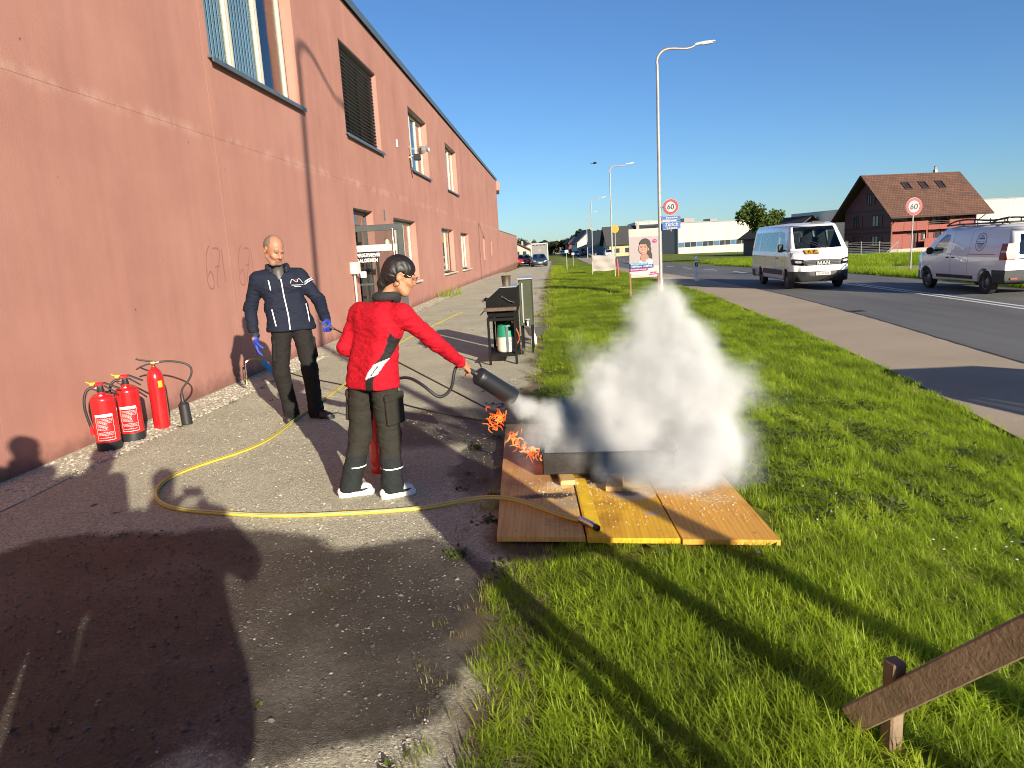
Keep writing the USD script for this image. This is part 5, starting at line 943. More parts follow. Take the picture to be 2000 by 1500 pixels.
mp, KM, RM, FM, HM, HRM = person('bald man in navy softshell jacket and dark trousers watching beside the red wall', JM, dict(h=.0065, s=1.05, hs=1.13, skin=(.34, .16, .095), lip=(.36, .13, .10), brow=(.20, .13, .09), stub=(.17, .13, .11), mskin=mt_skin, meye=mt_eye, miris=mt_iris, shirt=(.075, .07, .065), shirt_z=.045,
    jacket=True, jw=1.0, hem=-.05, wr=.007, vopen=.025, open_front=True, collar_gap=.85, collar_h=.03, hood=True, neckw=1.15, mjacket=mt_cloth, mcollar=mt_navy, mcuff=mt_navy, jcol=jnavy, tw=1.02, tcol=tdark, mtrouser=mt_twill, mshoe=mt_bshoe, msole=mt_bshoe, shoeL=.31, hair=hair_crop, mglove=mt_blueg, hands=1.08, pockets=True))
def on_front(P, x, z, K, FT, c0, up=.0, d=.35):
    """first point of mesh P met from the front at sideways x, height z (in the torso frame around c0)"""
    o = c0 + FT[:, 0] * x + np.array([0, 0, z]) + FT[:, 1] * d
    loc, _, _ = P.ray.intersects_location([o], [-FT[:, 1]], multiple_hits=True)
    if not len(loc): return o - FT[:, 1] * (d - .12)
    return loc[np.argmax((loc - o) @ -FT[:, 1] * -1)]
def prim_mesh(p):
    g = UsdGeom.Mesh(p); return tm(np.array(g.GetPointsAttr().Get()), np.array(g.GetFaceVertexIndicesAttr().Get()).reshape(-1, 3))
jm = stage.GetPrimAtPath(str(mp.GetPath()) + '/jacket'); PJ = prim_mesh(jm); c0 = KM['pelvis'] * [1, 1, 0]
def ribbon(pts, r, mat, parent, name, FT=FM, P=PJ, K=KM, c=c0, off=.004, n=30, flat=.5):
    a = np.array(pts); u = np.linspace(0, 1, n); tt = np.linspace(0, 1, len(a)); a = np.stack([np.interp(u, tt, a[:, 0]), np.interp(u, tt, a[:, 1])], 1)
    q = [on_front(P, x, z, K, FT, c) + FT[:, 1] * off for x, z in a]; return obj(name, tube(q, r, 6), mat, parent)
ribbon([(-.035, .955), (-.035, 1.1), (-.05, 1.25), (-.06, 1.38), (-.065, 1.47)], .0065, mt_reflect, jm, 'zip')
ribbon([(-.185, 1.46), (-.175, 1.36)], .006, mt_reflect, jm, 'pocket_zip', n=6); ribbon([(-.185, 1.17), (-.175, 1.08), (-.165, 1.0)], .006, mt_reflect, jm, 'pocket_zip', n=8); ribbon([(.155, 1.2), (.165, 1.1), (.165, 1.02)], .005, mt_reflect, jm, 'pocket_zip', n=8)
lg = obj('logo', cat_([tube(spline([on_front(PJ, x, z, KM, FM, c0) + FM[:, 1] * .004 for x, z in pts], 20), .0024, 5) for pts in ([(.025, 1.415), (.05, 1.452), (.075, 1.43), (.09, 1.425)], [(.09, 1.425), (.115, 1.455), (.135, 1.43), (.15, 1.412)], [(.03, 1.397), (.09, 1.394), (.15, 1.392)], [(.055, 1.38), (.09, 1.378), (.125, 1.377)])]), mt_reflect, jm)
obj('logo_dot', tube([on_front(PJ, .083, 1.447, KM, FM, c0) + FM[:, 1] * .001, on_front(PJ, .083, 1.447, KM, FM, c0) + FM[:, 1] * .006], .008, 10), mt_redc, lg)
for q, a, b in (('R', 'shR', 'elR'), ('L', 'shL', 'elL')):
    p = KM[a] * .72 + KM[b] * .28; dv = _unit(KM[b] - KM[a]); obj('arm_stripe', [tube([p + dv * z, p + dv * (z + .008)], [.0775, .077], 18, False) for z in (0, .018)], mt_reflect, jm)
# --- woman
def jred(V, FT, J):
    c = np.repeat([[.40, .005, .015]], len(V), 0); p = np.array(J['pelvis']); q = (V - p) @ FT; phi = np.degrees(np.arctan2(-q[:, 0], -q[:, 1])); z = V[:, 2]
    tor = np.linalg.norm(q[:, :2], axis=1) < .225
    pc = 38 + 62 * ss(.80, 1.10, z); wd = 10 + 5 * ss(.95, 1.1, z)
    tor &= phi > 12
    band = tor & (np.abs(phi - pc) < wd) & (z < 1.13); c[band] = (.018, .017, .017)
    w = tor & (np.abs(phi - pc) < wd * 1.1) & (z > .855 + (phi - pc) * .0018) & (z < .955 + (phi - pc) * .0018); c[w] = (.75, .75, .75)
    w = tor & (np.abs(phi - pc) < 2.0) & (z > .86) & (z < .93); c[w] = (.03, .03, .03)
    return c
def tolive(V, FT, J):
    c = np.repeat([[.026, .024, .019]], len(V), 0); z = V[:, 2]
    c[z < .29] = (.018, .021, .021); return c
JW = dict(pelvis=(-1.25, 4.665, .86), chest=(-1.185, 4.685, 1.165), neck=(-1.13, 4.705, 1.345), head=(-1.015, 4.73, 1.50), shL=(-1.325, 4.775, 1.265), shR=(-.995, 4.60, 1.255), elL=(-1.435, 4.735, 1.04), wrL=(-1.32, 4.97, .92), elR=(-.815, 4.76, 1.035), wrR=(-.685, 4.99, .855),
          hipL=(-1.335, 4.71, .82), hipR=(-1.165, 4.62, .82), knL=(-1.385, 4.72, .43), knR=(-1.165, 4.645, .43), anL=(-1.475, 4.655, .07), anR=(-1.165, 4.60, .07),
          df=(.58, .81, 0), dhead=(.93, .22, -.38), dup=(.12, .02, 1), dhR=(.58, .55, -.62), dnR=(-.2, .5, -.7), dcR=.85, dhL=(.5, .6, -.5), dnL=(.3, -.5, -.6), dcL=.7, dtL=(.93, .36, 0), dtR=(.86, .5, 0))
wp, KW, RW, FW, HW, HRW = person('woman in red fleece jacket with dark hair in a bun spraying a black horn', JW, dict(h=.0058, s=.95, hs=1.0, fem=True, skin=(.37, .18, .10), lip=(.45, .16, .13), brow=(.05, .03, .02), mskin=mt_skin, meye=mt_eye, miris=mt_iris,
    jacket=True, jw=.84, hem=-.085, wr=.0065, wr2=.0045, vopen=.01, collar_gap=.8, collar_h=.022, neckw=1.0, mjacket=mt_fleece, mcollar=mt_black, mcuff=mt_redc, jcol=jred, tw=.95, tcol=tolive, mtrouser=mt_twill, mshoe=mt_wshoe, msole=mt_wsole, shoeL=.255, shoeh=.085, shoew=.84, hair=hair_bun, hands=.95, pockets=True))
WH = lambda *p: HW + HRW @ np.array(p)
mt_gold = M('gold', (.75, .50, .18), .25, 1.0, var=.02)
hb = stage.GetPrimAtPath(str(wp.GetPath()) + '/body')
ring = [WH(-.086, -.012 + .016 * math.sin(a), -.058 + .018 * math.cos(a)) for a in np.linspace(0, 2 * PI, 18)]; obj('earring', tube(ring, .0022, 5, False), mt_gold, wp)
mt_wire = M('glasses_wire', (.25, .16, .08), .3, .9)
for q in (-1, 1):
    obj('glasses', [tube([WH(q * .034 + .021 * math.cos(a), .112 - .01 * abs(math.cos(a)), .002 + .018 * math.sin(a)) for a in np.linspace(0, 2 * PI, 20)], .0012, 5, False), tube([WH(q * .055, .1, .006), WH(q * .07, .06, .008), WH(q * .078, 0, .01)], .0012, 5)], mt_wire, wp)
tpw = stage.GetPrimAtPath(str(wp.GetPath()) + '/trousers')
for q in 'LR':
    k = KW['an' + q] * .62 + KW['kn' + q] * .38; obj('reflective_piping', tube([k, k + [0, 0, .009]], [.079, .079], 20, False), mt_reflect, tpw)
for q in 'LR':
    a = KW['an' + q] * [1, 1, 0]; d = _unit(np.array([*JW['dt' + q][:2], 0])); y = np.array([-d[1], d[0], 0]); sh = stage.GetPrimAtPath(str(wp.GetPath()) + ('/shoe' if q == 'L' else '/shoe_001'))
    obj('shoe_patch', tube(spline([a - d * .02 - y * .0405 + [0, 0, .06], a + d * .04 - y * .0445 + [0, 0, .045], a + d * .11 - y * .047 + [0, 0, .052]], 10), np.array([.004, .008, .01, .011, .011, .01, .009, .008, .006, .003]), 8), mt_black, sh)
# ================================================================= extinguishers
mt_red = M('red_lacquer', (.52, .012, .014), .25, var=.05, scale=4, coat=.6); mt_label = M('label_white', (.75, .73, .70), .5, var=.03); mt_rub = M('rubber_black', (.017, .017, .018), .5, var=.15); mt_yelp = M('yellow_plastic', (.75, .50, .03), .4); mt_brass = M('brass', (.55, .40, .16), .3, 1.0, var=.05); mt_org = M('orange_label', (.80, .36, .03), .5)
mt_lred = M('label_red', (.48, .012, .014), .4)
def arc_sheet(r, z0, z1, a0, a1, n=10, thick=.0015, c=(0, 0)):
    a = np.linspace(a0, a1, n); V = []; 
    for rr in (r, r + thick):
        for z in (z0, z1): V += [(c[0] + rr * math.cos(t), c[1] + rr * math.sin(t), z) for t in a]
    F = []
    for i in range(n - 1): F += [(2 * n + i, 2 * n + i + 1, 3 * n + i + 1, 3 * n + i), (i + 1, i, n + i, n + i + 1), (n + i, 3 * n + i, 3 * n + i + 1, n + i + 1), (i, i + 1, 2 * n + i + 1, 2 * n + i)]
    return quads(V, F)
def powder_ext(loc, rz, label, H=.51, R=.104):
    t = thing('fire_extinguisher', label, 'fire extinguisher', loc, rz, 'red extinguishers by the wall')
    # local +x faces the viewer (label side)
    obj('cylinder', lathe([(0, .035), (R, .035), (R, H - .045), (R * .97, H - .025), (R * .85, H - .008), (R * .6, H + .004), (.034, H + .010), (.034, H + .03), (0, H + .03)], 32), mt_red, t, smooth=35)
    obj('base_ring', lathe([(R - .012, 0), (R + .002, 0), (R + .002, .075), (R - .0, .078)], 32), mt_rub, t, smooth=35)
    lb = obj('label', arc_sheet(R + .0005, .10, .34, -.72, .72, 16), mt_lred, t)
    obj('label_border', [arc_sheet(R + .0018, .10, .104, -.72, .72, 14), arc_sheet(R + .0018, .104, .335, -.72, -.695, 3), arc_sheet(R + .0018, .104, .335, .695, .72, 3)], mt_label, lb)
    obj('label_title', [arc_sheet(R + .0018, .318, .345, -.72, .72, 14)], mt_label, lb)
    rr = random.Random(int(abs(loc[1]) * 100)); ls = []
    for k in range(15):
        z = .30 - .0125 * k
        if k in (9, 13): continue
        a = -.6
        while a < .58:
            w = rr.uniform(.05, .2); ls.append(arc_sheet(R + .0018, z - .0014, z + .0014, a, min(a + w, .62), 4)); a += w + .035
            if k in (4, 5, 6, 7, 8) and a > .1: break
    obj('label_print', ls, mt_label, lb)
    
    cap = obj('valve_body', [lathe([(0, H + .03), (.030, H + .03), (.032, H + .05), (.026, H + .06), (.026, H + .075), (0, H + .078)], 16), box((.0, .0, H + .085), (.05, .045, .03), .006)], mt_rub, t)
    obj('valve_head', [box((0, -.01, H + .105), (.055, .085, .035), .01)], mt_red, t)
    obj('squeeze_handle', [bar((0, .03, H + .115), (0, .155, H + .045), .028, .016, .005), bar((0, .03, H + .085), (0, .13, H + .005), .03, .012, .004)], mt_rub, t)
    obj('safety_pin', [box((.0, -.055, H + .112), (.05, .05, .026), .006), tube([(.02, -.07, H + .12), (.03, -.10, H + .135), (.0, -.11, H + .14)], .004, 6)], mt_yelp, t)
    obj('pressure_gauge', [lathe([(0, 0), (.018, 0), (.018, .012), (0, .014)], 16, 'x', (R * .55, 0, H - .004))], mt_chrome, t); obj('gauge_face', box((R * .62, 0, H - .03), (.012, .035, .03), .003), mt_yelp, t)
    hp_ = spline([(0, -.035, H + .07), (.01, -.10, H + .065), (.02, -.14, H - .02), (.02, -.145, H - .14), (.015, -.125, H - .28)], 26)
    obj('hose', tube(hp_, .0125, 10), mt_rub, t, smooth=50); obj('hose_fitting', tube([(0, -.03, H + .07), (.0, -.07, H + .072)], .014, 10), mt_chrome, t)
    obj('spray_nozzle', tube([(.015, -.125, H - .27), (.012, -.118, H - .33), (.01, -.114, H - .36)], [.013, .017, .02], 10), mt_red, t)
    return t
powder_ext((-4.215, 6.19, .008), -1.10, 'shorter red powder extinguisher with white printed label, front left one leaning by the red wall')
powder_ext((-4.18, 6.52, .008), -1.15, 'red powder extinguisher half hidden behind another one, next to the tall slim extinguisher', .52)
def co2_body(t, H, R, mat):
    obj('cylinder', lathe([(0, 0), (R, 0), (R, H - .13), (R * .97, H - .10), (R * .85, H - .065), (R * .62, H - .035), (.026, H - .012), (.024, H), (0, H)], 32), mat, t, smooth=40)
    obj('valve', [lathe([(0, H), (.017, H), (.019, H + .03), (.014, H + .05), (0, H + .052)], 14), box((0, 0, H + .04), (.03, .05, .03), .005)], mt_brass, t)
t = thing('fire_extinguisher', 'tall slim red carbon dioxide extinguisher with black horn standing by the red wall', 'fire extinguisher', (-4.15, 6.98, .008), -1.1, 'red extinguishers by the wall')
co2_body(t, .645, .079, mt_red)
obj('label', arc_sheet(.0795, .43, .50, .3, .85, 8), mt_org, t)
obj('squeeze_handle', [tube(spline([(0, .01, .69), (0, -.04, .705), (0, -.10, .72), (0, -.15, .74)], 12), [.009] * 12, 8), tube(spline([(0, .01, .675), (0, -.05, .673), (0, -.11, .655), (0, -.16, .63)], 12), [.008] * 12, 8)], mt_rub, t)
hp_ = spline([(0, .02, .68), (.0, .10, .685), (.02, .24, .665), (.03, .345, .60), (.03, .32, .48), (.03, .245, .39), (.03, .225, .31)], 50)
obj('hose', tube(hp_, .0105, 10), mt_rub, t, smooth=50); obj('hose_fitting', tube([(0, .01, .68), (0, .06, .683)], .013, 10), mt_chrome, t)
hn = obj('horn', along(np.array([.03, .225, .31]), np.array([0.0, .05, -1.]), [(0, -.02), (.016, -.02), (.02, .05), (.034, .07), (.052, .09), (.055, .30), (.051, .30), (.047, .14), (0, .12)], 20), mt_rub, t, smooth=35)
# --- the one in use
exr = np.array([-1.40, 5.20, .0])
t = thing('fire_extinguisher', 'red extinguisher standing in front of the woman with its black horn in her hand', 'fire extinguisher', exr, 0.3)
co2_body(t, .64, .076, mt_red)
obj('squeeze_handle', [tube(spline([(0, .01, .69), (-.04, -.02, .70), (-.12, -.05, .72)], 10), .009, 8), tube(spline([(0, .01, .67), (-.05, -.02, .665), (-.12, -.05, .64)], 10), .008, 8)], mt_rub, t)
mt_horn = M('horn_black', (.012, .013, .016), .42, bump=.15, bscale=300)
hA, hB = np.array([-.600, 5.06, .752]), np.array([-.345, 5.235, .525]); hd = _unit(hB - hA)
R03 = rmat([0, 0, 1], -.3)
loc = lambda p: R03 @ (np.asarray(p, float) - exr)
ht = obj('horn', along(loc(hA), R03 @ hd, [(0, -.02), (.02, -.02), (.024, .0), (.058, .018), (.066, .03), (.068, .05), (.064, .055), (.066, .06), (.069, .37), (.065, .37), (.055, .10), (0, .08)], 28), mt_horn, t, smooth=35)
obj('horn_clip', tube(spline([loc(hA + hd * .06 + [0, 0, .075]), loc(hA + hd * .03 + [0, 0, .10]), loc(hA + hd * .0 + [0, 0, .085])], 10), .006, 6), mt_horn, ht)
obj('horn_grip', tube([loc(hA - hd * .13), loc(hA - hd * .005)], [.015, .019], 12), mt_rub, ht)
wph = [exr + [0, 0, .67], exr + [.14, .02, .70], (-1.06, 5.04, .735), (-.93, 4.98, .655), (-.86, 4.98, .61), (-.79, 4.99, .65), (-.755, 4.99, .745), (-.72, 5.0, .825), tuple(hA - hd * .13)]
obj('hose', tube([loc(p) for p in spline(wph, 60)], .0115, 10), mt_rub, t, smooth=50)
# ================================================================= burner lance, its gas hose, blue cartridge burner
t = thing('burner_lance', 'long thin steel burner lance held by the man in navy jacket', 'burner lance', (0, 0, 0))
la, lb_ = np.array([-2.30, 6.97, 1.02]), np.array([-.50, 5.62, .31])
la = np.array([-2.265, 6.93, .985])
obj('rod', tube([la - _unit(lb_ - la) * .12, lb_], .0075, 8), M('lance_steel', (.10, .085, .07), .4, .8), t); obj('grip', tube([la - _unit(lb_ - la) * .14, la + _unit(lb_ - la) * .10], .014, 10), M('steel_grip', (.42, .40, .36), .35, .9), t)
obj('burner_tip', along(lb_, lb_ - la, [(0, -.05), (.012, -.05), (.022, -.03), (.022, .05), (.018, .05), (.015, 0), (0, 0)], 14), mt_soot, t)
gh = obj('gas_hose', tube(np.c_[spline([(-4.2, 10.6, .012), (-3.9, 10.1, .012), (-3.33, 9.48, .012), (-2.62, 8.77, .012), (-2.1, 8.1, .012), (-1.64, 7.5, .012), (-1.3, 7.15, .012), (-.99, 6.86, .012), (-.7, 6.62, .012), (-.56, 6.45, .015), (-.5, 6.2, .06), (-.50, 5.95, .12)], 90)], .0075, 7), mt_rub); tag(gh, 'thin black gas hose running across the gravel path', 'hose')
t = thing('hand_burner', 'blue gas cartridge burner with brass head hanging on a thin stand by the wall', 'burner', (-4.22, 9.4, 0))
mt_bluep = M('cartridge_blue', (.02, .22, .50), .35)
obj('cartridge', along(np.array([.12, .13, .30]), np.array([.45, .45, -.75]), [(0, 0), (.03, 0), (.038, .02), (.038, .24), (.03, .255), (0, .255)], 18), mt_bluep, t, smooth=35)
obj('burner_head', tube(spline([(-.05, -.02, .31), (0, .02, .345), (.06, .07, .345), (.12, .13, .31)], 14), [.018] * 14, 10), mt_brass, t); obj('burner_tube', tube([(-.05, -.02, .31), (-.055, -.03, .12)], .005, 6), mt_chrome, t); obj('burner_nozzle', tube([(-.055, -.03, .13), (-.056, -.03, .07), (-.058, -.035, 0)], [.016, .013, .02], 10), mt_brass, t)
# ================================================================= barbecue cart and what belongs to it
mt_bbq = M('black_enamel', (.008, .0075, .0075), .6, spec=.08, var=.3, scale=6, bump=.08, bscale=30); mt_frameb = M('black_frame', (.01, .01, .01), .6, spec=.1); mt_olive = M('olive_panel', (.035, .04, .016), .55, var=.2, scale=5); mt_alu = M('aluminium_edge', (.62, .62, .58), .35, .8, var=.05); mt_woodb = M('dark_wood', (.09, .06, .04), .7, var=.3, scale=20)
BX, BY = -.995, 10.12
t = thing('barbecue_cart', 'black barbecue cart with slanted hood standing at the path edge', 'barbecue', (BX, BY, 0))
for x, y in ((.02, .02), (.40, .02), (.02, .92), (.40, .92)): obj('leg', box((x, y, .345), (.035, .035, .69), .004), mt_frameb, t)
for y in (.02, .92): obj('cross_bar', box((.21, y, .655), (.345, .03, .045), .004), mt_frameb, t); obj('cross_bar', box((.21, y, .135), (.345, .03, .035), .004), mt_frameb, t)
for x in (.02, .40): obj('side_rail', box((x, .47, .65), (.03, .865, .04), .004), mt_frameb, t); obj('side_rail', box((x, .47, .135), (.03, .865, .035), .004), mt_frameb, t)
obj('shelf', box((.21, .47, .155), (.345, .86, .012)), mt_frameb, t); obj('side_panel', box((.40, .47, .40), (.012, .86, .42)), mt_bbq, t); obj('back_panel', box((.21, .925, .40), (.33, .008, .44)), mt_bbq, t)
obj('firebox', extr(sg.Polygon([(.02, .69), (.42, .69), (.44, .80), (0, .80)]), .90, 'y', .02), mt_bbq, t)
obj('hood', from_m(to_m(extr(sg.Polygon([(.0, .805), (.45, .805), (.45, 1.10), (.21, 1.10), (.0, .93)]).buffer(-.012).buffer(.012), .86, 'y', .04))), mt_bbq, t)
obj('side_shelf', box((.21, -.03, .805), (.46, .12, .05), .006), mt_woodb, t); obj('front_flap', box((-.05, .45, .765), (.10, .9, .012), 0, rmat([0, 1, 0], -.75)), mt_bbq, t)
obj('hood_handle', [bar((-.06, .2, .915), (-.06, .75, .915), .03, .03, .006), bar((-.06, .25, .915), (.02, .25, .92), .015, .015), bar((-.06, .7, .915), (.02, .7, .92), .015, .015)], mt_woodb, t)
obj('thermometer_lever', [tube(spline([(.24, .03, .98), (.28, .0, .955), (.34, -.005, .915), (.395, .0, .895)], 12), .006, 6), lathe([(0, 0), (.014, .0), (.014, .01), (0, .01)], 10, 'y', (.24, .02, .975))], mt_chrome, t); obj('thermometer_knob', lathe([(0, -.012), (.011, -.008), (.013, 0), (.011, .008), (0, .012)], 10, 'y', (.40, -.004, .893)), mt_chrome, t, smooth=True)
obj('hood_trim', box((.33, .47, 1.108), (.24, .88, .016), .004), mt_alu, t)
for x in (.0, .42):
    for y in (.92,): obj('wheel', lathe([(.02, -.015), (.07, -.015), (.075, 0), (.07, .015), (.02, .015)], 20, 'x', (x + (.03 if x else -.03), y, .075)), mt_rub, t, smooth=40)
obj('gas_lead', tube(spline([(.34, .25, .60), (.40, .22, .5), (.435, .25, .40), (.43, .3, .30), (.39, .3, .25)], 30), .008, 6), M('orange_hose', (.7, .12, .03), .5), t)
t2 = thing('side_cabinet', 'olive and metal side cabinet standing behind the barbecue cart', 'cabinet', (BX + .45, BY + 1.02, 0))
obj('cabinet_body', box((.08, .3, .80), (.20, .62, .72), .01), mt_olive, t2); obj('cabinet_top', box((.08, .3, 1.175), (.24, .68, .028), .006), mt_alu, t2); obj('edge_strip', box((.035, -.015, .80), (.02, .012, .62)), mt_alu, t2); obj('tap', [cyl((.10, -.02, .52), (.10, -.07, .50), .022, 10), cyl((.10, -.06, .51), (.10, -.065, .44), .016, 8), box((.10, -.05, .545), (.07, .02, .02), .004)], mt_alu, t2)
for x in (0, .16):
    for y in (.05, .55): obj('leg', box((x, y, .22), (.03, .03, .44), .003), mt_frameb, t2)
pt = thing('pot', 'sooty dark pot standing on top of the barbecue hood', 'pot', (BX + .285, BY + .42, 1.117))
obj('pot_body', lathe([(0, 0), (.055, 0), (.06, .01), (.068, .12), (.072, .135), (.066, .135), (.058, .02), (0, .015)], 24), M('sooty_tin', (.10, .075, .055), .5, .5, var=.6, scale=8), pt, smooth=40); obj('pot_rim', tube([(.07 * math.cos(a), .07 * math.sin(a), .135) for a in np.linspace(0, 2 * PI, 24)], .005, 6, False), mt_soot, pt)
gb = thing('gas_bottle', 'cream gas bottle with green collar on the shelf of the barbecue cart', 'gas bottle', (BX + .255, BY + .2, .163))
obj('bottle_body', lathe([(0, 0), (.115, 0), (.13, .012), (.136, .04), (.136, .20), (.134, .225)], 32), M('bottle_cream', (.66, .60, .47), .5, var=.06), gb, smooth=40)
co = [lathe([(.134, .225), (.138, .225), (.136, .26), (.128, .34), (.118, .39), (.10, .40), (.095, .385), (.105, .34), (.11, .26)], 32)]
gc = m3.CrossSection([[(0, .2255), (.139, .2255), (.137, .26), (.128, .34), (.116, .392), (0, .398)]]).revolve(32) - m3.Manifold.cube((.1, .3, .06), True).translate((.06, -.08, .345)) - m3.Manifold.cylinder(.3, .075, .075, 24).translate((0, 0, .30))
obj('bottle_collar', from_m(gc), M('bottle_green', (.01, .22, .12), .45, var=.08), gb); obj('bottle_valve', [cyl((0, 0, .29), (0, 0, .345), .02, 12), cyl((0, 0, .33), (.06, -.03, .33), .012, 8)], mt_brass, gb)
obj('bottle_strap', arc_sheet(.137, .01, .385, -1.55, -1.25, 4, .003), M('grey_strap', (.06, .07, .075), .6), gb)
for k in range(3): obj('bottle_mark', arc_sheet(.137, .06 + .045 * k, .09 + .045 * k, -1.1, -.9, 3, .001), M('grey_print', (.35, .33, .27), .6), gb)
bw = thing('steel_bowl', 'grey steel bowl on a small stand at the grass edge behind the barbecue', 'bowl', (-.37, 12.5, 0))
obj('bowl_body', lathe([(.10, .12), (.12, .12), (.20, .27), (.215, .275), (.205, .28), (.19, .27), (.11, .13), (0, .13), (0, .12), (.10, .12)], 28), M('dull_steel', (.30, .29, .27), .4, .8), bw, smooth=40); obj('bowl_stand', [tube([(.1 * math.cos(a), .1 * math.sin(a), .12), (.13 * math.cos(a), .13 * math.sin(a), 0)], .008, 6) for a in (0.3, 2.4, 4.5)], mt_frameb, bw)
wb_ = thing('white_bottle', 'small white plastic bottle standing beside the steel bowl', 'bottle', (-.40, 12.2, 0)); obj('bottle_body', lathe([(0, 0), (.045, 0), (.05, .02), (.05, .12), (.03, .18), (.018, .20), (.018, .24), (0, .24)], 18), mt_white, wb_, smooth=40); obj('bottle_cap', lathe([(0, .24), (.022, .24), (.022, .275), (0, .28)], 12), mt_grey, wb_)
# ================================================================= grass
def blade(r, base, L, lean, w, droop, seg=3):
    a = r.uniform(0, 2 * PI); d = np.array([math.cos(a), math.sin(a), 0]); s = np.array([-d[1], d[0], 0]); V = []; F = []
    for k in range(seg + 1):
        t = k / seg; c = base + d * (lean * t + droop * t * t) * L + np.array([0, 0, 1]) * L * (t - .35 * droop * t * t)
        ww = w * (1 - t) ** .7
        if k < seg: V += [c - s * ww / 2, c + s * ww / 2]
        else: V.append(c)
    for k in range(seg - 1): i = 2 * k; F += [(i, i + 1, i + 3), (i, i + 3, i + 2)]
    i = 2 * (seg - 1); F.append((i, i + 1, i + 2))
    return np.array(V), np.array(F)
def tuft(seed, nb, rad, L, w):
    r = random.Random(seed); V = []; F = []; n0 = 0
    for _ in range(nb):
        q = rad * math.sqrt(r.random()); a = r.uniform(0, 2 * PI)
        v, f = blade(r, np.array([q * math.cos(a), q * math.sin(a), -.005]), L * r.uniform(.45, 1.15), r.uniform(0, .45), w * r.uniform(.6, 1.3), r.uniform(0, .7))
        V.append(v); F.append(f + n0); n0 += len(v)
    return tm(np.vstack(V), np.vstack(F))
def grass_mat(name, cols, tr=.5):
    return usdkit.material(stage, '/World/Looks/' + name, {'oi': ('object_info', {}), 'g': ('geometry', {}), 'ns': ('noise_texture', {'scale': 1.1, 'detail': 4}), 'ad': ('math', {'math_type': 'multiply_add', 'value2': .45}), 'n2': ('noise_texture', {'scale': 5.5, 'detail': 3}), 's2': ('math', {'math_type': 'multiply_add', 'value2': .55, 'value3': -.45}), 'sh': ('math', {'math_type': 'multiply_add', 'value2': .8}),
        'isl': ('math', {'math_type': 'multiply_add', 'value2': .3}), 'rp': ('rgb_ramp', {'ramp': cols}), 'p': ('principled_bsdf', {'roughness': .55, 'specular_ior_level': .35}), 't': ('translucent_bsdf', {}), 'br': ('vector_math', {'math_type': 'multiply', 'vector2': (1.6, 1.7, .7)}), 'm': ('mix_closure', {'fac': tr})},
        [('g.position', 'ns.vector'), ('g.position', 'n2.vector'), ('n2.fac', 's2.value1'), ('s2.value', 'sh.value3'), ('ns.fac', 'sh.value1'), ('oi.random', 'ad.value1'), ('sh.value', 'ad.value3'), ('g.random_per_island', 'isl.value1'), ('ad.value', 'isl.value3'), ('isl.value', 'rp.fac'), ('rp.color', 'p.base_color'), ('rp.color', 'br.vector1'), ('br.vector', 't.color'), ('p.BSDF', 'm.closure1'), ('t.BSDF', 'm.closure2')], surface='m.closure')
mt_grass = grass_mat('grass_blades', [(0.0, (.09, .14, .012)), (.35, (.225, .30, .02)), (.65, (.33, .42, .032)), (.9, (.44, .49, .06)), (1.0, (.56, .52, .16))])
mt_dry = grass_mat('dry_blades', [(0.0, (.10, .10, .03)), (.4, (.18, .16, .05)), (.8, (.30, .25, .11)), (1.0, (.38, .32, .18))], .35)
def patch(seed, side, nb, L, w, spread=.45):
    """a square of turf, side metres wide: blades in loose clumps"""
    q = random.Random(seed); V = []; F = []; n0 = 0
    cl = [(q.uniform(-.5, .5) * side, q.uniform(-.5, .5) * side, q.uniform(.7, 1.25), q.uniform(0, 2 * PI)) for _ in range(26)]
    for _ in range(nb):
        if q.random() < .6:
            cx, cy, k, _a = q.choice(cl); bx, by = cx + q.gauss(0, .022), cy + q.gauss(0, .022)
        else: bx, by, k = q.uniform(-.5, .5) * side, q.uniform(-.5, .5) * side, .85
        v, f = blade(q, np.array([bx, by, -.006]), L * k * q.uniform(.4, 1.15), q.uniform(0, .75), w * q.uniform(.6, 1.35), q.uniform(0, 1.0))
        V.append(v); F.append(f + n0); n0 += len(v)
    return tm(np.vstack(V), np.vstack(F))
SIDE = .30
patches = [(patch(i, SIDE * 1.06, 680, .082 + .008 * (i % 3), .0050), mt_grass) for i in range(9)]
tufts = [(tuft(60 + i, 24, .05, .075, .0045), mt_grass) for i in range(4)]
dtufts = [(tuft(40 + i, 18, .05, .05, .004), mt_dry) for i in range(3)]
BOARD = sg.Polygon([(-.40, 3.74), (1.13, 3.60), (1.02, 6.1), (-.51, 6.32)])
import shapely
r = np.random.default_rng(11)
def field_pts(x0, x1, y0, y1, dens):
    n = int((x1 - x0) * (y1 - y0) * dens); return np.stack([r.uniform(x0, x1, n), r.uniform(y0, y1, n)], 1)
def put_grass(name, P, S, protos, label, dz=0.0, a=None):
    if len(P) == 0: return
    a = r.uniform(0, 2 * PI, len(P)) if a is None else a
    scatter(name, protos, np.c_[P, zt(P[:, 0], P[:, 1]) + dz], yawq(a), S, r.integers(0, len(protos), len(P)), label=label, cat='grass')
GP, GS, GA, TP, TS, DP, DS = [], [], [], [], [], [], []
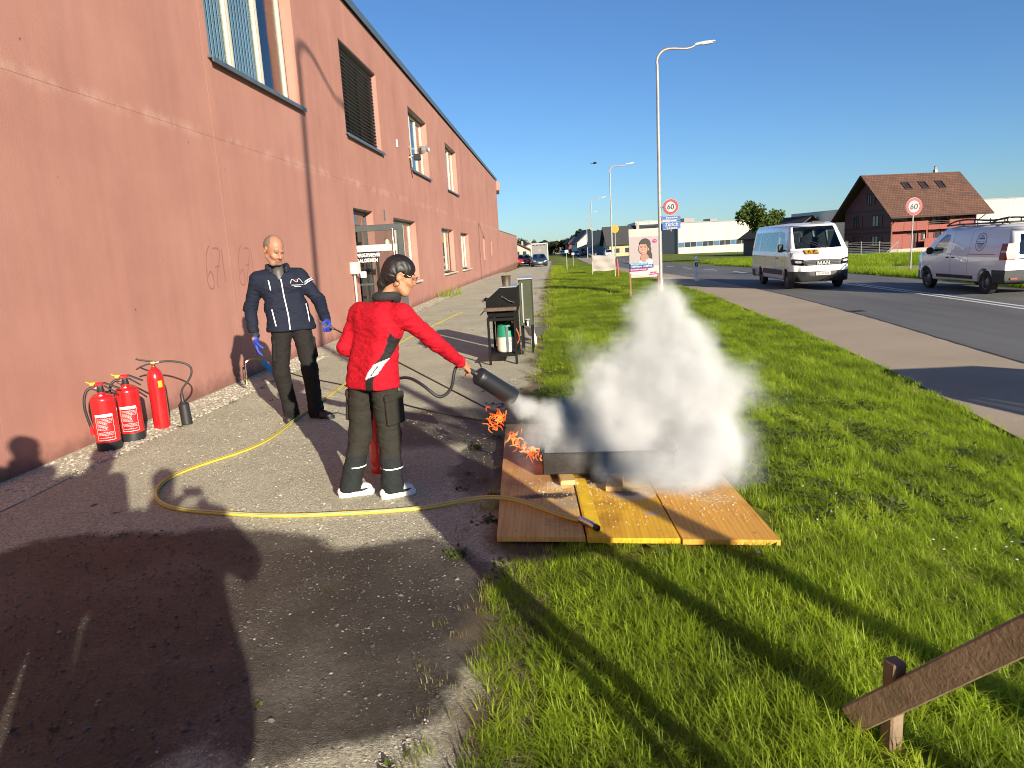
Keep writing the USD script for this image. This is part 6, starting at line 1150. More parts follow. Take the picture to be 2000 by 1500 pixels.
for y0, y1, s, xr in ((1.1, 4.4, 1.0, 4.3), (4.4, 8, 1.12, 4.6), (8, 14, 1.35, 5.0), (14, 24, 1.8, 5.4), (24, 44, 2.6, 5.8), (44, 84, 3.8, 5.8)):
    g = SIDE * s * .93
    ux, uy = np.meshgrid(np.arange(-.75, xr + g, g), np.arange(y0, y1, g)); q = np.stack([ux.ravel(), uy.ravel()], 1) + r.uniform(-.04, .04, (ux.size, 2)) * s
    q = q[q[:, 0] < .95 * q[:, 1] + 1.4]
    ok = (q[:, 0] > path_r(q[:, 1]) + .22 * s) & (q[:, 0] < walk_l(q[:, 1]) - .12 * s) & ~shapely.contains_xy(BOARD.buffer(.15 * s), q[:, 0], q[:, 1])
    k = q[ok]; low = meshkit.fbm(np.c_[k * 1.1, 0 * k[:, 0]], 3, 9)
    GP.append(k); GS.append(np.c_[np.full(len(k), s), np.full(len(k), s), s ** .45 * (.42 + .82 * low) * np.clip(.55 + .6 * (k[:, 0] + .3), .5, 1)]); GA.append(r.integers(0, 4, len(k)) * PI / 2 + r.uniform(-.15, .15, len(k)))
    # along the borders: single tufts
    e = q[~ok]; e = np.repeat(e, 20, 0) + r.uniform(-.55, .55, (len(e) * 20, 2)) * g
    pe = path_r(e[:, 1]); x = e[:, 0]
    k = (x > pe - .10 + r.normal(0, .10, len(x))) & (x < walk_l(e[:, 1]) - np.abs(r.normal(0, .02, len(x))) * s) & ~shapely.contains_xy(BOARD.buffer(-.012), x, e[:, 1])
    thin = (x - pe) / .45; k &= r.random(len(x)) < np.clip(.25 + thin, .12, 1) * np.where(meshkit.fbm(np.c_[e * 3.0, 0 * x], 3, 21) > .5, 1.25, .45)
    e = e[k]; dry = (r.random(len(e)) < np.clip(.95 - 1.6 * (e[:, 0] + .49), 0, .9))
    TP.append(e[~dry]); TS.append(s ** .7 * r.uniform(.6, 1.15, (~dry).sum())); DP.append(e[dry]); DS.append(s ** .7 * r.uniform(.5, 1.1, dry.sum()))
put_grass('grass', np.vstack(GP), np.vstack(GS), patches, 'thick green spring grass of the verge between path and pavement', a=np.concatenate(GA))
put_grass('grass_edge', np.vstack(TP), np.concatenate(TS), tufts, 'single tufts of green grass along the borders of path, boards and pavement')
put_grass('dry_grass', np.vstack(DP), np.concatenate(DS), dtufts, 'short dry weedy grass along the edge of the gravel path')
# weeds with round leaves on the path's edge, far verge tufts
mt_weed = grass_mat('weed_leaves', [(0.0, (.03, .05, .01)), (.5, (.07, .10, .02)), (1.0, (.16, .17, .05))], .3)
def weed(seed):
    rr = random.Random(seed); V = []; F = []; n0 = 0
    for _ in range(22):
        a = rr.uniform(0, 2 * PI); L = rr.uniform(.012, .03); d = np.array([math.cos(a), math.sin(a), rr.uniform(.1, .7)]); s = np.array([-d[1], d[0], 0]) * L * .38; b = np.array([rr.gauss(0, .025), rr.gauss(0, .025), 0])
        V += [b, b + d * L * .5 + s, b + d * L, b + d * L * .5 - s]; F += [(n0, n0 + 1, n0 + 2), (n0, n0 + 2, n0 + 3)]; n0 += 4
    return tm(V, F)
q = field_pts(-.75, .1, 1.6, 9, 130); q = q[r.random(len(q)) < .16 * (meshkit.fbm(np.c_[q * 2.2, 0 * q[:, 0]], 3, 14) > .48)]; q = q[~shapely.contains_xy(BOARD, q[:, 0], q[:, 1])]
q2 = np.stack([r.uniform(-3.9, -.8, 70), r.uniform(2, 20, 70)], 1); q2 = q2[meshkit.fbm(np.c_[q2 * .9, 0 * q2[:, 0]], 3, 4) > .5]
q3 = np.stack([-4.0 + r.normal(0, .05, 130), r.uniform(5, 30, 130)], 1)
put_grass('weeds', np.vstack([q, q2, q3]), np.r_[r.uniform(.7, 1.4, len(q)), r.uniform(.4, .8, len(q2)), r.uniform(.5, 1.0, len(q3))], [(weed(i), mt_weed) for i in range(6)], 'small leafy weeds along the path edge')
q = np.stack([0 * np.arange(2600.), r.uniform(22, 62, 2600)], 1); q[:, 0] = road_r(q[:, 1]) + .15 + np.abs(r.normal(0, 1.0, 2600)) 
put_grass('verge_grass', q, 3.2 * r.uniform(.7, 1.5, len(q)), tufts, 'rough tall grass along the far edge of the road')
q = np.stack([r.uniform(15, 60, 900), r.uniform(40, 75, 900)], 1)
put_grass('meadow_grass', q, 4.5 * r.uniform(.7, 1.3, len(q)), patches[:3], 'meadow grass between the road and the far buildings')
q = field_pts(-.2, 3.6, 1.6, 8, 42); q = q[meshkit.fbm(np.c_[q * 1.3, 0 * q[:, 0]], 3, 31) > .53]; q = q[~shapely.contains_xy(BOARD.buffer(.06), q[:, 0], q[:, 1])]
put_grass('clover', q, r.uniform(1.2, 2.2, len(q)), [(weed(i), mt_weed) for i in range(6)], 'dark green clover and broad leaved weeds in patches of the lawn', dz=.02)
# daisies and dandelions
def daisy(col_r, h): return lathe([(.0, h - .004), (.0085, h + .001), (.006, h + .003), (.0, h + .004)], 8)
mt_petal = M('daisy_white', (.55, .55, .50), .7, var=.03); mt_yel = M('dandelion', (.75, .55, .03), .7)
q = field_pts(.6, 4.6, 3, 16, 9); q = q[(meshkit.fbm(np.c_[q * .8, 0 * q[:, 0]], 3, 8) > .47)]; q = q[~shapely.contains_xy(BOARD.buffer(.05), q[:, 0], q[:, 1])]
put_grass('daisies', q, r.uniform(.6, 1.0, len(q)), [(daisy(0, .058), mt_petal)], 'tiny white daisies dotted in the grass')
q = np.stack([r.normal(-.05, .12, 8), r.normal(9.2, .25, 8)], 1); put_grass('dandelions', q, np.full(8, 1.3), [(daisy(0, .06), mt_yel)], 'yellow dandelions in the grass beside the path')
# loose stones on the path and chippings
def stone(seed):
    rr = np.random.default_rng(seed); m = trimesh.creation.icosphere(1, 1.0); m.vertices *= 1 + .25 * rr.normal(size=(len(m.vertices), 1)).clip(-1, 1); m.vertices *= (1, .8, .55); return tm(m.vertices, m.faces)
mt_stone = usdkit.material(stage, '/World/Looks/loose_stone', {'oi': ('object_info', {}), 'rp': ('rgb_ramp', {'ramp': [(0, (.24, .21, .165)), (.4, (.40, .355, .28)), (.85, (.46, .42, .335)), (1, (.56, .52, .43))]}), 'p': ('principled_bsdf', {'roughness': .85})}, [('oi.random', 'rp.fac'), ('rp.color', 'p.base_color')], surface='p.BSDF')
mt_stone_d = usdkit.material(stage, '/World/Looks/wet_stone', {'oi': ('object_info', {}), 'rp': ('rgb_ramp', {'ramp': [(0, (.03, .026, .024)), (.6, (.08, .068, .064)), (.93, (.14, .13, .12)), (1, (.24, .225, .205))]}), 'p': ('principled_bsdf', {'roughness': .5})}, [('oi.random', 'rp.fac'), ('rp.color', 'p.base_color')], surface='p.BSDF')
def stones(name, q, s, mat, label):
    n = len(q); a = r.uniform(0, 2 * PI, n)
    scatter(name, [(stone(i), mat) for i in range(4)], np.c_[q, zt(q[:, 0], q[:, 1]) + s * .12], yawq(a), s, r.integers(0, 4, n), label=label, cat='gravel')
q = np.vstack([field_pts(-4, -.5, 1.7, 4.5, 1300), field_pts(-4, -.5, 4.5, 9, 320), field_pts(-4, -.4, 9, 20, 30)])
wetd = np.maximum.reduce([1 - np.hypot((q[:, 0] - cx) / a, (q[:, 1] - cy) / b) for cx, cy, a, b in ((-2.05, 2.95, 1.55, 1.55), (-.95, 2.95, .9, 1.25), (-2.75, 3.35, 1.0, 1.1))]) > .27
sz = np.exp(r.normal(math.log(.0033), .45, len(q))).clip(.002, .013)
stones('path_stones', q[~wetd], sz[~wetd], mt_stone, 'loose grey stones lying on the gravel path')
stones('wet_stones', q[wetd], sz[wetd], mt_stone_d, 'dark wet stones in the damp patch of the path')
q = np.vstack([np.stack([r.uniform(-4.5, -3.98, 5200), r.uniform(4.5, 12, 5200)], 1), np.stack([r.uniform(-4.5, -3.98, 2200), r.uniform(12, 30, 2200)], 1)])
stones('chippings', q, np.exp(r.normal(math.log(.011), .35, len(q))).clip(.004, .024), mt_stone, 'pale stone chippings at the foot of the wall')
# ================================================================= background buildings and trees
def place(poly_mesh, R, o): return xf(poly_mesh, R, o)
mt_redw = M('red_boarding', (.20, .048, .036), .7, var=.08, scale=2); mt_redd = M('dark_red_boarding', (.115, .038, .035), .75, var=.08, scale=2); mt_plinth = M('pale_plinth', (.32, .28, .23), .85)
mt_tile = usdkit.material(stage, '/World/Looks/roof_tiles', {'tc': ('texture_coordinate', {}), 'mp': ('mapping', {'scale': (1, 1, 1)}), 'bk': ('brick_texture', {'color1': (.130, .060, .036), 'color2': (.098, .046, .029), 'mortar': (.045, .022, .015), 'scale': 1.0, 'brick_width': .42, 'row_height': .30, 'mortar_size': .03, 'bias': 0.0}), 'ns': ('noise_texture', {'scale': .8, 'detail': 4}), 'rp': ('rgb_ramp', {'ramp': [(.3, (.8, .8, .8)), (.7, (1.2, 1.15, 1.1))]}), 'mx': ('mix', {'mix_type': 'multiply', 'fac': 1.0}), 'b': ('bump', {'strength': .5, 'distance': .04}), 'p': ('principled_bsdf', {'roughness': .8})},
    [('tc.object', 'mp.vector'), ('mp.vector', 'bk.vector'), ('tc.object', 'ns.vector'), ('ns.fac', 'rp.fac'), ('bk.color', 'mx.color1'), ('rp.color', 'mx.color2'), ('mx.color', 'p.base_color'), ('bk.fac', 'b.height'), ('b.normal', 'p.normal')], surface='p.BSDF')
mt_wdark = M('window_dark_glass', (.03, .035, .04), .15); mt_wtim = M('dark_timber', (.05, .025, .02), .7); mt_wcur = M('window_curtain', (.35, .33, .24), .8, var=.2, scale=6)
# house: local x along the facade (to the right), y along the gable (back), origin at the near corner
HA = math.radians(15); t = thing('red_house', 'dark red timber house with brown tiled gable roof, balcony and three skylights', 'house', (39.24, 86.84, -1.34), HA)
Lf, Wg, EZ, RZ = 11.65, 8.17, 5.0, 8.98
def gable_wall(x, mat, nm): obj(nm, extr(sg.Polygon([(0, .5), (Wg, .5), (Wg, EZ + .35), (Wg / 2, RZ - .25), (0, EZ + .35)]), .25, 'x', x), mat, t)
gable_wall(0, mt_redd, 'gable_wall'); gable_wall(Lf - .25, mt_redd, 'gable_wall')
obj('back_wall', box((Lf / 2, Wg - .125, 2.9), (Lf - .5, .25, 4.9)), mt_redd, t); obj('facade_wall', box((Lf / 2, 1.2, 2.9), (Lf - .5, .2, 4.8)), mt_redw, t); obj('plinth', box((Lf / 2, Wg / 2, .1), (Lf + .2, Wg + .2, .9)), mt_plinth, t)
obj('gable_band', [box((-.04, Wg / 2, z), (.08, Wg, .12)) for z in (2.55, 3.1, 5.15)], mt_wtim, t)
obj('floor_slab', [box((Lf / 2, .55, 2.75), (Lf - .02, 1.1, .2)), box((Lf / 2, .55, .5), (Lf - .02, 1.1, .2))], mt_wtim, t)
for x0, x1, z0, z1 in ((.1, 5.05, 2.6, 3.72), (8.0, Lf - .1, 2.6, 3.75), (5.05, 8.0, 2.6, 3.15), (.1, 3.1, .55, 2.15), (4.6, Lf - .1, .55, 1.6)):
    n_ = max(1, int((x1 - x0) / 1.25)); w_ = (x1 - x0) / n_
    for k in range(n_): obj('balcony_panel', box((x0 + w_ * (k + .5), -.02 + .004 * (k % 2), (z0 + z1) / 2), (w_ - .03, .06, z1 - z0)), mt_redw, t)
for x in (.12, 4.9, 8.05, Lf - .12): obj('balcony_post', box((x, .06, 2.9), (.2, .2, 4.6)), mt_redw, t)
obj('handrail', box((Lf / 2, -.03, 3.85), (Lf - .1, .05, .06)), mt_wtim, t); obj('handrail', [box((6.5, -.02, z), (2.9, .05, .07)) for z in (3.35, 3.55)], mt_wtim, t)
for k, (x, z, w_, h_) in enumerate(((1.2, 4.0, 1.0, 1.5), (2.6, 4.1, 1.3, 1.0), (5.4, 4.05, 1.1, 1.1), (7.0, 3.9, 1.2, 1.9), (9.2, 4.2, 1.5, 1.1), (3.8, 1.4, 1.0, 2.0), (5.6, 1.9, .9, .8), (7.3, 1.9, .8, .8), (9.0, 1.8, 1.2, 1.0))):
    f = obj('window_frame', [box((x - w_ / 2, 1.06, z), (.1, .08, h_)), box((x + w_ / 2, 1.06, z), (.1, .08, h_)), box((x, 1.06, z + h_ / 2), (w_, .08, .1)), box((x, 1.06, z - h_ / 2), (w_, .08, .1))], mt_wtim, t); obj('pane', box((x, 1.075, z), (w_ - .08, .03, h_ - .08)), mt_wdark, f)
    if k in (2, 6): obj('curtain', box((x, 1.052, z - .1), (w_ * .4, .02, h_ * .7)), mt_wcur, f)
for y, z, w_, h_ in ((2.5, 3.95, 1.1, 1.25), (5.9, 3.95, .9, 1.25), (2.5, 1.55, 1.1, 1.25), (5.9, 1.55, .9, 1.25), (3.7, 6.5, .8, 1.2)):
    f = obj('window_frame', [box((-.05, y - w_ / 2, z), (.1, .09, h_)), box((-.05, y + w_ / 2, z), (.1, .09, h_)), box((-.05, y, z + h_ / 2), (.1, w_, .09)), box((-.05, y, z - h_ / 2), (.1, w_, .09)), box((-.05, y, z), (.08, .07, h_))], mt_wtim, t)
    obj('pane', box((-.02, y, z), (.03, w_ - .06, h_ - .06)), mt_wcur if z < 5 and y < 3 else mt_wdark, f)
    for s_ in (-1, 1): obj('shutter', box((-.04, y + s_ * (w_ / 2 + .33), z), (.06, .55, h_)), mt_redd, f)
OV, OG = 1.25, 1.1; sl_ = (RZ - EZ) / (Wg / 2)
def roof_part(sgn):
    y0, y1 = (-OV, Wg / 2) if sgn < 0 else (Wg / 2, Wg + OV); z0, z1 = (EZ - OV * sl_, RZ) if sgn < 0 else (RZ, EZ - OV * sl_)
    ln = math.hypot(y1 - y0, z1 - z0); a = math.atan2(z1 - z0, y1 - y0)
    x = UsdGeom.Xform.Define(stage, str(t.GetPath()) + '/' + numbered(str(t.GetPath()), 'roof_slope')); x.AddTranslateOp().Set(Gf.Vec3d(-OG, y0, z0 + .35)); x.AddRotateXOp().Set(math.degrees(a))
    obj('tiles', box(((Lf + 2 * OG) / 2, ln / 2, .06), (Lf + 2 * OG, ln, .12)), mt_tile, x.GetPrim()); obj('eave_board', box(((Lf + 2 * OG) / 2, ln / 2, -.05), (Lf + 2 * OG - .1, ln - .1, .09)), mt_wtim, x.GetPrim())
    if sgn < 0:
        for k in range(3):
            q = obj('skylight', box((5.0 + 2.35 * k, ln * .70, .15), (.95, 1.25, .09)), mt_wtim, x.GetPrim()) if False else obj('skylight', [box((5.0 + 2.35 * k + s_ * .45, ln * .70, .17), (.1, 1.3, .12)) for s_ in (-1, 1)] + [box((5.0 + 2.35 * k, ln * .70 + s_ * .6, .17), (.8, .1, .12)) for s_ in (-1, 1)], mt_wtim, x.GetPrim())
            obj('skylight_pane', box((5.0 + 2.35 * k, ln * .70, .17), (.8, 1.1, .03)), mt_glass, x.GetPrim())
roof_part(-1); roof_part(1)
obj('gutter', tube([(-OG, -OV - .08, EZ - OV * sl_ + .33), (Lf + OG, -OV - .08, EZ - OV * sl_ + .33)], .09, 8), mt_wtim, t); obj('downpipe', tube([(-.02, -OV + .1, EZ - OV * sl_ + .2), (-.02, -.15, EZ - 1.6), (-.02, -.12, .4)], .06, 8), mt_wtim, t); obj('downpipe', tube([(Lf + .1, -OV + .1, EZ - OV * sl_ + .2), (Lf + .1, -.15, EZ - 1.6), (Lf + .1, -.12, .4)], .06, 8), mt_wtim, t)
obj('chimney', [box((Lf * .82, Wg / 2 + .3, RZ + .45), (.35, .35, .7)), lathe([(.12, 0), (.12, .35), (.2, .4), (0, .5)], 10, 'z', (Lf * .82, Wg / 2 + .3, RZ + .8))], mt_galv, t)
# wire fence before the house
t = thing('wire_fence', 'thin wire fence with pale posts and kerb in front of the red house', 'fence', (0, 0, 0)); f0, f1 = np.array([28.5, 78, float(zt(28.5, 78))]), np.array([37.2, 80.5, float(zt(37.2, 80.5))])
for k in range(5): p = f0 + (f1 - f0) * k / 4; obj('fence_post', cyl(p, p + [0, 0, 1.55], .04, 8), mt_galv, t)
obj('fence_wire', [tube([f0 + [0, 0, z], f1 + [0, 0, z]], .012, 4) for z in np.arange(.15, 1.5, .18)], mt_galv, t, kind='stuff'); obj('fence_kerb', bar(f0 + [0, 0, .08], f1 + [0, 0, .08], .2, .3), mt_plinth, t); obj('fence_brace', cyl(f1 + [0, 0, 1.4], f1 - (f1 - f0) * .18 + [0, 0, .1], .03, 6), mt_galv, t)
b = obj('spoil_heap', xf(trimesh.creation.icosphere(2, 1.0), s=1.0), M('grey_heap', (.16, .16, .17), .9)); b_ = UsdGeom.Mesh(b); v = np.array(b_.GetPointsAttr().Get()); v = v * [1.6, 1.1, .75] * (1 + .2 * (meshkit.fbm(v * 2, 3, 3) - .5)[:, None]) + [46.5, 84.0, -1.35]; b_.GetPointsAttr().Set(Vt.Vec3fArray.FromNumpy(v.astype(np.float32))); tag(b, 'grey heap of rubble before the plinth of the red house', 'heap')
# warehouses
mt_cream_w = M('warehouse_white', (.42, .39, .34), .7, var=.03, scale=.2); mt_shade = M('warehouse_grey', (.16, .18, .20), .7)
def hall(name, label, A, Bp, depth, z0, z1, strip_=None, dark_end=False):
    A, Bp = np.array(A, float), np.array(Bp, float); L = np.linalg.norm(Bp - A); ang = math.atan2(Bp[1] - A[1], Bp[0] - A[0])
    t = thing(name, label, 'warehouse', (A[0], A[1], 0), ang); n_ = int(L / 3.2); w_ = L / n_
    for k in range(n_): obj('wall_panel', box((w_ * (k + .5), .15, (z0 + z1) / 2), (w_ - .05, .3, z1 - z0)), mt_cream_w, t)
    obj('hall_core', box((L / 2, depth / 2 + .2, (z0 + z1) / 2), (L - .2, depth - .2, z1 - z0 - .1)), mt_shade if dark_end else mt_cream_w, t); obj('roof_coping', box((L / 2, .1, z1 + .08), (L + .2, .5, .16)), mt_galv, t)
    if strip_:
        m = int(L / 1.6)
        for k in range(m): obj('window', box((L * (k + .5) / m, -.02, strip_), (L / m - .15, .08, .95)), mt_wdark if k % 3 else M('blue_glass', (.06, .12, .2), .3), t)
    return t
h1_ = hall('warehouse', 'long low white warehouse with dark window strip across the field', (24.8, 145), (72, 177), 30, -2.2, 5.0, .75, True)
obj('roof_unit', [box((8, 6, 5.6), (3, 2, 1.0)), box((14, 5, 5.45), (2, 2, .7)), box((30, 4, 5.5), (1.2, 1.2, 1.0))], mt_galv, h1_)
hall('warehouse', 'white panelled warehouse behind the red house at the right edge', (66, 150), (140, 172), 30, -2.5, 6.4); hall('warehouse', 'plain white hall left of the near street lamp behind the poster', (21.5, 190), (32, 190), 20, -2.2, 7.0)
t = thing('barn', 'small brown gabled barn roof showing above the white minibus', 'barn', (30.0, 96, -1.2), .3); obj('barn_wall', extr(sg.Polygon([(0, 0), (7, 0), (7, 2.6), (3.5, 4.7), (0, 2.6)]), .2, 'y', 0), M('barn_boards', (.10, .05, .035), .8), t); obj('barn_body', box((3.5, 5, 1.3), (6.8, 9.5, 2.6)), M('barn_boards', 0), t)
for s_ in (-1, 1): obj('roof_slope', box((3.5 + s_ * 2.0, 4.6, 3.75), (4.9, 11, .15), 0, rmat([0, 1, 0], s_ * .55)), M('barn_roof', (.045, .03, .025), .8), t)
# far houses
def far_house(label, loc, rz, w, d, eave, ridge, wall, roof, name='house', wins=2):
    t = thing(name, label, 'house', loc, rz); obj('wall', extr(sg.Polygon([(-w / 2, -1), (w / 2, -1), (w / 2, eave), (0, ridge - .2), (-w / 2, eave)]), d, 'y', 0), wall, t)
    a = math.atan2(ridge - eave, w / 2); ln = math.hypot(w / 2, ridge - eave) + .9
    for s_ in (-1, 1): obj('roof_slope', box((s_ * (w / 4 + .3), d / 2, (eave + ridge) / 2 - .1 + .12), (ln, d + 1.6, .2), 0, rmat([0, 1, 0], s_ * a)), roof, t)
    for r_ in range(wins):
        for x in (-w * .28, 0, w * .28):
            if r_ * 2.6 + 2.2 < eave + (0 if x else 2): obj('window', box((x, -.04, 1.3 + 2.6 * r_), (w * .13, .1, 1.2)), mt_wdark, t)
    obj('chimney', box((w * .18, d * .5, ridge + .1), (.6, .6, 1.4)), mt_plinth, t); return t
W_ = lambda n, c: M('far_' + n, c, .8, var=.06, scale=.5)
far_house('white chalet with steep dark roof far down the road', (9.6, 190, -.9), .12, 6.6, 10, 3.4, 6.4, W_('white', (.40, .39, .35)), W_('roofd', (.035, .033, .035)), wins=2); far_house('beige gabled house between the white chalet and the big dark roof', (12.9, 178, -.9), -.35, 5.6, 9, 3.3, 5.6, W_('beige', (.36, .28, .20)), W_('roofd', 0)); 
t = far_house('wide yellowish inn with a huge dark roof behind the blank banner', (11.4, 156, -.9), -1.5, 9, 13, 2.6, 5.9, W_('yellow', (.38, .32, .18)), W_('roofg', (.05, .048, .045)))
obj('facade_window', [box((4.53 , 1.6 + 2.2 * k, 1.2), (.08, 1.0, .9)) for k in range(5)], mt_wdark, t)
t = thing('round_sign', 'round yellow sign on a pole above the dark roof', 'sign', (12.0, 140, -.9)); obj('sign_disc', lathe([(0, 0), (.75, 0), (.75, .2), (0, .2)], 20, 'y', (0, 0, 5.4)), M('sign_yellow', (.80, .42, .01)), t); obj('pole', cyl((0, .1, 0), (0, .1, 5), .08, 8), mt_galv, t); obj('sign_emblem', lathe([(.25, 0), (.4, 0), (.4, .02), (.25, .02)], 16, 'y', (0, -.03, 5.4)), W_('ochre', (.4, .25, .03)), t)
far_house('dark red gabled house left of the white chalet', (7.0, 215, -.9), .1, 5, 8, 3.6, 5.4, W_('red', (.16, .035, .04)), W_('roofd', 0)); far_house('brown house among the trees at the end of the road', (1.5, 240, -.9), .2, 8, 8, 2.6, 4.4, W_('brown', (.13, .10, .08)), W_('roofb', (.07, .045, .035)))
for k, (x, y, w) in enumerate(((-11.5, 235, 8), (-8.2, 255, 7), (-4.6, 270, 6), (-1.0, 262, 5))): far_house(['reddish roofed house just beyond the end of the garden wall', 'low house with rusty roof right of the garden wall end', 'pale house with red roof above the parked camper', 'cream house right behind the parked camper'][k], (x, y, -.9), .3 * k, w, 8, 2.3, 4.4, W_('cream', (.40, .35, .28)), W_('roofr', (.12, .05, .038)))
# trees
mt_bark = M('bark', (.07, .05, .035), .9, var=.3, scale=6, bump=.5, bscale=20)
def leaf_mat(name, c0, c1, c2): return usdkit.material(stage, '/World/Looks/' + name, {'g': ('geometry', {}), 'ns': ('noise_texture', {'scale': .5, 'detail': 3}), 'a': ('math', {'math_type': 'multiply_add', 'value2': .5}), 'k': ('math', {'math_type': 'multiply', 'value2': .6}), 'rp': ('rgb_ramp', {'ramp': [(.1, c0), (.5, c1), (.9, c2)]}), 'd': ('diffuse_bsdf', {}), 't': ('translucent_bsdf', {}), 'm': ('mix_closure', {'fac': .3})}, [('g.position', 'ns.vector'), ('g.random_per_island', 'a.value1'), ('ns.fac', 'k.value1'), ('k.value', 'a.value3'), ('a.value', 'rp.fac'), ('rp.color', 'd.color'), ('rp.color', 't.color'), ('d.BSDF', 'm.closure1'), ('t.BSDF', 'm.closure2')], surface='m.closure')
mt_leaf = leaf_mat('leaves_green', (.03, .05, .012), (.06, .095, .02), (.11, .15, .035)); mt_leafl = leaf_mat('leaves_light', (.05, .075, .018), (.095, .135, .03), (.17, .21, .055)); mt_leafd = leaf_mat('leaves_dark', (.025, .035, .014), (.045, .06, .022), (.075, .09, .035))
def tree(label, loc, H, R, n, mat, seed, leaf=.16, trunk=.3, name='tree', group=None):
    q = np.random.default_rng(seed); t = thing(name, label, 'tree', loc, 0, group); zc = H - R * 1.0
    limbs = [tube(spline([(0, 0, -.1), (.05, .03, H * .3), (.1, 0, H * .62)], 8), np.linspace(trunk * .5, trunk * .2, 8), 8)]; cl = []
    for k in range(14):
        a = q.uniform(0, 2 * PI); e = q.uniform(-.35, 1.0); rr_ = R * q.uniform(.45, .95); tip = np.array([rr_ * math.cos(a) * math.cos(e), rr_ * math.sin(a) * math.cos(e), zc + rr_ * math.sin(e) * 1.05]); cl.append((tip, R * q.uniform(.26, .5)))
        limbs.append(tube(spline([(.05, .02, H * q.uniform(.25, .5)), tip * [.5, .5, 1] + [0, 0, -R * .2], tip], 6), np.linspace(trunk * .2, .02, 6), 5))
    cl.append((np.array([0, 0, zc]), R * .55)); obj('trunk', limbs, mt_bark, t, smooth=50)
    V = []; w = np.array([c[1] ** 2 for c in cl]); ids = q.choice(len(cl), n, p=w / w.sum()); C_ = np.array([c[0] for c in cl])[ids]; r_ = np.array([c[1] for c in cl])[ids]
    d = q.normal(size=(n, 3)); d /= np.linalg.norm(d, axis=1)[:, None]; P_ = C_ + d * (r_ * q.uniform(.35, 1.0, n) ** .6)[:, None]
    a = q.normal(size=(n, 3)); a /= np.linalg.norm(a, axis=1)[:, None]; b_ = np.cross(a, q.normal(size=(n, 3))); b_ /= np.linalg.norm(b_, axis=1)[:, None]; s_ = (leaf * q.uniform(.6, 1.4, n))[:, None]
    V = np.stack([P_ - a * s_, P_ + b_ * s_ * .5, P_ + a * s_, P_ - b_ * s_ * .5], 1).reshape(-1, 3); F_ = np.arange(4 * n).reshape(n, 4); obj('crown', quads(V, F_), mat, t); return t
tree('round green tree standing in front of the white warehouse, behind the minibus', (21.9, 78, float(zt(21.9, 78))), 5.9, 2.15, 3000, mt_leafl, 4, .17)
for k, (x, y, H, R) in enumerate(((6.0, 225, 6.2, 2.2), (3.5, 230, 4.8, 2.2), (.5, 235, 4.6, 2.3), (-2.4, 245, 5.5, 2.0), (11.2, 170, 3.6, 1.4), (8.0, 205, 7.2, 1.7), (13.2, 200, 7.0, 1.6), (-6.0, 280, 6.0, 2.5), (18.5, 165, 5.5, 2.4), (-12.5, 300, 7.5, 3.0), (5.0, 320, 6.5, 3.0))):
    tree(['dark bushy tree left of the white chalet', 'low dark tree at the end of the road', 'rounded far tree above the small blue car', 'slim tree right of the parked camper', 'dark shrub-like tree before the beige house', 'tall thin tree behind the white chalet', 'tall thin tree behind the beige house', 'far tree above the parked camper', 'tree beside the yellowish inn', 'far tree over the reddish roofs', 'farthest tree behind the end of the road'][k], (x, y, -.95), H, R, 900, mt_leafd, 30 + k, .3)
q = np.random.default_rng(77); n_ = 26000; xs = q.uniform(-160, 330, n_); ys = 420 + 40 * q.random(n_) + .1 * np.abs(xs); top = 3.5 + 4.5 * meshkit.fbm(np.stack([xs * .05, 0 * xs, 0 * xs], 1), 4, 6); P_ = np.stack([xs, ys, -1.3 + top * q.random(n_) ** .7], 1)
a = q.normal(size=(n_, 3)); a /= np.linalg.norm(a, axis=1)[:, None]; b_ = np.cross(a, q.normal(size=(n_, 3))); b_ /= np.linalg.norm(b_, axis=1)[:, None]; obj('far_woods', quads(np.stack([P_ - a, P_ + b_ * .7, P_ + a, P_ - b_ * .7], 1).reshape(-1, 3), np.arange(4 * n_).reshape(n_, 4)), mt_leafd, kind='stuff', label='far dark line of trees along the horizon', cat='woods')
# weed clump at the foot of the wall, a bird
t = thing('weed_clump', 'green weed clump growing at the foot of the red wall below the far windows', 'plant', (-4.25, 27.5, 0)); obj('leaves', cat_([xf(tuft(300 + k, 30, .25, .42, .02), t=(.1 * k, .5 * k - .5, 0)) for k in range(4)]), mt_grass, t)
bd = thing('bird', 'small dark bird flying left of the second street lamp', 'bird', (3.65, 60, 8.15), .3); obj('body', lathe([(0, -.22), (.05, -.12), (.07, 0), (.05, .14), (.03, .2), (0, .24)], 10, 'x'), mt_ink, bd, smooth=True)
for s_ in (-1, 1): obj('wing', extr(sg.Polygon([(.08, 0), (-.1, 0), (-.16, s_ * .42), (-.08, s_ * .5), (.05, s_ * .25)]), .012, 'z', .03), mt_ink, bd)
obj('tail', extr(sg.Polygon([(-.2, -.03), (-.36, -.08), (-.36, .08), (-.2, .03)]), .01, 'z', 0), mt_ink, bd)
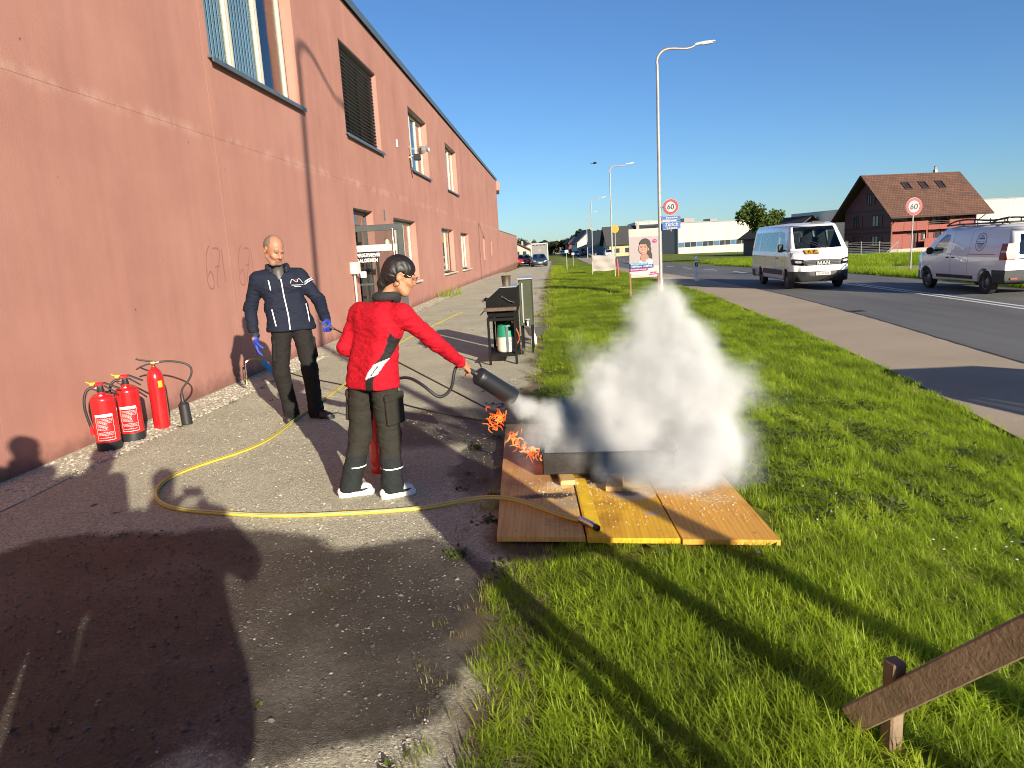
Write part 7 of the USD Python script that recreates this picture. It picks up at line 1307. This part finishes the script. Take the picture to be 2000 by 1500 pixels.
# ================================================================= the photographer and two bystanders, outside the frame: their shadows lie on the path
def standing(x, y, H, over=None):
    k = H / 1.78; J = dict(pelvis=(x, y, .96 * k), chest=(x, y + .02, 1.28 * k), neck=(x, y + .02, 1.49 * k), head=(x, y + .06, 1.66 * k), shL=(x - .19 * k, y, 1.44 * k), shR=(x + .19 * k, y, 1.44 * k), elL=(x - .27 * k, y - .02, 1.13 * k), elR=(x + .27 * k, y - .02, 1.13 * k), wrL=(x - .26 * k, y + .08, .87 * k), wrR=(x + .26 * k, y + .08, .87 * k),
        hipL=(x - .09 * k, y, .91 * k), hipR=(x + .09 * k, y, .91 * k), knL=(x - .11 * k, y + .02, .49 * k), knR=(x + .11 * k, y + .02, .49 * k), anL=(x - .13 * k, y - .01, .08), anR=(x + .13 * k, y - .01, .08), df=(0, 1, 0), dhead=(0, 1, -.15), dhL=(0, .2, -1), dnL=(1, 0, 0), dhR=(0, .2, -1), dnR=(-1, 0, 0), dcL=.3, dcR=.3, dtL=(-.15, 1, 0), dtR=(.15, 1, 0))
    J.update(over or {}); return J
def jgrey(c): return lambda V, FT, J: np.repeat([c], len(V), 0)
base = dict(h=.0125, skin=(.4, .2, .12), lip=(.36, .13, .10), brow=(.1, .07, .05), mskin=mt_skin, meye=mt_eye, miris=mt_iris, jacket=True, hem=-.12, mjacket=mt_cloth, mcollar=mt_navy, mcuff=mt_navy, mtrouser=mt_twill, mshoe=mt_bshoe, msole=mt_bshoe, hair=hair_crop, tcol=tdark)
person('photographer outside the frame holding up a phone, seen only as a shadow on the path', standing(-.06, -.34, 1.85, dict(head=(-.13, -.16, 1.765), neck=(-.09, -.25, 1.59), chest=(-.06, -.31, 1.33), shL=(-.26, -.30, 1.50), shR=(.14, -.30, 1.50), elL=(-.36, -.10, 1.28), elR=(.31, -.12, 1.27), wrL=(-.16, -.06, 1.52), wrR=(.16, -.06, 1.50), dhL=(.6, .05, .6), dnL=(.5, .5, 0), dhR=(-.6, .05, .6), dnR=(-.5, .5, 0), dcL=.7, dcR=.7)), {**base, 'jcol': jgrey((.05, .05, .06)), 'jw': 1.45, 'tw': 1.4, 'hem': -.2})
ph = thing('phone', 'dark phone held by the photographer, outside the frame', 'phone', (0, -.028, 1.62)); obj('phone_body', box((0, 0, 0), (.155, .008, .075), .003), mt_ink, ph); obj('lens_bump', lathe([(0, 0), (.012, 0), (.012, .003), (0, .003)], 14, 'y', (-.05, .004, .02)), mt_trim, ph)
person('bystander left of the photographer with arms folded, seen as a large shadow on the path', standing(-1.08, .42, 1.94, dict(head=(-1.03, .46, 1.83), neck=(-1.06, .44, 1.64), elL=(-1.44, .40, 1.25), elR=(-.74, .40, 1.22), wrL=(-1.12, .64, 1.20), wrR=(-1.14, .66, 1.15), dhL=(.8, .1, 0), dnL=(0, -1, 0), dhR=(-.8, .1, 0), dnR=(0, -1, 0))), {**base, 'jcol': jgrey((.06, .03, .03)), 'jw': 1.35, 'hs': 1.3, 'hood': True})
person('bystander at the far left, outside the frame, whose head shadow falls on the wall', standing(-2.12, 1.22, 1.74), {**base, 'jcol': jgrey((.04, .05, .04)), 'jw': 1.15})

def seated(v, x, y, z0, yaw):
    """a person on a vehicle seat: v is the vehicle's place"""
    co, si = math.cos(yaw), math.sin(yaw); T = lambda q: (v[0] + co * q[0] - si * q[1], v[1] + si * q[0] + co * q[1], v[2] + q[2]); D = lambda q: (co * q[0] - si * q[1], si * q[0] + co * q[1], q[2])
    J = {k: T((x + q[0], y + q[1], z0 + q[2])) for k, q in dict(pelvis=(0, -.12, .10), chest=(0, -.18, .42), neck=(0, -.17, .62), head=(0, -.12, .79), shL=(-.18, -.17, .57), shR=(.18, -.17, .57), elL=(-.23, .05, .33), elR=(.23, .05, .33), wrL=(-.15, .32, .43), wrR=(.15, .32, .43), hipL=(-.09, -.08, .08), hipR=(.09, -.08, .08), knL=(-.12, .34, .10), knR=(.12, .34, .10), anL=(-.12, .42, -.30), anR=(.12, .42, -.30)).items()}
    J.update(df=D((0, 1, 0)), dhead=D((0, 1, -.05)), dhL=D((.2, 1, .1)), dnL=D((1, 0, -.3)), dhR=D((-.2, 1, .1)), dnR=D((-1, 0, -.3)), dcL=.9, dcR=.9, dtL=D((0, 1, 0)), dtR=D((0, 1, 0)))
    return J
person('driver in a dark jacket at the wheel of the white minibus', seated((9.62, 29.0, -.375), .45, 1.08, .93, PI - .03), {**base, 'h': .016, 'jcol': jgrey((.03, .035, .05))})
# extinguisher powder lying on the boards and flung over the path edge
q = np.vstack([np.stack([r.normal(.35, .38, 900), r.normal(4.5, .18, 900)], 1), np.stack([r.uniform(-.35, 1.1, 500), r.uniform(3.8, 4.7, 500)], 1), np.stack([r.normal(.9, .18, 300), r.normal(4.3, .2, 300)], 1)]); q = q[shapely.contains_xy(BOARD.buffer(-.05), q[:, 0], q[:, 1])]; n_ = len(q)
scatter('powder', [(stone(k + 20), M('powder_white', (.62, .58, .50), .9, var=.1)) for k in range(3)], np.c_[q, np.full(n_, .0535)], yawq(r.uniform(0, 2 * PI, n_)), np.exp(r.normal(math.log(.0022), .45, n_)).clip(.001, .006), r.integers(0, 3, n_), label='pale specks of extinguisher powder scattered over the boards', cat='powder')
for k, (x, y) in enumerate(((-.28, 3.80), (.0, 3.79), (.20, 3.76), (.52, 3.74), (.70, 3.71), (1.02, 3.68), (-.33, 4.9), (.98, 4.9))): obj('board_screw', lathe([(0, .0525), (.005, .0525), (.0045, .0535), (0, .054)], 8, 'z', (x, y, -.0005)), mt_iron, stage.GetPrimAtPath('/World/wooden_board' + ('' if x < .11 else '_001' if x < .62 else '_002')))
# ================================================================= smoke: density field of soft puffs, eroded by noise
PUFFS = [(0.78, 5.20, 0.39, 0.56, 1.00), (0.60, 5.10, 0.48, 0.40, .9), (0.95, 5.20, 0.21, 0.45, 1.00), (0.91, 5.30, 0.60, 0.45, 1.00), (0.77, 5.30, 0.80, 0.41, 1.00), (0.82, 5.40, 0.98, 0.30, 0.90),
    (0.74, 5.45, 1.14, 0.22, 0.70), (0.88, 5.50, 1.18, 0.19, 0.60), (0.37, 5.20, 0.55, 0.29, 0.90), (0.38, 4.95, 0.30, 0.33, 1.00), (0.09, 5.05, 0.40, 0.20, 0.85), (-0.09, 5.00, 0.46, 0.17, 1.0), (-0.19, 5.11, 0.46, 0.15, 1.15), (-.28, 5.18, .485, .115, 1.5), (.02, 5.03, .42, .2, .9),
    (1.46, 5.50, 0.50, 0.31, 0.40), (1.31, 5.45, 0.42, 0.29, 0.42), (0.94, 4.60, 0.10, 0.20, 0.70), (1.04, 4.90, 0.14, 0.27, 0.80), (0.77, 4.90, 0.16, 0.31, 0.80), (0.18, 4.70, 0.20, 0.24, 0.45), (-0.18, 4.90, 0.15, 0.26, 0.42), (0.50, 4.62, 0.18, 0.27, 0.60), (.30, 4.85, .32, .34, .6), (.85, 4.42, .14, .30, .95), (.60, 4.42, .20, .26, .8), (1.06, 4.58, .24, .32, .85), (.36, 4.5, .16, .2, .55), (.30, 5.35, .75, .30, .5), (.22, 5.1, .62, .26, .55), (-.1, 4.85, .34, .2, .5)]
n = {'g': ('geometry', {}), 'wn': ('noise_texture', {'scale': 3.2, 'detail': 3, 'roughness': 0.6}), 'ws': ('vector_math', {'math_type': 'subtract', 'vector2': (0.5, 0.5, 0.5)}),
     'wm': ('vector_math', {'math_type': 'scale', 'scale': 0.30}), 'wv': ('vector_math', {'math_type': 'add'})}
l = [('g.position', 'wn.vector'), ('wn.color', 'ws.vector1'), ('ws.vector', 'wm.vector1'), ('g.position', 'wv.vector1'), ('wm.vector', 'wv.vector2')]
prev = None
for i, (px, py, pz, pr, s) in enumerate(PUFFS):
    n[f'm{i}'] = ('mapping', {'mapping_type': 'texture', 'location': (px, py, pz), 'scale': (pr * 1.12,) * 3}); n[f'g{i}'] = ('gradient_texture', {'gradient_type': 'spherical'})
    l += [('wv.vector', f'm{i}.vector'), (f'm{i}.vector', f'g{i}.vector')]
    n[f's{i}'] = ('math', {'math_type': 'multiply_add', 'value2': s, 'value3': 0.0}); l.append((f'g{i}.fac', f's{i}.value1'))
    if prev: l.append((prev, f's{i}.value3'))
    prev = f's{i}.value'
n['n1'] = ('noise_texture', {'scale': 4.2, 'detail': 6, 'roughness': 0.62}); n['k'] = ('math', {'math_type': 'multiply_add', 'value2': 0.95, 'value3': -0.5}); n['a'] = ('math', {'math_type': 'add'})
n['d'] = ('map_range', {'range_type': 'smoothstep', 'from_min': 0.08, 'from_max': 1.6, 'to_min': 0.0, 'to_max': 1.0, 'clamp': True}); n['x'] = ('math', {'math_type': 'multiply', 'value2': 7.5})
n['v'] = ('principled_volume', {'color': (0.99, 0.985, 0.98), 'anisotropy': -0.34})
l += [('g.position', 'n1.vector'), ('n1.fac', 'k.value1'), (prev, 'a.value1'), ('k.value', 'a.value2'), ('a.value', 'd.value'), ('d.result', 'x.value1'), ('x.value', 'v.density')]
mt_smoke = usdkit.material(stage, '/World/Looks/smoke_volume', n, l, volume='v.volume')
u = m3.Manifold()
for px, py, pz, pr, s in PUFFS: u = u + m3.Manifold.sphere(pr * 1.08 + .05, 20).translate((px, py, pz))
u = u.trim_by_plane((0, 0, 1), 0.055)
comps = u.decompose(); 
sm = obj('smoke', cat_([from_m(c) for c in comps]), mt_smoke, kind='stuff', label='thick white extinguisher smoke billowing over the wooden boards', cat='smoke')
